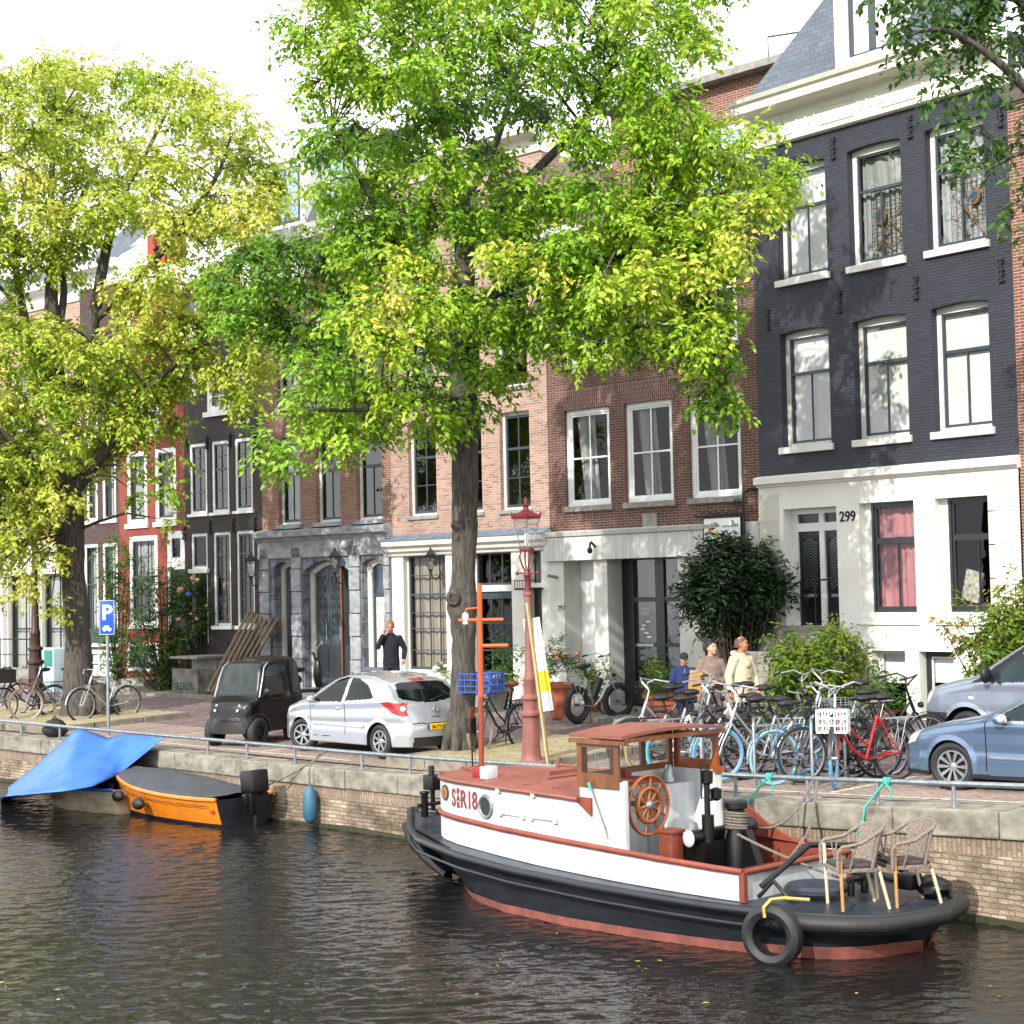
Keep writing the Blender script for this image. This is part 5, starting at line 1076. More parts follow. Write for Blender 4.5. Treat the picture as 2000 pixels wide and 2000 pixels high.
q.tube([(.03,0,2.16),(-.12,-.1,2.15),(-.14,-.12,2.05)],.014,6); q.build('mast_pole',M_or,mst); MB().lathe([(.035,-.09),(.045,-.05),(.045,.03),(.02,.06)],10,(-.13,-.11,2.04)).build('mast_lantern',M_white2,mst)
q=MB(); q.tube([(-.1,-.06,0),(-.12,-.06,.55)],.012,6); q.ob((-.12,-.06,.62),.1,.1,.2); q.tube([(-.06,-.04,0),(-.13,-.1,1.95)],.005,4); q.build('mast_wiring',M_blkm,mst); MB().tube([(-.12,-.08,.6),(-.08,-.08,.85)],.035,8).build('bottle',mat('brown_bottle','#5d2a18',.2),mst)
# wheelhouse
X0,X1,Y0,Y1=.28,.96,-1.0,.64; zf=.2; zw=1.60; zr=2.05
q=MB(); q.box(X0,X1,Y0,Y0+.03,.7,zw); q.box(X0,X0+.03,Y0+.03,Y1-.03,.5,zw); q.box(X0,X1+.07,Y1-.03,Y1,.3,zw); q.box(X1,X1+.035,Y0-.01,Y0+.045,.7,zw+.02); q.box(.32,.62,.1,.62,.4,1.45); whl=q.build('wheelhouse_wall',M_tugw,TUG,smooth=0)
def wframe(mb,a,b_,z0,z1,npan,th=.045,w=.075,bot=.16):
    a=Vector(a);b_=Vector(b_); d=(b_-a); L_=d.length; d.normalize(); 
    def V(s,z): return a+d*s+Vector((0,0,z))
    mb.bar(V(0,z0+bot/2),V(L_,z0+bot/2),th,bot); mb.bar(V(0,z1-w/2),V(L_,z1-w/2),th-.004,w)
    for k in range(npan+1):
        s_=min(max(L_*k/npan,w/2),L_-w/2); mb.bar(V(s_,z0+bot),V(s_,z1-w),w,th-.008,up=d.cross(Vector((0,0,1))))
q=MB(); wframe(q,(X0-.02,Y0,0),(X1-.05,Y0,0),zw-.08,zr,1); wf=q.build('near_window_frame',M_wood,TUG,smooth=0)
q=MB(); wframe(q,(X0,Y0+.04,0),(X0,Y1-.04,0),zw,zr,3,bot=.07); q.build('front_window_frame',M_wood,TUG,smooth=0)
q=MB(); wframe(q,(X0+.02,Y1,0),(X1+.02,Y1,0),zw,zr,1,bot=.12); q.box(X1,X1+.1,Y1-.08,Y1+.02,zw-.02,zw+.05); q.build('far_window_frame',M_wood2,TUG,smooth=0)  # far frame in brighter orange wood: sunlight put into its colour
for a,b_ in (((X0+.05,Y0,0),(X1-.12,Y0,0)),((X0,Y0+.1,0),(X0,Y1-.1,0)),((X0+.1,Y1,0),(X1-.05,Y1,0))):
    MB().add([(a[0],a[1],zw+.05),(b_[0],b_[1],zw+.05),(b_[0],b_[1],zr-.05),(a[0],a[1],zr-.05)],[(0,1,2,3)]).build('window_pane',M_glass,TUG,smooth=0,clean=False)
q=MB(); q.grid([[(x,y,zr+.05+.075*(1-((y-(Y0+Y1)/2)/1.1)**2)-(0 if 1 else 0)) for y in np.linspace(Y0-.07,Y1+.07,13)] for x in (X0-.08,X1+.07)])
q.grid([[(x,y,zr+.012+.075*(1-((y-(Y0+Y1)/2)/1.1)**2)) for y in np.linspace(Y0-.07,Y1+.07,13)] for x in (X0-.08,X1+.07)])
for x in (X0-.08,X1+.07): q.grid([[(x,y,zr+d_+.075*(1-((y-(Y0+Y1)/2)/1.1)**2)) for y in np.linspace(Y0-.07,Y1+.07,13)] for d_ in (.012,.05)])
for y in (Y0-.07,Y1+.07): z=zr+.075*(1-((y-(Y0+Y1)/2)/1.1)**2); q.add([(X0-.08,y,z+.012),(X1+.07,y,z+.012),(X1+.07,y,z+.05),(X0-.08,y,z+.05)],[(0,1,2,3)])
q.build('wheelhouse_roof',M_redoxr,TUG,smooth=30)
q=MB(); q.box(X0-.1,X1+.1,Y0-.07,Y0-.02,zr-.03,zr+.02); q.box(X1+.05,X1+.1,Y0-.02,Y1+.05,zr+.0,zr+.045); q.build('roof_edge_moulding',M_wood,TUG,smooth=0)
q=MB(); q.prism([(.2,1.4),(.48,1.4),(.48,.98),(.2,.98)],-1.03,-1.005,'xz'); q.build('red_side_wedge',M_redox,TUG,smooth=0)
q=MB(); q.tube([(.52,-1.07,1.5),(.76,-1.07,.98)],.012,6); bm_=q.build('boat_hook_pole',M_galv,TUG); MB().tube([(.49,-1.07,1.58),(.525,-1.07,1.49)],.018,6).build('teal_tip',M_trope,bm_)
# steering wheel
wc=Vector((.9,-.52,1.3)); q=MB(); ax=Vector((1,0,0)); q.wheelring(wc,ax,.335,.02,36,8,rw=.024); q.wheelring(wc,ax,.19,.028,28,8,rw=.03)
for k in range(10):
    a=2*PI*k/10+.15; d_=Vector((0,math.cos(a),math.sin(a))); q.tube([wc+d_*.2,wc+d_*.33],[.013,.011],6)
    if k%1==0: q.tube([wc+d_*.05,wc+d_*.18],[.02,.02],6)
sw_=q.build('steering_wheel',M_wood2,TUG); MB().lathe([(.055,-.02),(.06,0),(.05,.03),(.02,.05)],14,wc,Matrix.Rotation(PI/2,3,'Y')).build('wheel_hub',M_galv,sw_)
MB().tube([wc,(.3,-.52,1.3)],.03,8).build('wheel_axle',M_galv,sw_)
q=MB(); q.box(.95,1.15,-.42,-.22,.35,.98); q.box(.93,1.17,-.44,-.2,.98,1.02); q.build('red_pedestal',M_redox,TUG,bevel=.01)
q=MB(); q.box(.3,.75,-.75,-.1,1.52,1.56); q.box(.3,.45,-.8,-.72,1.5,1.64); q.box(.3,.4,-.35,-.25,1.55,1.66); q.build('chart_shelf',M_redox,TUG,smooth=0)
q=MB(); q.lathe([(.035,0),(.035,.12),(.012,.18),(.012,.22)],10,(.42,.35,1.47)); bt=q.build('bottle_on_shelf',M_blkm,TUG); MB().lathe([(.015,.22),(.015,.25)],8,(.42,.35,1.47)).build('cap',mat('yellow_cap','#c8a030',.4),bt); q=MB(); q.lathe([(.09,0),(.05,.16),(.03,.2)],10,(.45,.35,1.46)); q.build('oil_lamp',M_galv,TUG)
# cockpit: red inside, towing gear
q=MB(); 
for sg in (-1,1):
    q.grid([[(x,sg*(SW(x)-.045),.15),(x,sg*(SW(x)-.045),ZR(x)-.01)] for x in [v for v in sxx if v>1.0]])
q.add([(.3,-1,.18),(2.52,-.9,.18),(2.52,.9,.18),(.3,1,.18)],[(0,1,2,3)]); q.add([(2.53,-.88,.15),(2.53,.88,.15),(2.53,.88,.8),(2.53,-.88,.8)],[(0,1,2,3)])
q.build('red_cockpit_lining',M_redox,TUG,smooth=0)
q=MB(); q.add([(1.1,.93,ZR(1.2)),(1.1,.93,1.2),(1.45,.93,.98),(1.9,.92,ZR(2)),(1.1,.97,ZR(1.2)),(1.1,.97,1.2),(1.45,.97,.98),(1.9,.96,ZR(2))],[(0,1,2,3),(7,6,5,4),(1,5,6,2),(2,6,7,3)]); q.build('red_far_quarter',M_redox,TUG,smooth=0)
q=MB(); q.tube([(1.3,-.28,.93),(1.3,.75,.93)],.085,14); q.box(1.05,1.45,-.2,.6,.18,.88); q.tube([(1.38,-.05,.2),(1.38,-.05,1.18)],.07,14); q.tube([(1.36,.42,.95),(1.36,.42,1.18)],.03,8)
q.tube([(1.25,.1,.9),(1.25,.1,1.5)],.035,8); q.lathe([(.04,0),(.07,.02),(.075,.15),(.05,.16)],10,(1.25,.1,1.5)); q.lathe([(.03,0),(.065,.03),(.07,.13),(.02,.15)],10,(1.25,.26,1.3)); q.tube([(1.25,.1,1.35),(1.25,.0,1.35),(1.25,.0,1.72),(1.25,.12,1.72),(1.25,.12,1.66)],.01,5)
q.tube([(1.25,.1,1.32),(1.25,.26,1.32)],.018,6); q.build('engine_gear',M_blkm,TUG,smooth=40)
MB().ell((1.3,-.3,.93),.085,.03,.1,14,8).build('white_end_cap',M_tugw,TUG)
q=MB(); q.lathe([(.14,.2),(.13,.9),(.1,1.0),(.1,1.22),(.14,1.24),(.14,1.3)],14,(1.52,.28,0)); q.prism([(1.4,.2),(2.02,.2),(1.69,1.0),(1.42,1.0)],.24,.36,'xz'); q.ell((1.56,.46,1.02),.1,.12,.1); q.build('towing_bitt',M_blkm,TUG)
q=MB()
for k in range(6): q.wheelring((1.52,.28,1.01+k*.034),(.05*(k%2),.1,1),.12,.017,16,5)
q.tube([(1.4,.28,1.02),(1.38,.24,.8),(1.43,.2,.62)],.015,5); q.build('wound_rope',M_rope,TUG)
q=MB()
for k in range(14): q.ob((1.3+k*.085,.873,.42+.012*math.sin(k)),.014,.01,.014)
for x in (1.6,1.95,2.3): q.box(x,x+.02,.86,.88,.2,.76)
q.build('rivet_rows',M_redox,TUG,smooth=0)
# stern gear
q=MB(); fx=[x for x in xs if x>3.02]
q.tube([(x+.03,-HW(x)-.05,ZD(x)-.07) for x in fx]+[(4.38,0,ZD(4.2)-.06)]+[(x+.03,HW(x)+.05,ZD(x)-.07) for x in reversed(fx)],.085,12); q.build('stern_fender_roll',M_rub,TUG,smooth=60)
q=MB(); q.ell((3.9,.6,.56),.2,.18,.12,12,8,jit=.08); q.tube([(3.5,.8,.6),(3.2,.4,.95),(2.9,-.2,1.0),(2.72,-.8,.62)],.035,8); q.tube([(2.72,-.85,.52),(2.9,-.82,.7),(3.1,-.8,.52)],.025,8); q.build('towing_arch',M_blkm,TUG)
q=MB(); q.lathe([(.34,.53),(.34,.57),(.3,.6)],18,(2.98,-.2,0)); q.build('deck_hatch',M_deck,TUG)
q=MB(); q.lathe([(.04,.5),(.04,.70)],8,(3.37,.12,0)); q.lathe([(.04,.5),(.04,.7)],8,(3.37,-.12,0)); q.ob((3.37,.0,.66),.06,.35,.04); q.build('stern_bitts',M_blkm,TUG,bevel=.008); MB().ob((3.7,.45,.62),.2,.2,.16).build('deck_box',M_blkm,TUG,bevel=.008); MB().lathe([(.07,.5),(.05,.7),(.03,.95)],10,(3.05,.55,0)).build('vent_pipe',M_blkm,TUG)
q=MB(); q.box(-2.9,-1.75,-1.3,-1.27,.0,.03); 
q.v=[(v[0],-(HW(v[0])-.04)+(v[1]+1.285),ZD(v[0])+v[2]) for v in q.v]; q.build('scupper_slot',M_blkm,TUG,smooth=0)
def tw(p): return TUG.matrix_world@Vector(p)
bpy.context.view_layer.update()
# ---- tyre fender (a thing hanging on the hull)
ty=empty('tyre_fender',(0,0,0),0,'worn black car tyre hanging on the side of the tug as a fender','tyre')
p=Vector((3.28,-HW(3.28)-.17,.27)); ty.location=UW(19.5,-1.72,0)+Matrix.Rotation(QANG,3,'Z')@p; ty.rotation_euler=(0,0,QANG+.22)
def tyre(mb,R_,w,r_in,n=40,c=(0,0,0)):
    prof=[(r_in,-w*.36),(r_in+.02,-w*.44),((R_+r_in)/2,-w*.52),(R_-.03,-w*.45),(R_-.004,-w*.33),(R_,-w*.1),(R_,w*.1),(R_-.004,w*.33),(R_-.03,w*.45),((R_+r_in)/2,w*.52),(r_in+.02,w*.44),(r_in,w*.36)]
    vs=[];m=len(prof)
    for i in range(n):
        a=2*PI*i/n
        for (r,y) in prof: vs.append((c[0]+r*math.cos(a),c[1]+y,c[2]+r*math.sin(a)))
    mb.add(vs,[(i*m+j,((i+1)%n)*m+j,((i+1)%n)*m+(j+1)%m,i*m+(j+1)%m) for i in range(n) for j in range(m)])
q=MB(); tyre(q,.315,.2,.19); 
q.build('tyre',M_rub,ty,smooth=40); q=MB(); q.tube([(-.02,-.12,.20),(-.02,-.14,.3),(.0,-.02,.36),(.08,.12,.36),(.3,.25,.34)],.018,6); q.build('yellow_rope',M_yrope,ty)
# ---- wicker chairs
M_wick=mat('grey_wicker','#8b7f74',.85,var=.3,scale=45,bump=.8,col2='#5d544c'); M_rat=mat('rattan_cane','#b98b52',.5,var=.2,scale=10,col2='#9a6f3c'); M_rat_lit=mat('sunlit_cane','#cfc3a4',.5,var=.15,scale=10); M_cush=mat('dark_plaid_seat','#4a3c3a',.9,var=.4,scale=18,col2='#211b1b')
def chair(loc,rz,label,mleg):
    e=empty('wicker_armchair',loc,rz,label,'chair','wicker chairs on the stern deck')
    # seat faces +x ; back at -x
    for (x,y,bx,by,ln) in ((.22,.25,.2,.24,.62),(.22,-.25,.2,-.24,.62),(-.2,.2,-.3,.22,.42),(-.2,-.2,-.3,-.22,.42)):
        MB().tube([(bx,by,0),(x,y,ln)],[.017,.019],8).build('leg',mleg if x<0 or y<0 else M_rat,e)  # paler legs have the sunlight on the cane put into their colour
    q=MB(); q.box(-.21,.24,-.23,.23,.38,.42); q.build('seat',M_wick,e,bevel=.012); q=MB(); q.box(-.19,.22,-.21,.21,.42,.455); q.build('seat_cushion',M_cush,e,bevel=.015)
    n=14; rows=[]
    for k in range(6):
        t=k/5; z=lerp(.42,.84,t); row=[]
        for i in range(n+1):
            a=lerp(-1.05,1.05,i/n); rad_=lerp(.235,.275,t); row.append((-.03-lerp(.19,.25,t)*math.cos(a)-.04*t,rad_*math.sin(a)*1.12,z-.05*(abs(a)/1.05)**2*t))
        rows.append(row)
    q=MB(); q.grid(rows); q.grid([[ (p[0]+.018,p[1]*.95,p[2]) for p in r] for r in rows]); q.grid([rows[0],[(p[0]+.018,p[1]*.95,p[2]) for p in rows[0]]]); q.build('backrest',M_wick,e,smooth=60)
    top=rows[-1]; q=MB(); q.tube([(.25,-.27,.40),(.25,-.28,.60),(.21,-.285,.65),(.0,-.285,.68)]+[tuple(p) for p in top]+[(.0,.285,.68),(.21,.285,.65),(.25,.28,.60),(.25,.27,.40)],.02,8)
    q.tube([(.12,-.25,.42),(.06,-.28,.67)],.009,5); q.tube([(.1,-.25,.42),(.14,-.28,.66)],.009,5); q.tube([(.12,.25,.42),(.06,.28,.67)],.009,5); q.build('arm_frame',mleg if mleg is M_rat else M_wick,e,smooth=60)
    q=MB(); q.tube([tuple(rows[0][0]),tuple(rows[-1][0])],.018,6); q.tube([tuple(rows[0][-1]),tuple(rows[-1][-1])],.018,6); q.build('back_post',M_wick,e); return e
def deckp(x,y): p=UW(19.5,-1.72,0)+Matrix.Rotation(QANG,3,'Z')@Vector((x,y,0)); p.z=ZD(x)-.045+.035*(1-min(1,(y/HW(x)))**2)+.004; return p
def tug_at(px,py,z): p=at_z(px,py,z)-UW(19.5,-1.72,0); q=Matrix.Rotation(-QANG,3,'Z')@p; return q.x,q.y
x,y=tug_at(1668,1764,.49); chair(deckp(x,y),R(188),'grey wicker armchair nearer the bow on the tug deck, the left of the pair',M_rat_lit)
x,y=tug_at(1768,1757,.49); chair(deckp(x,y),R(192),'grey wicker armchair nearer the stern on the tug deck, the right of the pair',M_rat_lit)
# ---- ropes from rail to tug
def rope(pts,r,m,name,label,n=20,sag=.0,cat='rope',group=None):
    P=[]
    for i in range(len(pts)-1):
        a,b_=Vector(pts[i]),Vector(pts[i+1])
        for k in range(n): t=k/n; p=a.lerp(b_,t); p.z-=sag*4*t*(1-t); P.append(p)
    P.append(Vector(pts[-1])); o=MB().tube(P,r,6).build(name,m,smooth=60,at=P[0]); return tag(o,label,cat,group)
railp=lambda px: (lambda u:UW(u,.12,quay_z(u)+.27))(uw(at_z(px,1550,1.3))[0])
def onrail(px):
    best=min(np.linspace(-10,30,1600),key=lambda u:abs(proj(UW(u,.12,quay_z(u)+.27))[0]-px)); return UW(best,.12,quay_z(best)+.27)
T0=UW(19.5,-1.72,0); T3=lambda x,y,z: T0+Matrix.Rotation(QANG,3,'Z')@Vector((x,y,z))
r1=onrail(1588); r2=onrail(1596)
rope([r1,T3(1.6,.36,1.08)],.018,M_rope,'mooring_rope','grey mooring rope sagging from the quay railing to the black towing bitt, upper strand',sag=.28)
rope([r2,T3(2.0,.9,.86),T3(1.7,.36,.6)],.018,M_rope,'mooring_rope','grey mooring rope running over the far bulwark of the tug, lower strand',sag=.16)
rope([T3(1.6,.2,.95),T3(3.3,-.1,.66)],.016,M_rope,'stern_line','grey rope from the wound towing bitt back to the stern deck by the chairs',sag=.03)
for px,dp,lab in ((1502,.95,'teal knotted rope tied to the railing beside the wheelhouse, hanging low over the wall'),(1733,.62,'teal rope tied to the railing above the wicker chairs')):
    a=onrail(px); n_=-QN; q=MB(); 
    for k in range(5): q.wheelring(a+QT*(-.03+.018*k)+Vector((0,0,-.0)),(QT+Vector((0,0,.3*(k%2)))),.042,.011,10,5)
    o_=a+n_*.06; P=[o_+Vector((0,0,-.02)),o_+Vector((0,0,-.12))-QT*.1,o_+n_*.12+Vector((0,0,-.3))-QT*.2,o_+n_*.14+Vector((0,0,-.5))-QT*.22,o_+n_*.16+Vector((0,0,-dp))-QT*.3]; q.tube(P,.014,6)
    q.tube([P[3],P[3]+QT*.08+Vector((0,0,-.2)),P[3]+QT*.06+Vector((0,0,-.34))],.011,5); q.ell(P[3],.035,.035,.05,8,6); q.tube([o_,o_+QT*.1+Vector((0,0,-.1)),o_+QT*.08+Vector((0,0,-.2))],.012,5)
    q.v=[tuple(Vector(v)-a) for v in q.v]; ob=q.build('teal_rope',M_trope,smooth=60); ob.location=a; tag(ob,lab,'rope','teal ropes tied to the quay railing')
# ---------------------------------------------------------------- vehicles
M_tyre=mat('tyre_rubber','#26262a',.75,var=.15,scale=10); M_alloy=mat('alloy_silver','#b9bcc0',.28,.85,var=.08); M_blkp=mat('black_trim_plastic','#17181a',.5,var=.1)
M_carglass=mat('car_glass_dark','#0c1415',.05,var=.3,scale=1.5,spec=.22); M_under=mat('wheel_well_black','#0b0b0c',.9,var=.1)
M_redlamp=mat('tail_lamp_red','#a30d16',.12,var=.15,scale=9,coat=1); M_clear=mat('clear_lamp','#d8dde0',.08,.3,var=.1,scale=12,coat=1)
M_plate=mat('plate_yellow','#e3b505',.4,var=.03)
def paint(name,c,met=.45,rough=.3): return mat(name,c,rough,met,var=.03,scale=1.2,coat=1)
def carbody(par,L,prof,W0,sill,arches,zc,belt,tumble,rc,cls,mats,bot=None,crown=.035,dx=.02,nrow=84,nlat=44,flare=.02,names=None):
    px=[p[0] for p in prof]; pz=[p[1] for p in prof]
    # smooth profile by fine resample + box filter
    gx=np.linspace(px[0],px[-1],1600); gz_=np.interp(gx,px,pz); k=np.ones(41)/41; pad=np.concatenate([np.full(20,gz_[0]),gz_,np.full(20,gz_[-1])]); gz_=np.convolve(pad,k,'valid')
    sl=np.gradient(gz_,gx); ds=np.sqrt(1+sl**2); cum=np.concatenate([[0],np.cumsum((ds[1:]+ds[:-1])/2*np.diff(gx))]); n=int(cum[-1]/dx); xs=np.interp(np.linspace(0,cum[-1],n),cum,gx)
    xs=np.array(sorted(set(np.round(np.concatenate([xs]+[np.linspace(xc-r_,xc+r_,50) for xc,r_ in arches]),4)))); xs=xs[(xs>=px[0])&(xs<=px[-1])]
    zt=np.interp(xs,gx,gz_); slx=np.interp(xs,gx,sl); cs=1/np.sqrt(1+slx**2)
    zb=np.array([sill if bot is None else bot(x) for x in xs])
    for xc,r_ in arches:
        m=np.abs(xs-xc)<r_; zb[m]=np.maximum(zb[m],zc+np.sqrt(np.maximum(r_**2-(xs[m]-xc)**2,0)))
    v=np.linspace(0,1,nrow+1); v=v-.10*np.sin(2*PI*v)/1.3*0; v=1-(1-v)**1.25
    Z=zb[:,None]+(zt-zb)[:,None]*v[None,:]; X=np.repeat(xs[:,None],nrow+1,1)
    d=np.clip((zt[:,None]-Z)*cs[:,None],0,None); rcx=np.array([rc(x) for x in xs])[:,None]
    rd=rcx*(1-np.sqrt(np.clip(1-(1-np.clip(d/rcx,0,1))**2,0,1)))
    bl=np.array([belt(x) for x in xs])[:,None]
    Y=np.array([W0(x) for x in xs])[:,None]-np.clip(Z-bl,0,None)*tumble-rd-.10*np.clip(.42-Z,0,None)**1.0*.5-.03*np.clip(1-np.abs(Z-(bl-.04))/.10,0,1)*-.5
    Y+= -.012*np.exp(-((Z-.5*(sill+bl))/.06)**2)
    for xc,r_ in arches:
        rr=np.sqrt((X-xc)**2+(Z-zc)**2); Y+=flare*np.clip(1-np.abs(rr-r_)/.07,0,1)*(Z<bl)
    nc=len(xs); V=[];F_=[];K=[]
    def idx(side,i,j): return (side*nc+i)*(nrow+1)+j
    for side,sg in ((0,-1),(1,1)):
        for i in range(nc):
            for j in range(nrow+1): V.append((X[i,j],sg*Y[i,j],Z[i,j]))
    for side,sg in ((0,-1),(1,1)):
        for i in range(nc-1):
            for j in range(nrow):
                f=(idx(side,i,j),idx(side,i+1,j),idx(side,i+1,j+1),idx(side,i,j+1)); F_.append(f if side==0 else f[::-1]); K.append('side')
    base=len(V); lat=np.linspace(-1,1,nlat+1)
    def wi(i,k):
        if k==0: return idx(0,i,nrow)
        if k==nlat: return idx(1,i,nrow)
        return base+i*(nlat-1)+k-1
    for i in range(nc):
        nrm=np.array([-slx[i],1])*cs[i]
        for k_ in range(1,nlat):
            t=lat[k_]; c=crown*(1-t*t); V.append((xs[i]+nrm[0]*c,t*Y[i,nrow],zt[i]+nrm[1]*c))
    for i in range(nc-1):
        for k_ in range(nlat): F_.append((wi(i,k_),wi(i+1,k_),wi(i+1,k_+1),wi(i,k_+1))); K.append('wrap')
    for i,ii in ((0,0),(nc-1,1)): # end caps
        b2=len(V)
        def ci(j,k_):
            if k_==0: return idx(0,i,j)
            if k_==nlat: return idx(1,i,j)
            if j==nrow: return wi(i,k_)
            return b2+j*(nlat-1)+k_-1
        for j in range(nrow):
            for k_ in range(1,nlat):
                t=lat[k_]; c=(.05+crown)*(1-t*t)*(1 if ii else -1); V.append((xs[i]+c,t*Y[i,j],Z[i,j]))
        for j in range(nrow):
            for k_ in range(nlat):
                f=(ci(j,k_),ci(j,k_+1),ci(j+1,k_+1),ci(j+1,k_)); F_.append(f if ii else f[::-1]); K.append('end')
    for i in range(nc-1): F_.append((idx(0,i,0),idx(1,i,0),idx(1,i+1,0),idx(0,i+1,0))); K.append('bot')
    V=np.array(V); parts={}
    for f,kk in zip(F_,K):
        c=V[list(f)].mean(0); nm='underbody' if kk=='bot' else cls(c[0],c[1],c[2],kk); parts.setdefault(nm,[]).append(f)
    # smooth shared normals: compute on whole mesh then hand to each part
    me=bpy.data.meshes.new('tmp'); me.from_pydata([tuple(p) for p in V],[],F_); bm=bmesh.new(); bm.from_mesh(me); bmesh.ops.recalc_face_normals(bm,faces=bm.faces); bm.to_mesh(me); bm.free(); me.update()
    fn={}
    VN=np.empty(len(V)*3); me.vertices.foreach_get('normal',VN); VN=VN.reshape(-1,3)
    objs={}
    for nm,fs in parts.items():
        # islands on the two sides are separate windows/lamps -> split into own objects by side
        groups={nm:fs}
        if nm=='trim': groups={(nm,-1):[f for f in fs if V[list(f)].mean(0)[0]<L/2],(nm,1):[f for f in fs if V[list(f)].mean(0)[0]>=L/2]}
        if nm in(names or {}) and names[nm]=='split':
            groups={(nm,-1):[f for f in fs if V[list(f)].mean(0)[1]<0],(nm,1):[f for f in fs if V[list(f)].mean(0)[1]>=0]}
        for gk,gf in groups.items():
            if not gf: continue
            used=sorted({i for f in gf for i in f}); mp={a:b for b,a in enumerate(used)}
            m2=bpy.data.meshes.new(nm); m2.from_pydata([tuple(V[a]) for a in used],[],[tuple(mp[i] for i in f) for f in gf]); m2.materials.append(mats[nm])
            m2.polygons.foreach_set('use_smooth',[nm!='underbody']*len(m2.polygons)); m2.update()
            if nm!='underbody': 
                try: m2.normals_split_custom_set_from_vertices([tuple(VN[a]) for a in used])
                except Exception as ex: print(ex)
            o=bpy.data.objects.new(nm,m2); C.objects.link(o); o.parent=par; objs[gk]=o
    bpy.data.meshes.remove(me); return objs
def pin(x,y,poly): return inpoly(x,y,poly)
def wheel(par,x,y,z,R_,w,rim,ns,m_rim,steer=0,twin=False,cover=False):
    e=empty('wheel',(x,y,z)); e.parent=par; e.rotation_euler=(0,0,steer); sg=-1 if y<0 else 1
    q=MB(); tyre(q,R_,w,rim); q.build('tyre',M_tyre,e,smooth=40)
    q=MB(); q.wheelring((0,sg*w*.34,0),(0,1,0),rim-.012,.016,32,6); q.wheelring((0,-sg*w*.3,0),(0,1,0),rim-.012,.014,32,6)
    Mx=Matrix.Rotation(-PI/2*sg,3,'X')
    q.lathe([(.001,w*.33),(.035,w*.33),(.06,w*.28),(.07,w*.2)],16,(0,0,0),Mx)
    for k in range(ns):
        a=2*PI*k/ns
        for off in ((-.07,.07) if twin else (0,)):
            d0=Vector((math.cos(a),0,math.sin(a))); d1=Vector((math.cos(a+off),0,math.sin(a+off))); q.bar(d0*.05+Vector((0,sg*w*.3,0)),d1*(rim-.01)+Vector((0,sg*w*.34,0)),.035 if not twin else .022,.03,up=Vector((0,1,0)))
    q.build('rim',m_rim,e,smooth=40); MB().lathe([(rim-.01,-w*.2),(rim-.01,w*.05),(.02,w*.06)],24,(0,0,0),Mx,cap=False).build('brake_drum',mat('brake_grey','#3a3b3d',.5,.5),e,smooth=40); return e
def place(name,label,cat,u,w_,ang,sc=1,group=None):
    p=UW(u,w_); p.z=gz(u,w_+.8)+.004; e=empty(name,p,QANG+ang,label,cat,group); e.scale=(sc,)*3; return e
# ======== silver hatchback
SIL=paint('silver_paint','#b4b8bc',.55,.28)
A=Vector((9.05,1.2)); B_=Vector((11.3,1.12)); an=math.atan2(B_.y-A.y,B_.x-A.x); sc=.915
fr=A-(B_-A).normalized()*.84*sc
car=place('parked_car','small silver three-door hatchback with yellow plate parked beside the middle tree','car',fr.x+math.sin(-an)*0,fr.y,an,sc,'cars parked along the canal')
cx=.835; off=Matrix.Rotation(QANG+an,3,'Z')@Vector((0,.76,0)); car.location=car.location+off
prof=[(0,.50),(.03,.62),(.12,.74),(.35,.86),(.7,.97),(.98,1.03),(1.1,1.07),(1.4,1.24),(1.75,1.40),(2.1,1.475),(2.5,1.49),(2.9,1.465),(3.25,1.40),(3.45,1.34),(3.6,1.22),(3.8,1.01),(3.87,.93),(3.93,.72),(3.97,.62),(3.995,.5),(3.99,.42)]
W0=lambda x: interp(x,[0,.05,.15,.35,.7,1.2,2.6,3.4,3.7,3.88,3.97,4.0],[.52,.60,.70,.79,.84,.855,.855,.84,.80,.72,.63,.58])
belt=lambda x: interp(x,[0,1,2,3,3.6,4],[.8,.93,.97,1.03,1.06,1.06])
gA=[(1.22,1.0),(1.95,1.39),(2.15,1.43),(2.28,1.43),(2.22,.985),(1.3,.95)]; gB=[(2.33,1.0),(2.37,1.425),(2.62,1.41),(2.95,1.3),(3.18,1.09),(3.12,1.06)]
def cls(x,y,z,k):
    if k=='side':
        if pin(x,z,gA) or pin(x,z,gB): return 'side_window'
        if x>3.42 and pin(x,z,[(3.42,1.0),(3.62,1.03),(3.9,.98),(4.05,.8),(3.88,.76),(3.7,.82)]): return 'tail_light'
        if x<.55 and pin(x,z,[(.05,.62),(.1,.72),(.55,.9),(.5,.78),(.2,.62)]): return 'headlight'
        if abs(x-2.31)<.009 and .38<z<1.0 or abs(x-1.2)<.009 and .4<z<.97 : return 'seam'
        if abs(z-.335)<.02 and .5<x<3.6: return 'seam' if z<.325 else 'body'
        return 'body'
    if 1.13<x<1.72 and k=='wrap' and abs(y)<.60-.05: return 'windscreen'
    if x>3.3:
        if k=='wrap' and pin(abs(y),z,[(0,1.36),(.45,1.35),(.56,1.32),(.66,1.12),(.6,1.06),(.3,1.00),(0,.985)]): return 'rear_window'
        if z>1.365 and z<1.41 and abs(y)<.17 and x>3.3: return 'brake_light'
        if pin(abs(y),z,[(.54,.99),(.9,1.03),(.9,.76),(.66,.78)]): return 'tail_light'
        if abs(z-.62)<.009 and abs(y)<.62: return 'seam'
        if z<.38 and abs(y)<.55: return 'trim'
        return 'body'
    if x<.1 and k!='bot' and z<.62 and abs(y)<.4: return 'trim'
    return 'body'
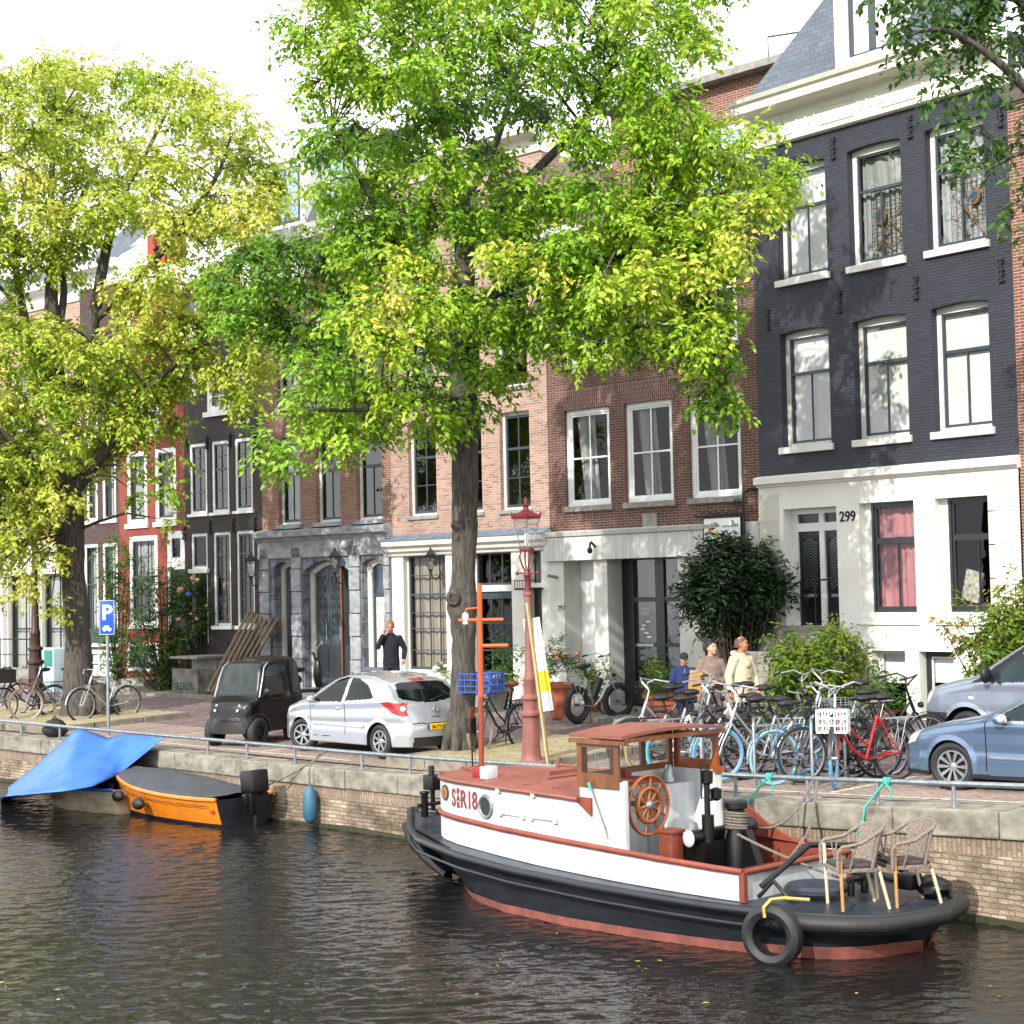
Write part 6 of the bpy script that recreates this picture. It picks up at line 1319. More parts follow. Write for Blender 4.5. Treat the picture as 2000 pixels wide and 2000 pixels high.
mm={'body':SIL,'side_window':M_carglass,'windscreen':M_carglass,'rear_window':M_carglass,'tail_light':M_redlamp,'headlight':M_clear,'seam':M_under,'trim':M_blkp,'underbody':M_under,'brake_light':M_redlamp}
carbody(car,4.0,prof,W0,.21,[(.835,.345),(3.345,.345)],.3,belt,.36,lambda x: interp(x,[0,.5,1.2,3.2,3.7,4],[.12,.14,.16,.14,.10,.10]),cls,mm,names={'side_window':'split','tail_light':'split','headlight':'split'})
for x in (.835,3.345):
    for y in (-.745,.745): wheel(car,x,y,.3,.305,.19,.2,7,M_alloy,steer=(.42 if x<1 else 0))
M_ylw=M_plate; q=MB().box(4.045,4.085,-.27,.27,.50,.61).build('number_plate',M_plate,car,bevel=.004); text('58-TT-GG','plate_text',q,(4.087,0,.525),.085,M_blkp,rot=(PI/2,0,PI/2),ext=.001,bold=.002); MB().box(4.047,4.087,-.272,-.235,.502,.608).build('blue_band',mat('plate_blue','#1f4fb0',.4),q)
q=MB(); q.wheelring((3.965,0,.86),(1,0,.12),.05,.008,20,6); q.bar((3.965,-.05,.86),(3.965,.05,.86),.01,.012); q.box(3.93,3.975,-.11,.11,.715,.745); q.build('tailgate_badge',M_alloy,car)
q=MB(); q.tube([(3.82,-.02,1.02),(3.87,.02,1.03),(3.80,.3,1.10)],.01,5); q.build('rear_wiper',M_blkp,car); MB().tube([(3.05,0,1.46),(3.2,0,1.62)],[.006,.003],5).build('roof_aerial',M_blkp,car)
for sy_ in (-1,1):
    q=MB(); q.ell((1.33,sy_*.93,1.0),.07,.1,.075,12,8); q.ob((1.35,sy_*.85,.97),.06,.1,.04); q.build('wing_mirror',SIL,car)
q=MB(); q.ell((2.12,-.873,.86),.08,.02,.022,10,6); q.build('door_handle',SIL,car); q=MB(); q.box(1.3,2.9,-.872,-.855,.52,.57); q.build('side_moulding',SIL,car,bevel=.006)
for y in (-.63,.63):
    q=MB(); q.lathe([(.055,0),(.05,.015)],14,(3.875,y*1.08,.90),Matrix.Rotation(PI/2,3,'Y')@Matrix.Rotation(-.5 if y>0 else .5,3,'X')); q.build('reversing_lamp',M_clear,car)
# ======== steel blue saloon, only its front half is in view
BLU=paint('steel_blue_paint','#5a6f8a',.5,.3)
car=place('parked_car','steel blue saloon car cut off at the right edge beside the red bicycle','car',21.12,1.62+.8,0,.9,'cars parked along the canal'); car.location.z=gz(22,1.6)
prof=[(0,.52),(.04,.66),(.2,.76),(.6,.88),(1.1,.97),(1.35,1.02),(1.5,1.09),(1.9,1.28),(2.25,1.41),(2.7,1.47),(3.1,1.46),(3.5,1.38),(3.9,1.22),(4.15,1.11),(4.5,1.08),(4.65,1.02),(4.74,.8),(4.77,.5)]
W0=lambda x: interp(x,[0,.05,.15,.4,.8,1.3,3.6,4.2,4.6,4.77],[.55,.66,.76,.86,.90,.91,.91,.88,.78,.65])
belt=lambda x: interp(x,[0,1,4.7],[.78,.93,1.0])
gA=[(1.62,1.03),(2.2,1.33),(2.45,1.39),(2.72,1.40),(2.70,1.0),(1.7,.985)]; gB=[(2.76,1.0),(2.78,1.40),(3.1,1.38),(3.5,1.28),(3.72,1.06),(3.7,1.02)]
def cls(x,y,z,k):
    if k=='side':
        if pin(x,z,gA) or pin(x,z,gB): return 'side_window'
        if pin(x,z,[(a[0]+(.03 if a[0]>2.4 else -.06),a[1]+(.03 if a[1]>1.1 else -.03)) for a in gA]): return 'chrome'
        if x<.5 and pin(x,z,[(.0,.62),(.12,.78),(.42,.82),(.3,.64),(.1,.58)]): return 'headlight'
        if abs(x-1.47)<.008 and .3<z<.97 or abs(x-2.74)<.008 and .3<z<.99: return 'seam'
        if z<.25: return 'trim'
        return 'body'
    if 1.52<x<2.2 and abs(y)<.62: return 'windscreen'
    if 3.4<x<4.0 and abs(y)<.6: return 'rear_window'
    if x<.3 and k!='bot' and abs(y)<.3 and z<.72: return 'trim'
    if x<.3 and .6<z<.75 and abs(y)>.4: return 'headlight'
    return 'body'
mm=dict(mm); mm.update({'body':BLU,'chrome':M_alloy,'side_window':mat('car_glass_green_reflection','#1c3034',.05,var=.4,scale=1.2,spec=.35)})  # greenish reflection put into the colour of the side glass
carbody(car,4.77,prof,W0,.19,[(.90,.36),(3.60,.36)],.33,belt,.38,lambda x: interp(x,[0,.5,1.2,4,4.77],[.14,.16,.18,.16,.12]),cls,mm,names={'side_window':'split','headlight':'split'},dx=.022)
for x in (.9,3.6):
    for y in (-.79,.79): wheel(car,x,y,.325,.335,.2,.225,10,M_alloy,steer=.12 if x<1 else 0,twin=True)
for sy_ in (-1,1):
    q=MB(); q.ell((1.72,sy_*1.0,1.02),.085,.11,.08,14,8); q.build('wing_mirror',BLU,car); q=MB(); q.ell((1.76,sy_*1.0,1.02),.07,.1,.065,14,8); q.ob((1.75,sy_*.92,.98),.07,.08,.04); q.build('mirror_glass',M_clear,car)
MB().box(1.52,3.5,-.925,-.905,.47,.50).build('side_moulding',M_alloy,car,bevel=.004)
q=MB(); q.ell((2.55,-.93,.86),.09,.02,.025,10,6); q.build('door_handle',BLU,car)
# ======== pale blue van behind
VAN=paint('pale_blue_van_paint','#858f9f',.4,.35)
car=place('parked_van','pale blue delivery van parked behind the steel blue saloon','van',19.0,5.35+.85,0,.98,'cars parked along the canal')
prof=[(0,.5),(.03,.75),(.1,.9),(.25,1.0),(.6,1.1),(.95,1.17),(1.1,1.25),(1.5,1.5),(1.85,1.7),(2.2,1.79),(2.8,1.82),(4.2,1.80),(4.35,1.74),(4.4,1.2),(4.42,.5)]
W0=lambda x: interp(x,[0,.05,.15,.4,.8,1.3,4.1,4.35,4.42],[.58,.68,.78,.86,.89,.9,.9,.85,.78])
belt=lambda x: interp(x,[0,1,4.4],[.95,1.1,1.12])
gA=[(1.36,1.17),(1.95,1.60),(2.1,1.64),(2.45,1.65),(2.45,1.13),(1.55,1.1)]; gQ=[(1.02,1.11),(1.34,1.16),(1.32,1.28)]
def cls(x,y,z,k):
    if k=='side':
        if pin(x,z,gA): return 'side_window'
        if pin(x,z,gQ): return 'side_window'
        if pin(x,z,[(.98,1.08),(1.4,1.12),(1.5,1.05),(1.9,1.62),(1.84,1.64),(1.32,1.3)]) and not pin(x,z,gQ): return 'trim'
        if x<.4 and pin(x,z,[(.0,.72),(.08,.95),(.3,1.0),(.22,.8),(.08,.66)]): return 'headlight'
        if x<.55 and z<.62: return 'trim'
        if abs(x-1.36)<.009 and .4<z<1.1 or abs(x-2.5)<.009 and .4<z<1.7: return 'seam'
        if abs(x-.98)<.05 and abs(z-.86)<.02: return 'indicator'
        return 'body'
    if 1.12<x<1.8 and abs(y)<.66: return 'windscreen'
    if x<.3 and z<.62: return 'trim'
    if x<.3 and z<.9 and abs(y)<.35: return 'trim'
    if x<.3 and .68<z<.95 and abs(y)>.42: return 'headlight'
    return 'body'
mm=dict(mm); mm.update({'body':VAN,'indicator':mat('cream_indicator','#d8d2b0',.3)})
carbody(car,4.42,prof,W0,.22,[(.88,.39),(3.56,.39)],.33,belt,.16,lambda x: interp(x,[0,.5,1.2,4,4.42],[.14,.2,.2,.14,.1]),cls,mm,names={'side_window':'split','headlight':'split'},dx=.024)
for x in (.88,3.56):
    for y in (-.77,.77): wheel(car,x,y,.325,.33,.2,.2,8,M_alloy)
for sy_ in (-1,1):
    q=MB(); q.ell((1.32,sy_*1.02,1.22),.07,.11,.13,14,8); q.ob((1.36,sy_*.93,1.14),.08,.1,.06); q.build('wing_mirror',M_blkp,car)
# ======== black microcar, nose to the canal
BLK=mat('black_microcar_paint','#08090b',.32,0,var=.1,scale=3,coat=.15,spec=.35)
f=Vector((7.05,1.18)); dirx=Vector((-.37,.95)).normalized(); an=math.atan2(dirx.y,dirx.x); o_=f-dirx*.30
car=place('microcar','tiny black electric microcar with tan seats, parked nose to the canal','car',o_.x,o_.y,an,1.03); car.location.z=gz(o_.x,o_.y)
prof=[(0,.45),(.02,.68),(.08,.78),(.22,.85),(.30,.88),(.36,.98),(.50,1.36),(.58,1.47),(.72,1.52),(1.2,1.56),(1.6,1.54),(1.68,1.5),(1.72,1.3),(1.76,.9),(1.78,.5)]
W0=lambda x: interp(x,[0,.04,.12,.3,1.5,1.7,1.78],[.34,.40,.45,.50,.515,.50,.46])
def cls(x,y,z,k):
    if k=='side':
        if pin(x,z,[(.40,.86),(.62,1.36),(.75,1.44),(1.28,1.47),(1.30,.86),(1.2,.80)]): return 'side_window'
        if pin(x,z,[(1.40,.9),(1.40,1.46),(1.62,1.45),(1.66,.9)]): return 'rear_side_screen'
        if abs(x-1.34)<.012 and z>.4: return 'seam'
        if z<.36: return 'trim'
        if abs(x-.38)<.008 and .4<z<.85: return 'seam'
        return 'body'
    if k=='wrap' and x<.58 and z>.93 and z<1.46 and abs(y)<.40: return 'windscreen'
    if x>1.5 and z>.9 and z<1.45 and abs(y)<.4: return 'rear_window'
    if x<.2 and z<.45: return 'trim'
    return 'body'
M_plas=glass('zip_plastic',tint=(.55,.6,.62),refl=1.6,base=.12,rough=.06)
mm={'body':BLK,'side_window':M_plas,'rear_side_screen':mat('grey_plastic_screen','#3a3f42',.15,var=.3,scale=3,spec=.7),'windscreen':mat('reflecting_windscreen','#1c2825',.05,var=.7,scale=5,spec=.6),'rear_window':M_plas,'seam':M_under,'trim':M_blkp,'underbody':M_under}
carbody(car,1.78,prof,W0,.25,[(.30,.285),(1.45,.285)],.26,lambda x:.84,.13,lambda x:.09,cls,mm,flare=.035,dx=.018,nrow=50,nlat=36,names={'side_window':'split','rear_side_screen':'split'})
for x in (.30,1.45):
    for y in (-.46,.46): wheel(car,x,y,.265,.268,.16,.15,5,M_blkp,twin=True)
M_tan=mat('tan_seat','#8f4a30',.6,var=.12,scale=6)
for y in (-.22,.22):
    q=MB(); q.ob((.95,y,.72),.42,.36,.12); q.ob((1.17,y,.98),.10,.36,.46,Matrix.Rotation(-.15,3,'Y')); q.build('seat',M_tan,car,bevel=.04)
q=MB(); q.wheelring((.62,-.2,.95),(1,0,.6),.15,.014,20,6); q.tube([(.62,-.2,.95),(.45,-.2,.85)],.02,6); q.build('steering_wheel',M_blkp,car)
for sg in (-1,1):
    q=MB(); q.tube([(.36,sg*.49,.86),(.34,sg*.60,.95)],.012,5); q.ell((.34,sg*.63,.98),.03,.06,.06,10,8); q.build('wing_mirror',M_blkp,car)
    for z in (.74,.66): MB().lathe([(.028,0),(.024,.015),(.001,.02)],12,(-.005+.06*(z>.7),sg*.24,z),Matrix.Rotation(-PI/2,3,'Y')).build('headlight',M_clear,car)
    q=MB(); q.tube([(.33,sg*.485,.88),(.45,sg*.47,1.18),(.55,sg*.445,1.4),(.7,sg*.43,1.49)],.016,6); q.build('door_frame_tube',M_alloy,car)
    MB().box(1.36,1.385,sg*.50-.008,sg*.50+.008,.5,1.4).build('door_latch_strip',M_blkp,car)
MB().box(1.76,1.80,-.13,.13,1.1,1.22).build('number_plate',M_plate,car)
# ---------------------------------------------------------------- islands round the trees
M_sand=mat('trodden_sand','#a39878',.95,var=.3,scale=3,bump=.4,col2='#857a60')
def island(u0,u1,w0,w1,h,name):
    e=None; rows=[]
    nu=max(1,int(u1-u0)); 
    rows=[[(lerp(u0,u1,j/nu),w_,gz(lerp(u0,u1,j/nu),w_)+h) for j in range(nu+1)] for w_ in (w0+.14,w1-.14)]
    o=struct(MB().grid(rows).build(name,M_sand,smooth=0)); o.location=(QA.x,QA.y,0); o.rotation_euler=(0,0,QANG)
    k=MB()
    def st(a,b_):
        (ua,wa),(ub,wb)=a,b_; L_=math.hypot(ub-ua,wb-wa); n=max(1,int(L_/.9)); 
        for i in range(n):
            t0,t1=i/n+.004,(i+1)/n-.004; p=(lerp(ua,ub,t0),lerp(wa,wb,t0)); q_=(lerp(ua,ub,t1),lerp(wa,wb,t1)); d=Vector((ub-ua,wb-wa)).normalized(); nn=Vector((-d.y,d.x))*.14
            c=[(p[0],p[1]),(q_[0],q_[1]),(q_[0]+nn.x,q_[1]+nn.y),(p[0]+nn.x,p[1]+nn.y)]
            vs=[(x,y,gz(x,y)-.05) for x,y in c]+[(x,y,gz(x,y)+h+.012) for x,y in c]; k.add(vs,[(3,2,1,0),(4,5,6,7),(0,1,5,4),(1,2,6,5),(2,3,7,6),(3,0,4,7)])
    st((u0,w0),(u1,w0)); st((u1,w0),(u1,w1)); st((u1,w1),(u0,w1)); st((u0,w1),(u0,w0))
    o=struct(k.build('kerb',M_stone,smooth=0,bevel=.012)); o.location=(QA.x,QA.y,0); o.rotation_euler=(0,0,QANG)
island(-25,.9,.55,4.1,.11,'tree_island'); island(11.95,14.9,.75,4.4,.11,'tree_island')
# parking bay lines
q=MB()
for (a,b_) in (((20.6,.7),(20.6,2.85)),((8.35,.7),(8.35,2.85)),((4.2,.7),(4.2,2.85))):
    q.add([(a[0],a[1],gz(*a)+.008),(a[0]+.1,a[1],gz(*a)+.008),(b_[0]+.1,b_[1],gz(*b_)+.008),(b_[0],b_[1],gz(*b_)+.008)],[(0,1,2,3)])
for (ua,ub) in ((14.9,26),(1,11.8)):
    for j in range(int(ua),int(ub)): q.add([(j,.72,gz(j,.72)+.009),(j+1,.72,gz(j+1,.72)+.009),(j+1,.8,gz(j+1,.8)+.009),(j,.8,gz(j,.8)+.009)],[(0,1,2,3)])
o=struct(q.build('road_marking',mat('worn_white_line','#c2beb2',.8,var=.25,scale=8),smooth=0)); o.location=(QA.x,QA.y,0); o.rotation_euler=(0,0,QANG)
# ---------------------------------------------------------------- bicycles
BM={k:mat('bike_'+k,c,.35,m_,var=.08,scale=6) for k,c,m_ in (('black','#17181a',.2),('silver','#b9bdc0',.8),('red','#b81d24',.1),('grey','#6d7276',.5),('white','#d8d8d6',0),('pink','#d8569a',0),('blue','#2f62a8',.1),('green','#5b6a52',.2),('navy','#1d2638',.2))}
TM={'black':M_tyre,'blue':mat('blue_tyre','#4f97c9',.6,var=.05),'paleblue':mat('pale_blue_tyre','#86bfe2',.6,var=.05),'cyan':mat('cyan_tyre','#3fb9d2',.6,var=.05),'beige':mat('beige_tyre','#a8935f',.7,var=.1),'tan':mat('tan_wall_tyre','#8d7763',.7,var=.1)}
M_sadd=mat('black_saddle','#1b1b1c',.45,var=.1); M_brn=mat('brown_saddle','#6b3a22',.45,var=.15); M_spk=mat('spoke_steel','#a9adb0',.3,.8)
def bike(pr,pf,label,frame='black',tf='black',tr='black',saddle=None,lady=True,rack=True,basket=None,steer=0,lean=0,k=1.,bars='high',fend=True,stand=True,R_=.345,cat='bicycle',fat=1.,group='bicycles parked along the canal',rimm=None,lock=None,guard=True):
    pr=Vector(pr);pf=Vector(pf); d=pf-pr; d.z=0; ang=math.atan2(d.y,d.x); e=empty('bicycle',pr,0,label,cat,group)
    e.rotation_euler=(Matrix.Rotation(ang,3,'Z')@Matrix.Rotation(lean,3,'X')).to_euler(); e.scale=(k,)*3
    F_=BM[frame]; Rm=BM['silver'] if rimm is None else BM[rimm]; WB=1.08
    hd=Vector((WB-.10*1.6,0,R_+.46)); ht=Vector((WB-.25,0,R_+.62)) # head tube bottom / top
    fa=Vector((WB,0,R_)); hb=fa+Vector((-.17,0,.36)); ht=fa+Vector((-.25,0,.56)); bb=Vector((.46,0,R_-.06)); st=Vector((.27,0,R_+.44)); sd_=Vector((.22,0,R_+.62)); ra=Vector((0,0,R_))
    q=MB()
    if lady: q.tube([hb+Vector((-.01,0,.02)),lerp(hb,bb,.5)+Vector((-.03,0,-.08)),bb],.019,7); q.tube([ht+Vector((.02,0,-.05)),lerp(ht,bb,.45)+Vector((-.05,0,-.05)),lerp(bb,st,.3)],.015,7)
    else: q.tube([hb,bb],.019,7); q.tube([ht+Vector((0,0,-.03)),st],.016,7)
    q.tube([bb,st],.017,7); q.tube([hb,ht],.022,8)
    for s in (-1,1): q.tube([bb+Vector((0,.03*s,0)),ra+Vector((0,.06*s,0))],.011,6); q.tube([st+Vector((0,.015*s,-.02)),ra+Vector((0,.06*s,0))],.009,6)
    q.build('frame',F_,e)
    # steering assembly
    sa=empty('fork',hb); sa.parent=e; sa.rotation_euler=(0,0,steer); T_=lambda v: Vector(v)-hb
    q=MB(); 
    for s in (-1,1): q.tube([T_(hb)+Vector((.0,.045*s,-.0)),T_(fa)+Vector((-.05,.055*s,.14)),T_(fa)+Vector((0,.055*s,0))],.011,6)
    q.tube([T_(hb)+Vector((0,-.05,0)),T_(hb)+Vector((0,.05,0))],.016,6); q.build('fork_blades',BM['silver'] if frame in('silver','white') else F_,sa)
    q=MB(); q.tube([T_(ht),T_(ht)+Vector((-.04,0,.14))],.013,6); c=T_(ht)+Vector((-.04,0,.14))
    if bars=='high':
        for s in (-1,1): q.tube([c,c+Vector((.06,.08*s,.10)),c+Vector((.02,.22*s,.15)),c+Vector((-.12,.28*s,.12)),c+Vector((-.26,.27*s,.10))],.011,6)
    elif bars=='flat': q.tube([c+Vector((-.05,-.29,.03)),c+Vector((0,-.12,0)),c+Vector((0,.12,0)),c+Vector((-.05,.29,.03))],.011,6)
    elif bars=='drop':
        for s in (-1,1): q.tube([c,c+Vector((0,.2*s,0)),c+Vector((.08,.21*s,0)),c+Vector((.1,.21*s,-.08)),c+Vector((0,.21*s,-.12))],.011,6)
    q.build('handlebar',BM['silver'] if frame!='black' or random.random()<.5 else BM['black'],sa)
    q=MB()
    for s in (-1,1):
        g0=c+(Vector((-.16,.28*s,.117)) if bars=='high' else Vector((-.05,.29*s,.03))); q.tube([g0,g0+(Vector((-.11,-.01*s,-.02)) if bars=='high' else Vector((0,-.09*s,0)))],.016,6)
    q.tube([T_(hb)+Vector((.06,0,.1)),T_(hb)+Vector((.11,0,.1))],[.035,.04],8); q.build('grips_and_lamp',M_sadd,sa)
    def wh(par,c,tm,nm='wheel'):
        w_=empty(nm,c); w_.parent=par
        q=MB(); q.wheelring((0,0,0),(0,1,0),R_-.02*fat,.02*fat,40,7); q.build('tyre',TM[tm],w_,smooth=60)
        q=MB(); q.wheelring((0,0,0),(0,1,0),R_-.045*fat,.012,36,5); q.tube([(0,-.05,0),(0,.05,0)],.022,8); q.build('rim',Rm,w_,smooth=60)
        q=MB()
        for i in range(14):
            a=2*PI*i/14; s=1 if i%2 else -1; q.tube([(.02*math.cos(a+.8),.03*s,.02*math.sin(a+.8)),((R_-.05)*math.cos(a),0,(R_-.05)*math.sin(a))],.0022,3,cap=False)
        q.build('spokes',M_spk,w_,smooth=0,clean=False)
    wh(e,ra,tr,'rear_wheel'); wh(sa,T_(fa),tf,'front_wheel')
    if fend:
        for par,c,a0,a1 in ((e,ra,20,190),(sa,T_(fa),5,150)):
            n=12; q=MB(); r0=[];r1=[]
            for i in range(n+1): a=R(lerp(a0,a1,i/n)); r0.append(c+Vector(((R_+.022)*math.cos(a),-.024*fat,(R_+.022)*math.sin(a)))); r1.append(c+Vector(((R_+.022)*math.cos(a),.024*fat,(R_+.022)*math.sin(a))))
            q.grid([r0,[(r0[i]+r1[i])/2+(r0[i]-c).normalized()*.008 for i in range(n+1)],r1]); q.build('mudguard',BM['silver'] if frame=='silver' else M_sadd,par,smooth=60)
    q=MB(); q.ell(sd_+Vector((-.03,0,.03)),.13,.095,.045,12,8); q.ell(sd_+Vector((.10,0,.035)),.09,.035,.03,10,6); q.tube([st,sd_+Vector((0,0,.01))],.013,6); q.build('saddle',saddle or M_sadd,e)
    if rack:
        q=MB(); z=R_*2+.05
        for s in (-1,1): q.tube([(.2,.05*s,z+.0),(-.28,.055*s,z)],.007,5); q.tube([(0,.06*s,R_),(-.12,.058*s,z)],.006,5); q.tube([(0,.06*s,R_),(.02,.058*s,z)],.006,5)
        for x in (-.28,-.15,0,.12): q.tube([(x,-.055,z),(x,.055,z)],.006,5)
        q.build('rear_rack',BM['silver'] if frame in('silver','white','red') else M_sadd,e)
    q=MB(); q.wheelring(bb+Vector((0,-.05,0)),(0,1,0),.09,.006,20,5); q.tube([bb+Vector((0,-.09,0)),bb+Vector((.12,-.09,-.12))],.01,5); q.tube([bb+Vector((0,.09,0)),bb+Vector((-.12,.09,.12))],.01,5); q.tube([bb+Vector((0,-.1,0)),bb+Vector((0,.1,0))],.014,6); q.ob(bb+Vector((.12,-.14,-.125)),.09,.08,.02); q.ob(bb+Vector((-.12,.14,.125)),.09,.08,.02)
    if guard: q.tube([bb+Vector((.08,-.045,.03)),bb+Vector((.0,-.045,.09)),ra+Vector((0,-.045,.05)),ra+Vector((-.03,-.045,-.02)),bb+Vector((.0,-.045,-.09))],.018,5,flat=.4)
    q.build('crankset',M_sadd,e)
    if stand: MB().tube([(.30,-.04,R_-.06),(.18,-.16,.0)],.009,5).build('kickstand',M_sadd,e)
    if basket:
        kind,par_,c,sz,m=basket; par=sa if par_=='f' else e; c=(T_(hb)+Vector(c)) if par_=='f' else Vector(c); X,Y_,Z=sz; q=MB()
        if kind=='solid': 
            for a in (-1,1): q.ob(c+Vector((a*X/2,0,0)),.012,Y_,Z); q.ob(c+Vector((0,a*Y_/2,0)),X,.012,Z)
            q.ob(c+Vector((0,0,-Z/2)),X,Y_,.012)
            for a in (-1,1): q.ob(c+Vector((0,a*Y_/2,Z/2)),X+.03,.03,.02); q.ob(c+Vector((a*X/2,0,Z/2)),.03,Y_+.03,.02)
        else:
            n=5 if kind=='wire' else 5; t=.006 if kind=='wire' else .018
            for a in (-1,1):
                for i in range(n+1):
                    f_=i/n-.5; q.ob(c+Vector((f_*X,a*Y_/2,0)),t,t*.7,Z); q.ob(c+Vector((a*X/2,f_*Y_,0)),t*.7,t,Z)
                for j in (-.5,-.17,.17,.5): q.ob(c+Vector((0,a*Y_/2,j*Z)),X,t*.8,t); q.ob(c+Vector((a*X/2,0,j*Z)),t*.8,Y_,t)
            for i in range(n+1): q.ob(c+Vector(((i/n-.5)*X,0,-Z/2)),t,Y_,t)
        q.build('crate' if kind!='wire' else 'wire_basket',m,par,smooth=0)
    return e
GPX=lambda x,y:at_g(x,y)
def bk(rx,ry,fx,fy,label,**k):
    pr=at_g(rx,ry); pf=at_g(fx,fy); k.setdefault('k',min(1.12,max(.95,(pf-pr).length/1.08))); return bike(pr,pf,label,**k)
M_basw=mat('white_plastic_basket','#d9d9d6',.5,var=.05); M_crate=mat('blue_plastic_crate','#2f4f9e',.5,var=.08)
# rack along the quay, right of the wheelhouse: the bicycles stand side-on to the canal view, one behind the other
def rk(xl,yl,label,rev=False,span=150,dy=-14,**k):
    a,b_=(xl,yl),(xl+span,yl+dy); (bk(*b_,*a,label,**k) if rev else bk(*a,*b_,label,**k))
rk(1228,1512,'silver bicycle with tall curved handlebars at the left end of the bicycle rack',rev=True,frame='silver',bars='high',rack=False)
rk(1268,1516,'grey bicycle with a beige rear tyre seen through the wheelhouse window',frame='grey',tr='beige')
rk(1310,1520,'white bicycle with a cyan rear tyre behind the wheelhouse glass',frame='white',tr='cyan',bars='flat',rack=True)
rk(1350,1524,'black bicycle with silver rims right of the cyan-tyred one',frame='black',rev=True)
rk(1405,1531,'silver bicycle with a blue front tyre just right of the wheelhouse',rev=True,frame='silver',tf='blue',tr='blue',steer=-.12)
rk(1452,1524,'dark green bicycle squeezed between two blue-tyred ones in the rack',frame='green',bars='flat')
rk(1513,1534,'silver bicycle with a pale blue rear tyre and silver rear rack',frame='silver',tr='paleblue',tf='black',basket=('wire','f',(.05,0,.22),(.34,.34,.2),BM['silver']))
rk(1568,1534,'black bicycle with a wide black front carrier in the middle of the rack',rev=True,frame='black',basket=('wire','f',(.08,0,.20),(.42,.34,.12),BM['black']),bars='high')
rk(1622,1528,'black bicycle with dark tyres tucked behind the red bicycle front wheel',frame='black',bars='flat',R_=.33,span=120)
rk(1604,1544,'red bicycle with a blue front tyre and a white plastic basket',rev=True,span=148,dy=-18,frame='red',tf='blue',steer=.75,basket=('crate','f',(.13,0,.06),(.26,.34,.24),M_basw),bars='high')
rk(1668,1512,'black bicycle with silver rims standing behind the red one',frame='black',rack=True)
rk(1360,1468,'small pink and white child bicycle standing behind the rack',span=80,dy=-4,frame='pink',R_=.22,k=.9,bars='flat',rack=False,fend=False)
rk(1290,1484,'navy bicycle in the second row behind the beige-tyred one',frame='navy',bars='high')
rk(1335,1490,'plain grey bicycle in the second row with black rubber tyres',rev=True,frame='grey',bars='flat')
rk(1470,1490,'black bicycle in the second row behind the blue tyres, saddle raised high',frame='black',bars='high')
rk(1560,1492,'silver city bicycle in the second row in front of the round shrub',rev=True,frame='silver',bars='high')
# single bicycles
bk(1016,1462,934,1480,'black bicycle with brown saddle and a blue crate, beside the lamp post',frame='navy',tf='tan',tr='black',saddle=M_brn,basket=('crate','f',(.12,0,.36),(.38,.55,.27),M_crate),bars='high',rack=True)
bike(at_g(248,1404,.0),at_g(150,1414,.02),'silver racing bicycle leaning against the left tree trunk',frame='silver',lady=False,rack=False,guard=False,bars='drop',fend=True,stand=False,R_=.345,k=1.1)
bk(160,1404,72,1411,'grey bicycle with a tan front tyre and low basket left of the left tree',frame='grey',tf='tan',basket=('wire','f',(.12,0,.05),(.3,.3,.2),M_brn),bars='flat',k=1.15)
bk(105,1404,16,1413,'black bicycle with a big black front crate at the left edge of the view',frame='black',basket=('solid','f',(.16,0,.20),(.36,.48,.24),M_sadd),bars='flat',k=1.15)
bk(40,1396,-45,1402,'dark old bicycle behind the one with the big black crate',frame='black',k=1.12)
# fat-tyre electric bicycle by the shop door
TM['fat']=M_tyre
e=bk(1128,1414,1214,1400,'white electric bicycle with very fat black tyres in front of the white doorway',frame='silver',fat=2.6,lady=True,bars='high',steer=-.35,R_=.33,rimm='black',fend=False,guard=False,k=1.12)
q=MB(); q.ob((.55,0,.58),.10,.09,.40,Matrix.Rotation(.55,3,'Y')); q.build('battery',M_sadd,e,bevel=.01)
bk(655,1352,628,1342,'child bicycle with a blue handlebar bag between the microcar and the stone house',frame='white',R_=.25,k=.85,bars='flat',rack=False,basket=('solid','f',(.1,0,.2),(.25,.35,.2),BM['blue']))
# bicycle hoops
for px_,py_,lab in ((1475,1540,'steel bicycle hoop between the blue-tyred bicycles'),(1588,1544,'tall steel bicycle hoop in front of the black carrier bicycle'),(1652,1528,'steel bicycle hoop behind the red bicycle frame'),(1372,1540,'steel bicycle hoop hidden partly by the wheelhouse')):
    p=at_g(px_,py_); q=MB(); d=QN*.26-QT*.20; r_=.1
    P=[Vector((0,0,0)),Vector((0,0,.78)),d*.08+Vector((0,0,.85)),d*.25+Vector((0,0,.88)),d*.9+Vector((0,0,.88)),d*1.1+Vector((0,0,.84)),d*1.2+Vector((0,0,.76)),d*1.2]
    q.tube(P,.022,8); o=q.build('bicycle_hoop',M_galv,smooth=60); o.location=p; tag(o,lab,'bicycle stand','steel bicycle hoops in the rack')
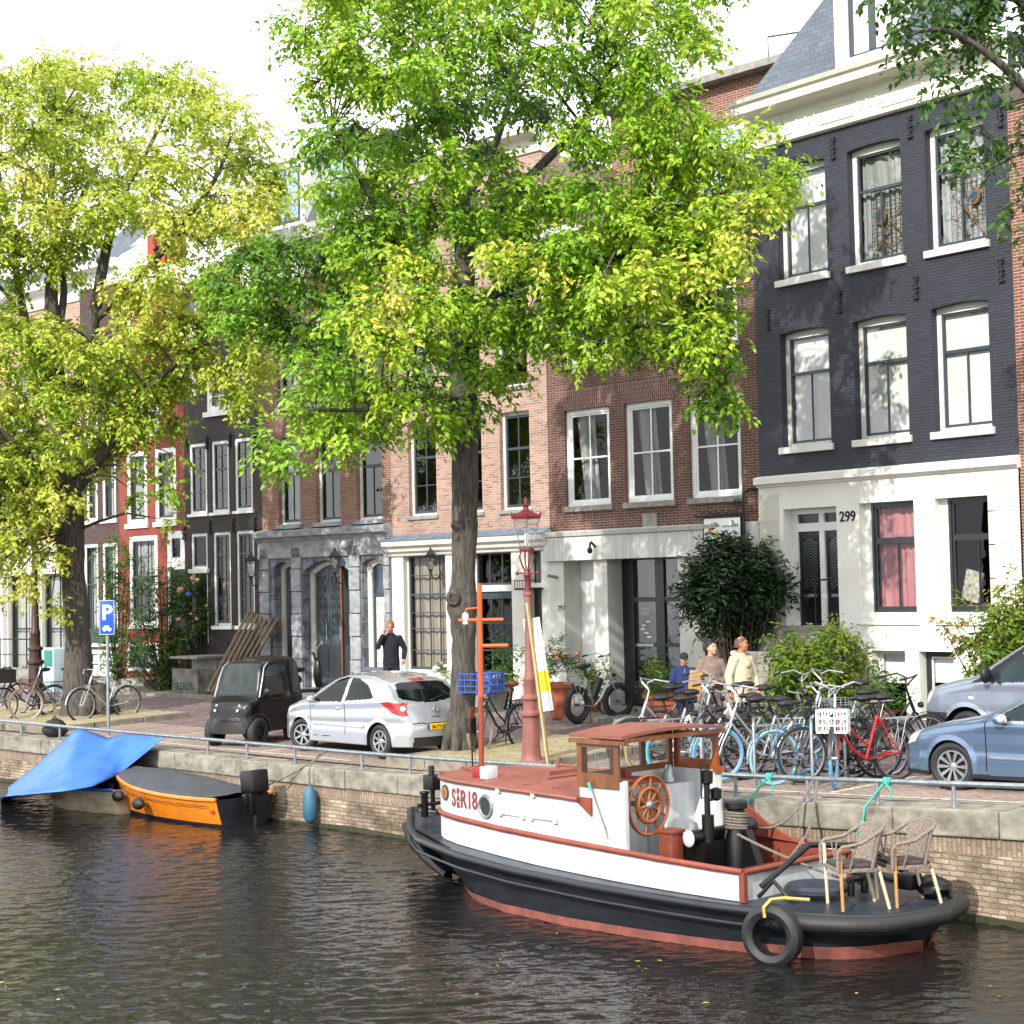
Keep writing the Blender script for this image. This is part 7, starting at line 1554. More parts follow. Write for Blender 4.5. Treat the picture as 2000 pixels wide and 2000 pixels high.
# scooter behind the microcar
p=at_g(590,1372); e=empty('scooter',p,R(20),'black motor scooter parked behind the microcar, only handlebar and seat showing','scooter')
q=MB(); q.ell((-.25,0,.78),.36,.13,.07); q.ell((-.35,0,.55),.36,.15,.2); q.ell((.4,0,.7),.12,.16,.38); q.ob((.1,0,.28),.5,.28,.08); q.build('scooter_body',BLK,e,bevel=.02)
q=MB(); q.tube([(.35,0,.95),(.3,0,1.15)],.03,6); q.tube([(.22,-.3,1.2),(.32,0,1.15),(.22,.3,1.2)],.02,6); q.build('handlebar',M_sadd,e)
for x in (-.55,.55):
    q=MB(); tyre(q,.23,.11,.13,24,(x,0,.23)); q.build('wheel',M_tyre,e)
q=MB(); q.tube([(.3,-.15,1.2),(.42,-.28,1.42)],.01,5); q.ob((.43,-.3,1.42),.02,.12,.09); q.tube([(.3,.15,1.2),(.42,.28,1.42)],.01,5); q.ob((.43,.3,1.42),.02,.12,.09); q.build('mirror',M_galv,e)
# ---------------------------------------------------------------- street lamps
M_lred=mat('lamp_dark_red','#6e2026',.4,var=.15,scale=8); M_lpink=mat('faded_red_iron','#86524b',.6,var=.15,scale=6,bump=.1)
def street_lamp(loc,rz,label,H=1.,mcol=None,mtop=None):
    mcol=mcol or M_lpink; mtop=mtop or M_lred; e=empty('street_lamp',loc,rz,label,'street lamp','street lamps on the quay')
    q=MB(); q.lathe([(.2,-.12),(.2,.02),(.17,.05),(.155,.12),(.145,.3),(.135,.55),(.13,.72),(.145,.74),(.165,.76),(.165,.80),(.12,.84),(.115,.98),(.12,1.0),(.15,1.02),(.15,1.05),(.095,1.10),(.09,1.3),(.10,1.32),(.10,1.36),(.078,1.4),(.062,2.0),(.055,2.55),(.055,2.68),(.075,2.7),(.075,2.74),(.05,2.76)],20,fl=.035); q.build('column',mcol,e,smooth=35)
    q=MB(); q.lathe([(.05,2.75),(.045,2.9),(.055,3.0),(.07,3.02),(.045,3.05),(.035,3.12)],14)
    q.tube([(-.18,0,3.06),(.18,0,3.06)],.012,6)
    for s in (-1,1): q.ell((.19*s,0,3.06),.03,.03,.03,10,8)
    for k in range(4):
        a=PI/4+k*PI/2; c,s=math.cos(a),math.sin(a); q.tube([(.03*c,.03*s,3.08),(.09*c,.09*s,3.2),(.125*c,.125*s,3.33),(.1*c,.1*s,3.4),(.11*c,.11*s,3.44)],.014,6)
    q.lathe([(.12,3.42),(.13,3.43),(.13,3.47),(.11,3.48)],8); q.build('lamp_cradle',mtop,e,smooth=40)
    q=MB(); q.lathe([(.11,3.49),(.25,3.95)],6,cap=False); q.build('lantern_glass',M_glassr,e,smooth=0)
    q=MB()
    for k in range(6): a=2*PI*k/6; q.tube([(.115*math.cos(a),.115*math.sin(a),3.48),(.255*math.cos(a),.255*math.sin(a),3.96)],.008,4)
    q.build('lantern_bars',M_galv,e,smooth=0); q=MB(); q.lathe([(.27,3.95),(.28,3.98),(.25,4.0),(.14,4.05),(.06,4.09),(.05,4.14),(.07,4.16),(.03,4.2),(.015,4.3)],6)
    for k in range(6): a=2*PI*k/6; q.ell((.27*math.cos(a),.27*math.sin(a),4.02),.018,.018,.035,6,5)
    q.build('lantern_roof',mtop,e,smooth=30); MB().lathe([(.02,3.5),(.035,3.55),(.04,3.68),(.01,3.72)],10).build('bulb',M_white2,e)
    e.scale=(H,H,H); return e
lp=UW(14.15,2.0,1.13); 
best=min(((abs(proj(UW(u,w_,1.13))[0]-1037)+abs(proj(UW(u,w_,1.13))[1]-1489)*3),u,w_) for u in np.arange(13,15.2,.05) for w_ in np.arange(1,3,.05)); lp=UW(best[1],best[2],1.13)
street_lamp(lp,QANG+.3,'old red cast iron street lamp with glass lantern beside the middle tree',.95)
p=at_g(70,1372); street_lamp(p,QANG,'slim dark street lamp behind the bicycles at the far left',1.35,mat('dark_brown_iron','#3a2422',.5),mat('dark_brown_iron','#3a2422',.5))
# ---------------------------------------------------------------- boards leaning by the lamp
e=empty('leaning_board',lp+QT*.22+QN*.25+Vector((0,0,-.02)),QANG+.7,'tall white board with a yellow band leaning behind the red lamp post','board'); Ry=Matrix.Rotation(-.13,3,'Y')
q=MB(); q.v=[]; q.box(-.13,.13,0,.03,.8,2.25); q.v=[tuple(Ry@Vector(v)) for v in q.v]; q.build('white_board',mat('white_board','#dedfdb',.6,var=.05),e,bevel=.006)
q=MB(); q.box(-.134,.134,-.006,.034,1.1,1.42); q.v=[tuple(Ry@Vector(v)) for v in q.v]; q.build('yellow_band',mat('yellow_band','#d9c400',.5),e)
o=MB().bar((0,0,0),(-.36,.12,2.5),.075,.03).build('timber_plank',mat('pale_timber','#c9a878',.8,var=.2,scale=6,stretch=(4,4,.4)),bevel=.004); o.location=lp+QT*.48-QN*.1+Vector((0,0,-.05)); o.rotation_euler=(0,0,QANG+.35); tag(o,'long pale timber plank leaning against the red lamp post','plank')
# ---------------------------------------------------------------- parking sign
p=at_g(212,1437); e=empty('parking_sign',p,R(6),'blue parking sign on a thin galvanised pole beside the left tree','sign')
MB().tube([(0,0,-.05),(0,0,2.75)],.033,10).build('pole',M_galv,e); M_sb=mat('sign_blue','#1750b8',.35,var=.03); M_sw=mat('sign_white','#dfe3e6',.4,var=.02)
q=MB(); q.box(-.15,.15,-.055,-.035,2.05,2.75); b_=q.build('sign_plate',M_sb,e,bevel=.004); q=MB(); 
for (a,b2,c,d_) in ((-.146,.146,2.053,2.061),(-.146,.146,2.739,2.747),(-.146,-.139,2.061,2.739),(.139,.146,2.061,2.739)): q.box(a,b2,-.057,-.056,c,d_)
q.build('sign_border',M_sw,b_,smooth=0); text('P','sign_letter',b_,(0,-.057,2.36),.42,M_sw,ext=.002,bold=.012)
q=MB(); q.box(-.09,.06,-.059,-.056,2.14,2.2); q.box(.03,.09,-.059,-.056,2.14,2.18); q.box(-.06,.04,-.0592,-.0562,2.2,2.235)
for x in (-.05,.05): q.prism([(x+.022*math.cos(t),2.135+.022*math.sin(t)) for t in np.linspace(0,2*PI,10)[:-1]],-.0595,-.0565,'xz')
q.build('tow_truck_symbol',M_sw,b_,smooth=0)
# ---------------------------------------------------------------- plants
def bush(name,label,loc,cl,lm,L=.1,W=.05,nspray=22,nleaf=8,slen=.3,seed=3,cat='shrub',group=None,stems=None,droop=.2):
    e=empty(name,loc,0,label,cat,group); q=MB()
    for (x,y,z,r,t) in cl: q.tube([(x*.15,y*.15,0),(x*.6,y*.6,z*.5),(x,y,z)],[.02,.014,.005],5,cap=False)
    q.build('stems',M_twig,e,smooth=60,clean=False); leaves('foliage',cl,lm,e,L=L,W=W,nspray=nspray,nleaf=nleaf,slen=slen,seed=seed,droop=droop,twigs=False); return e
def ellcl(cx,cy,cz,rx,ry,rz,n,r,t,seed,tv=.1):
    g=random.Random(seed); out=[]
    while len(out)<n:
        a,b_,c=[g.uniform(-1,1) for _ in range(3)]; d=math.sqrt(a*a+b_*b_+c*c)
        if .35<d<1: out.append((cx+a*rx,cy+b_*ry,cz+c*rz,r*g.uniform(.8,1.2),t+g.uniform(-tv,tv)))
    return out
p=b7.W(b7.X(1700,1400),-1.35,1.2); bush('round_shrub','round bright green shrub with orange tips before the black house steps',p,ellcl(0,0,.95,.95,.8,.95,60,.3,.5,1,.2),LM_nan,L=.12,W=.045,nspray=95,nleaf=8,slen=.3,seed=5)
p=at_plane(1437,1400,b6.P-b6.n*.9,b6.n); p.z=1.2; bush('dark_laurel','big dark evergreen laurel bush standing in front of the shop sign wall',p,ellcl(0,0,2.42,.92,.75,1.02,72,.34,.35,2,.12)+[(.1,0,3.35,.25,.5),(-.2,0,3.25,.25,.5),(.5,0,3.2,.22,.5)],LM_laurel,L=.15,W=.05,nspray=90,nleaf=8,slen=.36,seed=6,droop=-.15,cat='tree')
p=b7.W(b7.X(2062,1400),-1.2,1.2); bush('climbing_shrub','leafy dark green shrub climbing the white wall behind the pale van',p,ellcl(0,0,1.2,.85,.6,1.2,55,.3,.55,3,.2)+[(-.9,0,1.9,.14,.8),(-1.1,.05,1.85,.1,.85),(-.7,0,2.2,.12,.7),(.1,0,2.5,.25,.6)],LM_nan,L=.13,W=.06,nspray=85,nleaf=8,slen=.32,seed=8)
# rose bushes in front of the red and the dark house
def rose(px_,py_,name,label,cl,seed,flowers=()):
    p=at_g(px_,py_); e=bush(name,label,p,cl,LM_dark,L=.10,W=.055,nspray=80,nleaf=8,slen=.35,seed=seed)
    for k,(x,y,z,m,r) in enumerate(flowers):
        q=MB(); q.ell((x,y,z),r*.65,r*.65,r*.5,8,6,jit=.25); q.build('blossom',m,e)
    return e
M_fp=mat('pink_blossom','#d88a8f',.7); M_fo=mat('peach_blossom','#d29a7a',.7); M_fb=mat('blue_blossom','#4f6fc8',.7)
rose(325,1352,'climbing_rose','tall rambling climbing rose growing between the red and the dark gable house',[(random.uniform(-1.2,.7),random.uniform(-.3,.2),z,.34*random.uniform(.6,1.1),.4) for z in np.linspace(.5,3.4,34)]+[(.1,0,z,.3,.3) for z in np.linspace(.2,1.8,10)],12,[(.9,-.3,2.0,M_fp,.09),(.75,-.3,2.1,M_fp,.08)])
rose(233,1350,'climbing_rose','yellowish climbing plant on the wall edge between the dull brown and the red house',[(random.uniform(-.45,.45),random.uniform(-.1,.2),z,.28,.6) for z in np.linspace(.6,4.2,24)],13)
rose(385,1350,'rose_bush','rose bush with pink, peach and blue blossoms by the dark gable house',[(random.uniform(-.6,.6),random.uniform(-.3,.2),z,.26,.4) for z in np.linspace(1.2,3.0,22)],14,[(-.35,-.35,2.75,M_fo,.14),(.0,-.4,3.05,M_fo,.12),(.12,-.42,3.0,M_fo,.1),(-.1,-.45,2.62,M_fb,.13),(-.4,-.4,1.95,M_fp,.1),(.1,-.4,1.95,M_fp,.08),(.35,-.3,2.3,M_fo,.08)])
M_terra=mat('terracotta','#9c5238',.8,var=.15,scale=5)
def pot(px_,py_,label,h=.5,r=.24,lm=LM_nan,ph=.5,pr=.35,m=None,seed=1,fl=None,sq=False):
    p=at_g(px_,py_,.03); e=empty('potted_plant',p,0,label,'plant','potted plants along the house fronts')
    q=MB(); q.lathe([(r*.65,0),(r*.9,h*.85),(r,h*.86),(r,h),(r*.85,h),(r*.8,h*.9)],4 if sq else 18); q.build('pot',m or M_terra,e,smooth=30)
    cl=ellcl(0,0,h+ph*.45,pr,pr,ph*.55,12,.16,.4,seed,.2); leaves('foliage',cl,lm,e,L=.12,W=.03,nspray=190,nleaf=6,slen=.25,seed=seed,droop=-.3,twigs=False)
    if fl: 
        q=MB(); g=random.Random(seed)
        for _ in range(9): q.ell((g.uniform(-pr,pr)*.9,g.uniform(-pr,0)*.9,h+ph*.6+g.uniform(0,.15)),.06,.06,.045,7,5,jit=.2)
        q.build('blossoms',fl,e)
    return e
pot(1094,1402,'terracotta pot with an orange-flowered shrub between lamp post and fat-tyre bicycle',.7,.3,LM_dark,.8,.42,seed=2,fl=M_fo)
pot(1160,1392,'low pot of green grass-like leaves behind the fat-tyre bicycle',.3,.2,LM_nan,.7,.3,seed=3)
pot(1305,1402,'wide terracotta planter with tall green leaves by the shop door',.45,.5,LM_nan,.75,.5,seed=4)
pot(985,1386,'dark pot with a small round green tree left of the lamp post',.45,.22,LM_dark,1.1,.38,m=M_iron,seed=5)
pot(955,1392,'grey planter with pink geraniums behind the blue crate',.5,.45,LM_dark,.3,.42,m=M_cstone,seed=6,fl=M_fp,sq=True)
pot(885,1362,'pale flowering plant at the foot of the shop window behind the tree',.3,.25,LM_nan,.6,.5,seed=7,fl=M_white2)
pot(1730,1428,'white pot with leafy houseplant and pink flower under the black house basement window',.35,.2,LM_dark,.9,.3,seed=8)
# pallets leaning on the dark house
a=at_g(425,1362); q0=empty('wooden_pallet',a,b3.a+.25,'weathered wooden pallets stacked leaning against the dark gable house','pallet'); M_pal=mat('weathered_timber','#7d6c58',.9,var=.35,scale=7,col2='#55483a',stretch=(3,3,.5))
Rx_=Matrix.Rotation(-.28,3,'X')@Matrix.Rotation(.42,3,'Y'); q=MB()
for k in range(7): q.box(-.45+k*.15,-.36+k*.15,-.01,.015,0,2.35)
q.v=[tuple(Rx_@Vector(v)) for v in q.v]; q.build('boards',M_pal,q0,smooth=0)
q=MB()
for z in (.1,1.1,2.2): q.box(-.47,.56,.02,.11,z,z+.09)
q.v=[tuple(Rx_@Vector(v)) for v in q.v]; q.build('bearers',M_pal,q0,smooth=0)
q=MB()
for k in range(4): q.bar((.05+k*.13,-.06,0),(.1+k*.16,-.03,2.2+.12*k),.05,.04)
q.v=[tuple(Rx_@Vector(v)) for v in q.v]; q.build('loose_battens',M_pal,q0,smooth=0)
# iron stoop posts, red hydrant posts, electricity cabinet, black bag
for px_,py_,lab in ((200,1336,'black iron stoop post between the dull brown and the red house'),(284,1328,'black iron stoop post before the red house door'),(447,1352,'black iron ornamental post in front of the pallets'),(20,1330,'black iron post with ring at the far left steps'),(52,1334,'black iron post beside the far left lamp')):
    p=at_g(px_,py_); q=MB(); q.lathe([(.07,0),(.07,.1),(.04,.16),(.032,1.1),(.05,1.14),(.03,1.18),(.045,1.24),(.015,1.32),(.0,1.42)],10); o=q.build('iron_post',M_iron); o.location=p; tag(o,lab,'post','black iron posts before the house fronts')
for px_,py_,h,lab in ((532,1352,1.25,'taller red iron post with ball finial by the narrow arched door'),(497,1358,.75,'shorter red iron post left of the taller one behind the microcar')):
    p=at_g(px_,py_); q=MB(); q.lathe([(.07,0),(.05,.1),(.035,.2),(.035,h-.15),(.07,h-.13),(.04,h-.08),(.05,h-.03),(.0,h+.06)],12); o=q.build('red_post',mat('pillar_red','#9c2a30',.45,var=.15)); o.location=p; tag(o,lab,'post','red iron posts behind the microcar')
p=at_g(105,1352); e=empty('utility_cabinet',p,QANG,'pale blue-white utility cabinet with a teal panel left of the left tree','cabinet'); MB().box(-.75,.55,-.3,.3,0,1.25).build('cabinet_body',mat('pale_blue_cabinet','#a9bcc6',.5,var=.06),e,bevel=.05); MB().box(.05,.5,-.315,-.3,.75,1.2).build('teal_panel',mat('teal_panel','#137a68',.4),e)
q=MB(); q.ell((0,0,.16),.26,.2,.2,12,9,jit=.12); q.tube([(-.1,0,.3),(0,0,.42),(.1,0,.3)],.02,5); o=q.build('black_bag',M_rub,smooth=50); p=UW(2.0,.42,0); p.z=quay_z(2)+.0; 
best=min(np.arange(-3,5,.02),key=lambda u:abs(proj(UW(u,.38,quay_z(u)))[0]-108)); o.location=UW(best,.38,quay_z(best)); tag(o,'crumpled black bag lying on the coping under the railing left of the blue tarpaulin','bag')
# blue fender hanging on the wall
best=min(np.arange(5,16,.02),key=lambda u:abs(proj(UW(u,-.16,.4))[0]-606)); fx_=UW(best,-.16,0); e=empty('boat_fender',fx_,QANG,'faded blue boat fender hanging on a rope against the quay wall','fender'); q=MB(); q.lathe([(.03,.62),(.06,.58),(.11,.5),(.12,.3),(.11,.1),(.05,.02),(.0,0)],12,(0,0,.06)); q.build('fender_body',mat('faded_blue','#34627f',.6,var=.15),e); MB().tube([(0,0,.66),(0,-.02,.9),(.0,.02,1.0),(.0,.28,quay_z(best)+.27)],.012,5).build('fender_rope',M_rope,e)
# ---------------------------------------------------------------- people
def remesh(mb,name,m,par,vox=.012,smooth_it=2):
    me=bpy.data.meshes.new(name); me.from_pydata([tuple(v) for v in mb.v],[],mb.f); bm=bmesh.new(); bm.from_mesh(me); bmesh.ops.recalc_face_normals(bm,faces=bm.faces); bm.to_mesh(me); bm.free()
    o=bpy.data.objects.new(name,me); C.objects.link(o); r=o.modifiers.new('r','REMESH'); r.mode='VOXEL'; r.voxel_size=vox; s=o.modifiers.new('s','SMOOTH'); s.iterations=smooth_it; s.factor=.5
    dg=bpy.context.evaluated_depsgraph_get(); m2=bpy.data.meshes.new_from_object(o.evaluated_get(dg)); bpy.data.objects.remove(o); m2.name=name
    m2.materials.clear(); m2.materials.append(m); m2.polygons.foreach_set('use_smooth',[True]*len(m2.polygons)); ob=bpy.data.objects.new(name,m2); C.objects.link(ob); ob.parent=par; return ob
def loft(mb,rows,n=18): # rows: (x,y,z,rx,ry)
    mb.grid([[Vector((x+rx*math.cos(2*PI*i/n),y+ry*math.sin(2*PI*i/n),z)) for i in range(n)] for x,y,z,rx,ry in rows],closeu=True)
    for (x,y,z,rx,ry) in (rows[0],rows[-1]):
        mb.add([Vector((x+rx*math.cos(2*PI*i/n),y+ry*math.sin(2*PI*i/n),z)) for i in range(n)],[tuple(range(n))])
def hand(mb,w_,d,palm_n,curl=.5,k=1.):
    """hand at wrist w_, pointing along d, palm facing palm_n: palm slab, four unequal fingers and a thumb from the side"""
    w_=Vector(w_); d=Vector(d).normalized(); pn=Vector(palm_n); pn=(pn-d*pn.dot(d)).normalized(); s=d.cross(pn)
    mb.tube([w_-d*.02,w_+d*.03*k,w_+d*.085*k],[.026*k,.036*k,.038*k],10,flat=.6)
    for i,(o,l) in enumerate(((-.028,.062),(-.010,.074),(.010,.07),(.028,.055))):
        b_=w_+d*.075*k+s*o*k; c1=b_+(d*math.cos(curl*.6)+pn*math.sin(curl*.6))*l*.5*k; c2=c1+(d*math.cos(curl*1.5)+pn*math.sin(curl*1.5))*l*.5*k; mb.tube([b_,c1,c2],[.0095*k,.009*k,.008*k],6)
    b_=w_+d*.03*k-s*.03*k; mb.tube([b_,b_+(d*.6-s*.6+pn*.3)*.04*k,b_+(d*.95-s*.6+pn*.6)*.065*k],[.012*k,.011*k,.009*k],6)
M_skin=mat('skin','#b98068',.55,var=.06,scale=20); M_skin2=mat('pale_skin','#c9987e',.55,var=.06,scale=20)
def person(loc,face,label,H=1.78,skin=None,hair='#3a2a20',top='#1a1d28',trou='#1c2436',shoe='#1a1a1a',arms=None,headturn=0,tilt=0,coat=None,hairkind='short',fem=False,belly=0,group=None):
    """local frame: faces +x, left is +y"""
    skin=skin or M_skin; k=H/1.78; e=empty('person',loc,face,label,'person',group); e.scale=(k,)*3
    mt=mat('cloth'+top+('c' if coat else ''),top,.9,var=.12,scale=9,bump=.25); mtr=mat('cloth'+trou,trou,.9,var=.12,scale=9,bump=.2); mh=mat('hair'+hair,hair,.6,var=.25,scale=20,bump=.3); msh=mat('shoe'+shoe,shoe,.5)
    sw=.19 if not fem else .165
    J={'shR':(0,-sw,1.45),'shL':(0,sw,1.45)}; arms=arms or {}
    aR=arms.get('R',[(.02,-sw-.06,1.17),(.08,-sw-.06,.92)]); aL=arms.get('L',[(.02,sw+.06,1.17),(.08,sw+.06,.92)])
    # body: head, neck, torso core, legs, arms, hands in one surface
    b_=MB(); loft(b_,[(0,0,.86,.09,.14),(0,0,1.0,.10,.15),(0,0,1.2,.095,.14),(0,0,1.38,.10,.165),(0,0,1.47,.07,.12),(0.0,0,1.52,.052,.055),(.01,0,1.60,.05,.052)])
    Rh=Matrix.Rotation(headturn,3,'Z')@Matrix.Rotation(tilt,3,'Y'); hc=Vector((.02,0,1.665)); hv=lambda x,y,z: hc+Rh@Vector((x,y,z))
    hm=MB(); hm.ell((0,0,0.015),.098,.076,.108,18,14); hm.ell((.035,0,-.055),.062,.052,.058,12,10); hm.ell((.093,0,-.02),.022,.013,.022,8,6); hm.tube([(.085,0,.025),(.108,0,-.025)],[.008,.013],6)
    hm.ell((.083,0,.042),.02,.055,.012,10,6); hm.ell((.085,0,-.062),.016,.026,.010,8,6); hm.ell((.078,0,-.095),.02,.022,.018,8,6)
    for s in (-1,1): hm.ell((-.005,s*.078,-.005),.018,.012,.03,8,8); hm.ell((.062,s*.042,-.03),.03,.024,.026,8,6)
    o0=len(b_.v); b_.add([hc+Rh@Vector(v) for v in hm.v],hm.f)
    for s,a in ((-1,aR),(1,aL)):
        sh=Vector((0,s*(sw-.02),1.43)); el=Vector(a[0]); wr=Vector(a[1]); b_.tube([(0,s*.1,1.42),sh,lerp(sh,el,.5),el,lerp(el,wr,.5),wr],[.05,.05,.044,.036,.033,.025],10)
        d=(wr-el).normalized(); hd=a[2] if len(a)>2 else d; hand(b_,wr,hd,a[3] if len(a)>3 else (0,-s,0),a[4] if len(a)>4 else .5)
    for s in (-1,1): b_.tube([(0,s*.08,.92),(.0,s*.095,.7),(.015,s*.10,.48),(0,s*.10,.28),(-.01,s*.10,.08)],[.085,.075,.052,.05,.035],12); b_.ell((.045,s*.105,.05),.12,.042,.04,12,8)
    body=remesh(b_,'body',skin,e,.0105)
    # face details
    for s in (-1,1):
        q=MB(); q.ell(hv(.078,s*.032,.022),.016,.015,.009,10,6); q.build('eye',mat('eye_dark','#2a1c18',.3),e); q=MB(); q.ell(hv(.088,s*.033,.045),.012,.02,.005,8,5,M=Rh); q.build('eyebrow',mh,e)
    q=MB(); q.ell(hv(.098,0,-.062),.007,.022,.006,10,5,M=Rh); q.build('mouth',mat('lip','#8e4a42',.6),e)
    # clothing
    t=MB(); w_=1.15 if coat else 1.0; hem=coat or .86
    loft(t,[(0,0,hem,.135*w_,.185*w_),(0,0,hem+.1,.135*w_+belly,.18*w_),(.01,0,1.05 if hem<1.0 else hem+.15,.128*w_+belly,.17*w_),(.01,0,1.22,.128*w_,.175*w_),(.0,0,1.36,.125*w_,.20),(-.0,0,1.44,.10,.185),(0,0,1.49,.075,.10),(.0,0,1.53,.068,.07)],22)
    for s,a in ((-1,aR),(1,aL)):
        sh=Vector((0,s*(sw-.01),1.42)); el=Vector(a[0]); wr=Vector(a[1]); t.tube([(0,s*.1,1.41),sh,lerp(sh,el,.5),el,lerp(el,wr,.5),lerp(el,wr,.93)],[.07*w_,.078*w_,.066*w_,.06*w_,.054*w_,.044*w_],12)
    tp=remesh(t,'jacket' if coat else 'sweater',mt,e,.0125); q=MB()
    t=MB(); wl=1.35 if fem else 1.
    loft(t,[(0,0,1.0,.12,.165),(0,0,.86,.125,.18),(0,0,.78,.11,.175)],18)
    for s in (-1,1): t.tube([(0,s*.085,.88),(.0,s*.098,.7),(.015,s*.103,.48),(0,s*.105,.28),(-.01,s*.105,.09)],[.095,.09*wl**.5,.072*wl,.068*wl,.062*wl],12)
    remesh(t,'trousers',mtr,e,.0135)
    for s in (-1,1): q=MB(); q.ell((.05,s*.105,.05),.145,.055,.055,12,8); q.build('shoe',msh,e)
    # hair
    if hairkind!='cap':
        q=MB(); n=18; rows=[]
        for i in range(9):
            th=PI*.56*i/8; rows.append([hc+Rh@Vector(((-.016+.108*math.sin(th)*math.cos(2*PI*j/n)*(1.0 if math.cos(2*PI*j/n)<.2 else .90-.0*i)),.086*math.sin(th)*math.sin(2*PI*j/n),.022+.118*math.cos(th)-(0 if math.cos(2*PI*j/n)<.35 else -.045*(i/8)**2)+(-.05*(i/8)**2 if math.cos(2*PI*j/n)<0 else 0))) for j in range(n)])
        if hairkind=='balding': rows=rows[4:]
        q.grid(rows,closeu=True)
        if hairkind=='bun': q.ell(hv(-.12,0,.0),.05,.05,.055,10,8); q.tube([hv(-.09,0,-.03),hv(-.1,0,-.1)],[.05,.03],8)
        q.build('hair',mh,e,smooth=80)
    else:
        q=MB(); q.ell(hv(-.01,0,.05),.112,.092,.085,16,10,M=Rh); q.ell(hv(.09,0,.055),.07,.07,.012,12,6,M=Rh); q.build('cap',mat('dark_cap','#17181b',.8),e)
    return e,tp,mt
def toward_cam(p,extra=0): d=CP-Vector(p); return math.atan2(d.y,d.x)+extra
# man on the phone
p=at_g(766,1386); p.z+=.1
e,tp,mt=person(p,toward_cam(p,R(-8)),'man in a dark navy sweater talking on a phone behind the silver hatchback',1.86,hair='#8a5a38',top='#12141d',trou='#1a2238',tilt=.35,arms={'R':[(.14,-.27,1.22),(.17,-.12,1.53),(-.1,.12,1),(0,1,.2),1.1],'L':[(-.02,.29,1.18),(.09,.27,.95),(.1,-.1,-1),(0,-1,0),.7]})
q=MB(); q.ob((.10,-.10,1.66),.02,.012,.14,Matrix.Rotation(.25,3,'Y')); q.build('phone',M_sadd,e,bevel=.003)
# trio by the laurel
p=at_g(1340,1444); e,tp,mt=person(p,toward_cam(p,R(4)),'child in a dark cap and navy zipped jacket looking down beside the woman',1.48,hair='#1a1512',top='#1c2c5c',trou='#16213f',hairkind='cap',tilt=.3,coat=.78,arms={'R':[(.02,-.28,1.16),(.16,-.16,.98),(.5,.8,-.2),(-1,0,0),.9],'L':[(0,.27,1.16),(.06,.28,.92)]})
q=MB(); q.tube([(.155,0,.82),(.15,0,1.2),(.12,0,1.47)],.006,5); q.build('zip',M_galv,tp)
p=at_g(1393,1456); e,tp,mt=person(p,toward_cam(p,R(14)),'woman in a taupe hooded coat and wide trousers with folded arms, face turned right',1.72,skin=M_skin2,hair='#1d1513',top='#7c6a62',trou='#75645e',fem=True,hairkind='bun',headturn=.6,tilt=-.12,coat=.95,arms={'R':[(.05,-.27,1.16),(.22,-.02,1.1),(.1,1,0),(-1,0,0),.6],'L':[(.05,.27,1.14),(.2,.05,1.05),(.1,-1,0),(-1,0,0),.6]})
q=MB(); q.wheelring((-.06,0,1.5),(.35,0,1),.1,.05,18,8,rw=.045); q.build('hood',mt,e)
# paper bag held under her arm: a thing of its own
o=MB(); o.box(-.11,.11,-.07,.07,0,.38); o=o.build('paper_bag',mat('kraft_paper','#a8824e',.8,var=.15,scale=5,bump=.4),bevel=.012); w_=e.matrix_basis.copy(); bpy.context.view_layer.update(); o.location=e.matrix_world@Vector((.12,-.34,.90)); o.rotation_euler=(R(-6),R(8),e.rotation_euler.z+R(80)); tag(o,'brown paper shopping bag held under the arm of the woman in taupe','paper bag')
p=at_g(1452,1462); e,tp,mt=person(p,toward_cam(p,R(52)),'man with shaved receding hair in a cream toggle coat, turned towards the right',1.80,skin=mat('ruddy_skin','#b9735c',.55,var=.08,scale=20),hair='#5a463c',top='#c4bb9c',trou='#3a332f',hairkind='balding',headturn=.45,coat=.74,arms={'R':[(-.04,-.28,1.17),(-.0,-.29,.92)],'L':[(.04,.27,1.16),(.14,.22,.95)]})
q=MB()
for z in (1.3,1.12,.94): q.tube([(.155,-.045,z),(.165,.045,z+.01)],.009,6)
q.build('toggles',M_brn,tp); q=MB(); q.wheelring((-.05,0,1.5),(.3,0,1),.095,.04,18,8,rw=.04); q.build('hood',mt,e)
# ---------------------------------------------------------------- small boats
def small_boat(name,label,stern,bow,beam,mats,H0=.42,H1=.75,blunt=.3):
    """frame: x from stern (0) to bow (L), y to port; returns the empty and length"""
    s=Vector(stern); b_=Vector(bow); d=b_-s; L_=d.length; e=empty(name,(s.x,s.y,0),math.atan2(d.y,d.x),label,'boat','small boats moored at the quay'); xs=np.linspace(0,L_,26)
    hw=lambda t: beam/2*(1-max(0,(t-.45)/.55)**2.2)*(blunt+(1-blunt)*min(1,t/.35)**.6 if t<.35 else 1); sh=lambda t: H0+(H1-H0)*t**2.2+.04*(1-t)**3
    return e,L_,xs,hw,sh
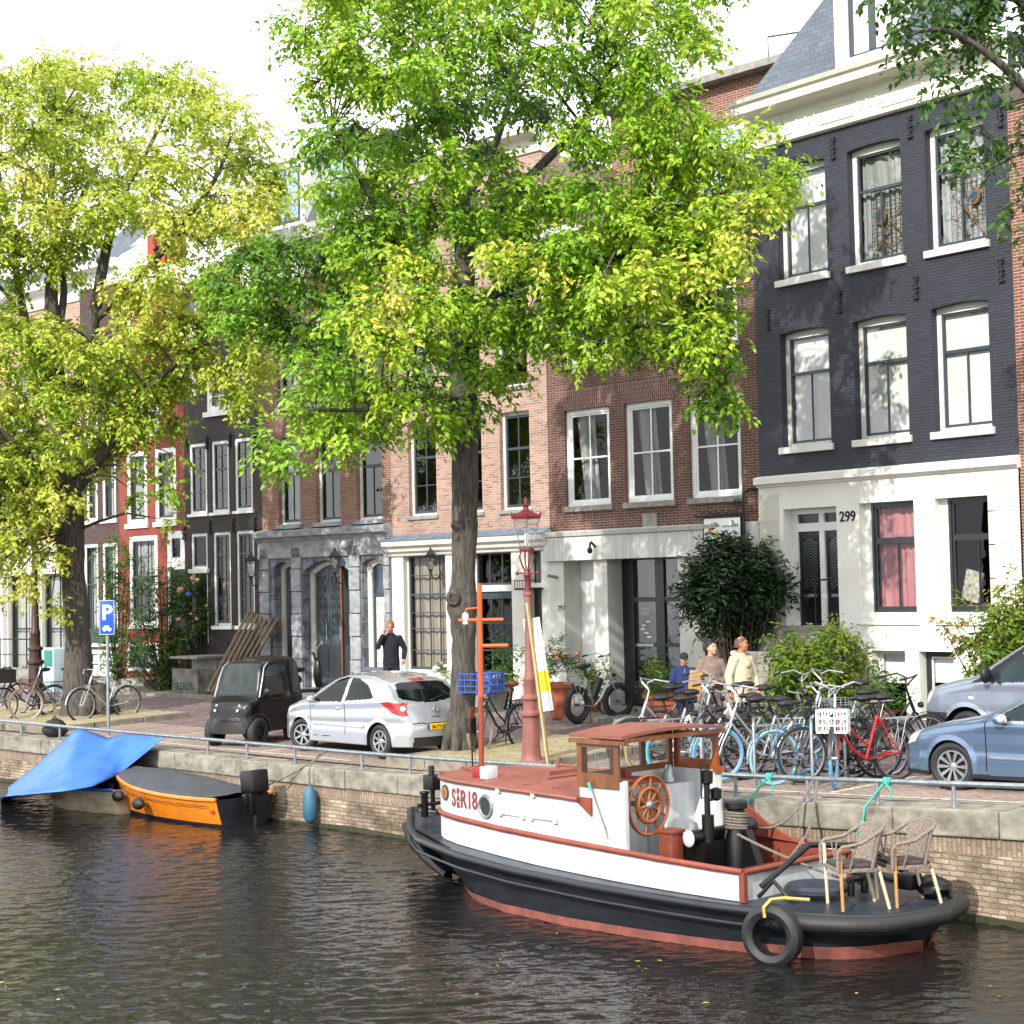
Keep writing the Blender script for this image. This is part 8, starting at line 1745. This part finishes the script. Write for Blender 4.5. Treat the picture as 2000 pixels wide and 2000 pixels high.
# orange and black sloop
M_org=mat('orange_gelcoat','#d1781a',.3,var=.1,scale=3,coat=.4); M_tarp=mat('charcoal_tarp','#3c4046',.75,var=.15,scale=3,bump=.25)
bow=at_z(232,1512,.55); st=at_z(486,1594,.2); st.z=0; bow.z=0
bow=UW(5.75,-.55); st=UW(9.95,-.62)
e,L_,xs,hw,sh=small_boat('sloop','orange and black open sloop under a charcoal canvas cover with a black outboard motor',st,bow,1.5,None,.42,.72,.75)
def hrows(sg,f0,f1,off=0):
    rows=[]
    for x in xs:
        t=x/L_; h=sh(t); w_=max(hw(t),.02); r=[]
        for v in np.linspace(f0,f1,6):
            z=h*v-.12*(1-v); y=w_*(.62+.38*v**.6)*(1 if t<.98 else 1); xx=x-(1-v)*.35*max(0,t-.8)/.2
            r.append((xx,sg*(y+off),z))
        rows.append(r)
    return rows
q=MB(); 
for sg in (-1,1): q.grid(hrows(sg,0,.3))
a=hrows(-1,0,1)[0]; b2=hrows(1,0,1)[0]; q.grid([a,b2]); hb=q.build('black_lower_hull',M_hull,e,smooth=50)
q=MB()
for sg in (-1,1): q.grid(hrows(sg,.3,1.0,.004))
q.build('orange_topside',M_org,e,smooth=50)
q=MB()
for sg in (-1,1): q.tube([(x,sg*max(hw(x/L_),.02),sh(x/L_)) for x in xs],.035,7)
q.tube([(L_,0,sh(1)-.03),(L_-.12,0,.28)],.04,7); q.build('orange_gunwale',M_org,e)
q=MB(); rows=[]
for x in xs[1:-1]:
    t=x/L_; w_=max(hw(t),.03)*1.02; rows.append([(x,y*w_,sh(t)+.03+(.20*math.sin(PI*min(1,t*1.02)))*(1-abs(y)**1.7)+.012*math.sin(9*y+x*4)*(1-abs(y))-.05*(abs(y)>.98)) for y in np.linspace(-1,1,17)])
q.grid(rows); q.build('canvas_cover',M_tarp,e,smooth=60)
q=MB()
for sg in (-1,1): q.tube([(x,sg*(hw(x/L_)+.03),sh(x/L_)-.09-.02*(i%2)) for i,x in enumerate(xs[1:-1])],.007,4)
q.build('cover_lacing',M_blkm,e)
for x in (3.6,2.8,1.95):
    t=x/L_; q=MB(); 
    for sg in (1,): q.ell((x,sg*(hw(t)+.12),sh(t)-.2),.15,.10,.10,12,8); q.tube([(x,sg*(hw(t)+.07),sh(t)-.15),(x,sg*(hw(t)+.03),sh(t))],.007,4)
    q.build('fender',M_rub,e)
q=MB(); q.ob((-.28,0,.74),.38,.32,.36,Matrix.Rotation(.12,3,'Y')); q.ob((-.2,0,.42),.16,.14,.5); q.ob((-.12,0,.42),.14,.22,.2); q.ob((-.26,0,.0),.16,.06,.4); mo=q.build('outboard_motor',M_blkm,e,bevel=.03); MB().ob((-.28,0,.60),.345,.275,.02,Matrix.Rotation(.12,3,'Y')).build('orange_stripe',M_org,mo)
q=MB(); q.ob((.12,.56,.26),.1,.02,.05); q.build('registration_sticker',mat('red_sticker','#b3262a',.5),e)
# white boat under a bright blue tarpaulin
M_off=mat('weathered_white_hull','#c9bfa6',.6,var=.25,scale=3,stretch=(1,1,3),col2='#9a8a68'); M_btarp=mat('blue_tarpaulin','#2a5fb0',.5,var=.2,scale=2.2,bump=.9,col2='#3c74c2')
st=UW(7.0,-.78); bow=UW(4.25,-.98)
e,L_,xs,hw,sh=small_boat('small_boat','weathered white boat almost hidden under a bright blue tarpaulin tent',st,bow,1.55,None,.40,.62,.8)
q=MB()
for sg in (-1,1): q.grid(hrows(sg,0,1))
q.grid([hrows(-1,0,1)[0],hrows(1,0,1)[0]]); q.build('hull',M_off,e,smooth=50)
q=MB()
for sg in (-1,1): q.tube([(x,sg*max(hw(x/L_),.02),sh(x/L_)) for x in xs],.03,7)
q.build('blue_gunwale',M_btarp,e); q=MB(); q.grid([[(x,y*hw(x/L_)*.97,sh(x/L_)-.06) for y in (-1,0,1)] for x in xs[:-1]]); q.build('deck',M_dark,e)
q=MB(); q.ob((1.6,.79,.22),.16,.02,.06); q.build('registration_sticker',mat('red_sticker','#b3262a',.5),e)
# tarpaulin: a hanging sheet through measured corners, near edge low, far edge tied high to the railing
def rp(px): best=min(np.linspace(-4,12,1200),key=lambda u:abs(proj(UW(u,.1,quay_z(u)+.27))[0]-px)); return UW(best,.06,quay_z(best)+.24)
far=[at_d(2,1548,rp(20).y-1.0),at_d(70,1495,rp(70).y-.7),rp(155)+Vector((0,0,.05)),rp(214)+Vector((0,0,-.1)),rp(250),rp(326)]
near=[at_z(0,1556,.3),at_z(45,1552,.45),at_z(125,1545,.56),at_z(180,1536,.6),at_z(232,1512,.64),rp(326)+Vector((0,0,-.05))-QN*.1]
n=36; rows=[]
def cr_(P,t):
    k=t*(len(P)-1); i=min(int(k),len(P)-2); f=k-i; return P[i].lerp(P[i+1],f)
for i in range(n+1):
    t=i/n; a=cr_(far,t); b2=cr_(near,t); row=[]
    for j in range(15):
        s_=j/14; p=a.lerp(b2,s_); p.z-=.13*math.sin(PI*s_)*max(0,1-1.25*t)-.05*math.sin(PI*s_)*max(0,t-.5)+.02*math.sin(t*23+s_*7)*math.sin(PI*s_); row.append(p)
    rows.append(row)
o_=rows[0][0].copy(); q=MB(); q.grid([[p-o_ for p in r] for r in rows]); o=q.build('blue_tarpaulin',M_btarp,smooth=70); o.location=o_; so_=o.modifiers.new('thick','SOLIDIFY'); so_.thickness=.006; tag(o,'bright blue tarpaulin sheet tied to the railing and sloping over the white boat','tarpaulin')
q=MB(); q.tube([at_z(25,1560,.06),at_z(180,1532,.36)],.022,6); P0=Vector(q.v[0]); q.v=[tuple(Vector(v)-P0) for v in q.v]; o=q.build('tarpaulin_pole',M_galv,smooth=60); o.location=P0; tag(o,'thin pale pole along the low edge of the blue tarpaulin','pole')
# mooring line of the sloop
a=onrail(640) if 'onrail' in globals() else None
rope([a,UW(9.7,-.5,.5)],.012,M_rope,'mooring_rope','dark mooring line from the railing down to the orange sloop',sag=.1)
# fallen leaves floating and lying
g=random.Random(5)
q=MB()
for i in range(70):
    px_=g.uniform(0,2000); py_=g.uniform(1640,1960)
    p=at_z(px_,py_,.006); u,w_=uw(p)
    if w_>-.3 or (15.2<u<24.3 and -3.4<w_): continue
    if g.random()>.35+.5*(px_>900): continue
    a=g.uniform(0,6.28); s=g.uniform(.02,.045); c,sn=math.cos(a)*s,math.sin(a)*s; q.add([(p.x-c,p.y-sn,.008),(p.x+sn*.5,p.y-c*.5,.010),(p.x+c,p.y+sn,.008),(p.x-sn*.5,p.y+c*.5,.012)],[(0,1,2,3)])
o=q.build('floating_leaves',mat('fallen_leaf','#a89a3c',.7,var=.3,scale=3),smooth=0,clean=False); tag(o,'scattered yellow leaves floating on the canal','leaves',kind='stuff')
q=MB()
for i in range(1200):
    u=g.uniform(-8,24); w_=abs(g.gauss(0,1))*1.6+.25
    if g.random()<.3: u=g.uniform(11,16); w_=g.uniform(.3,4.5)
    z=gz(u,w_)+.014+(.11 if (11.95<u<14.9 or u<.9) and .6<w_<4.3 else 0)+(.0); p=UW(u,w_,z); a=g.uniform(0,6.28); s=g.uniform(.018,.04); c,sn=math.cos(a)*s,math.sin(a)*s
    q.add([(p.x-c,p.y-sn,z),(p.x+sn*.5,p.y-c*.5,z+.006),(p.x+c,p.y+sn,z+.002),(p.x-sn*.5,p.y+c*.5,z+.008)],[(0,1,2,3)])
o=q.build('fallen_leaves',MC['fallen_leaf'],smooth=0,clean=False); tag(o,'dry yellow leaves scattered on the quay paving','leaves',kind='stuff')
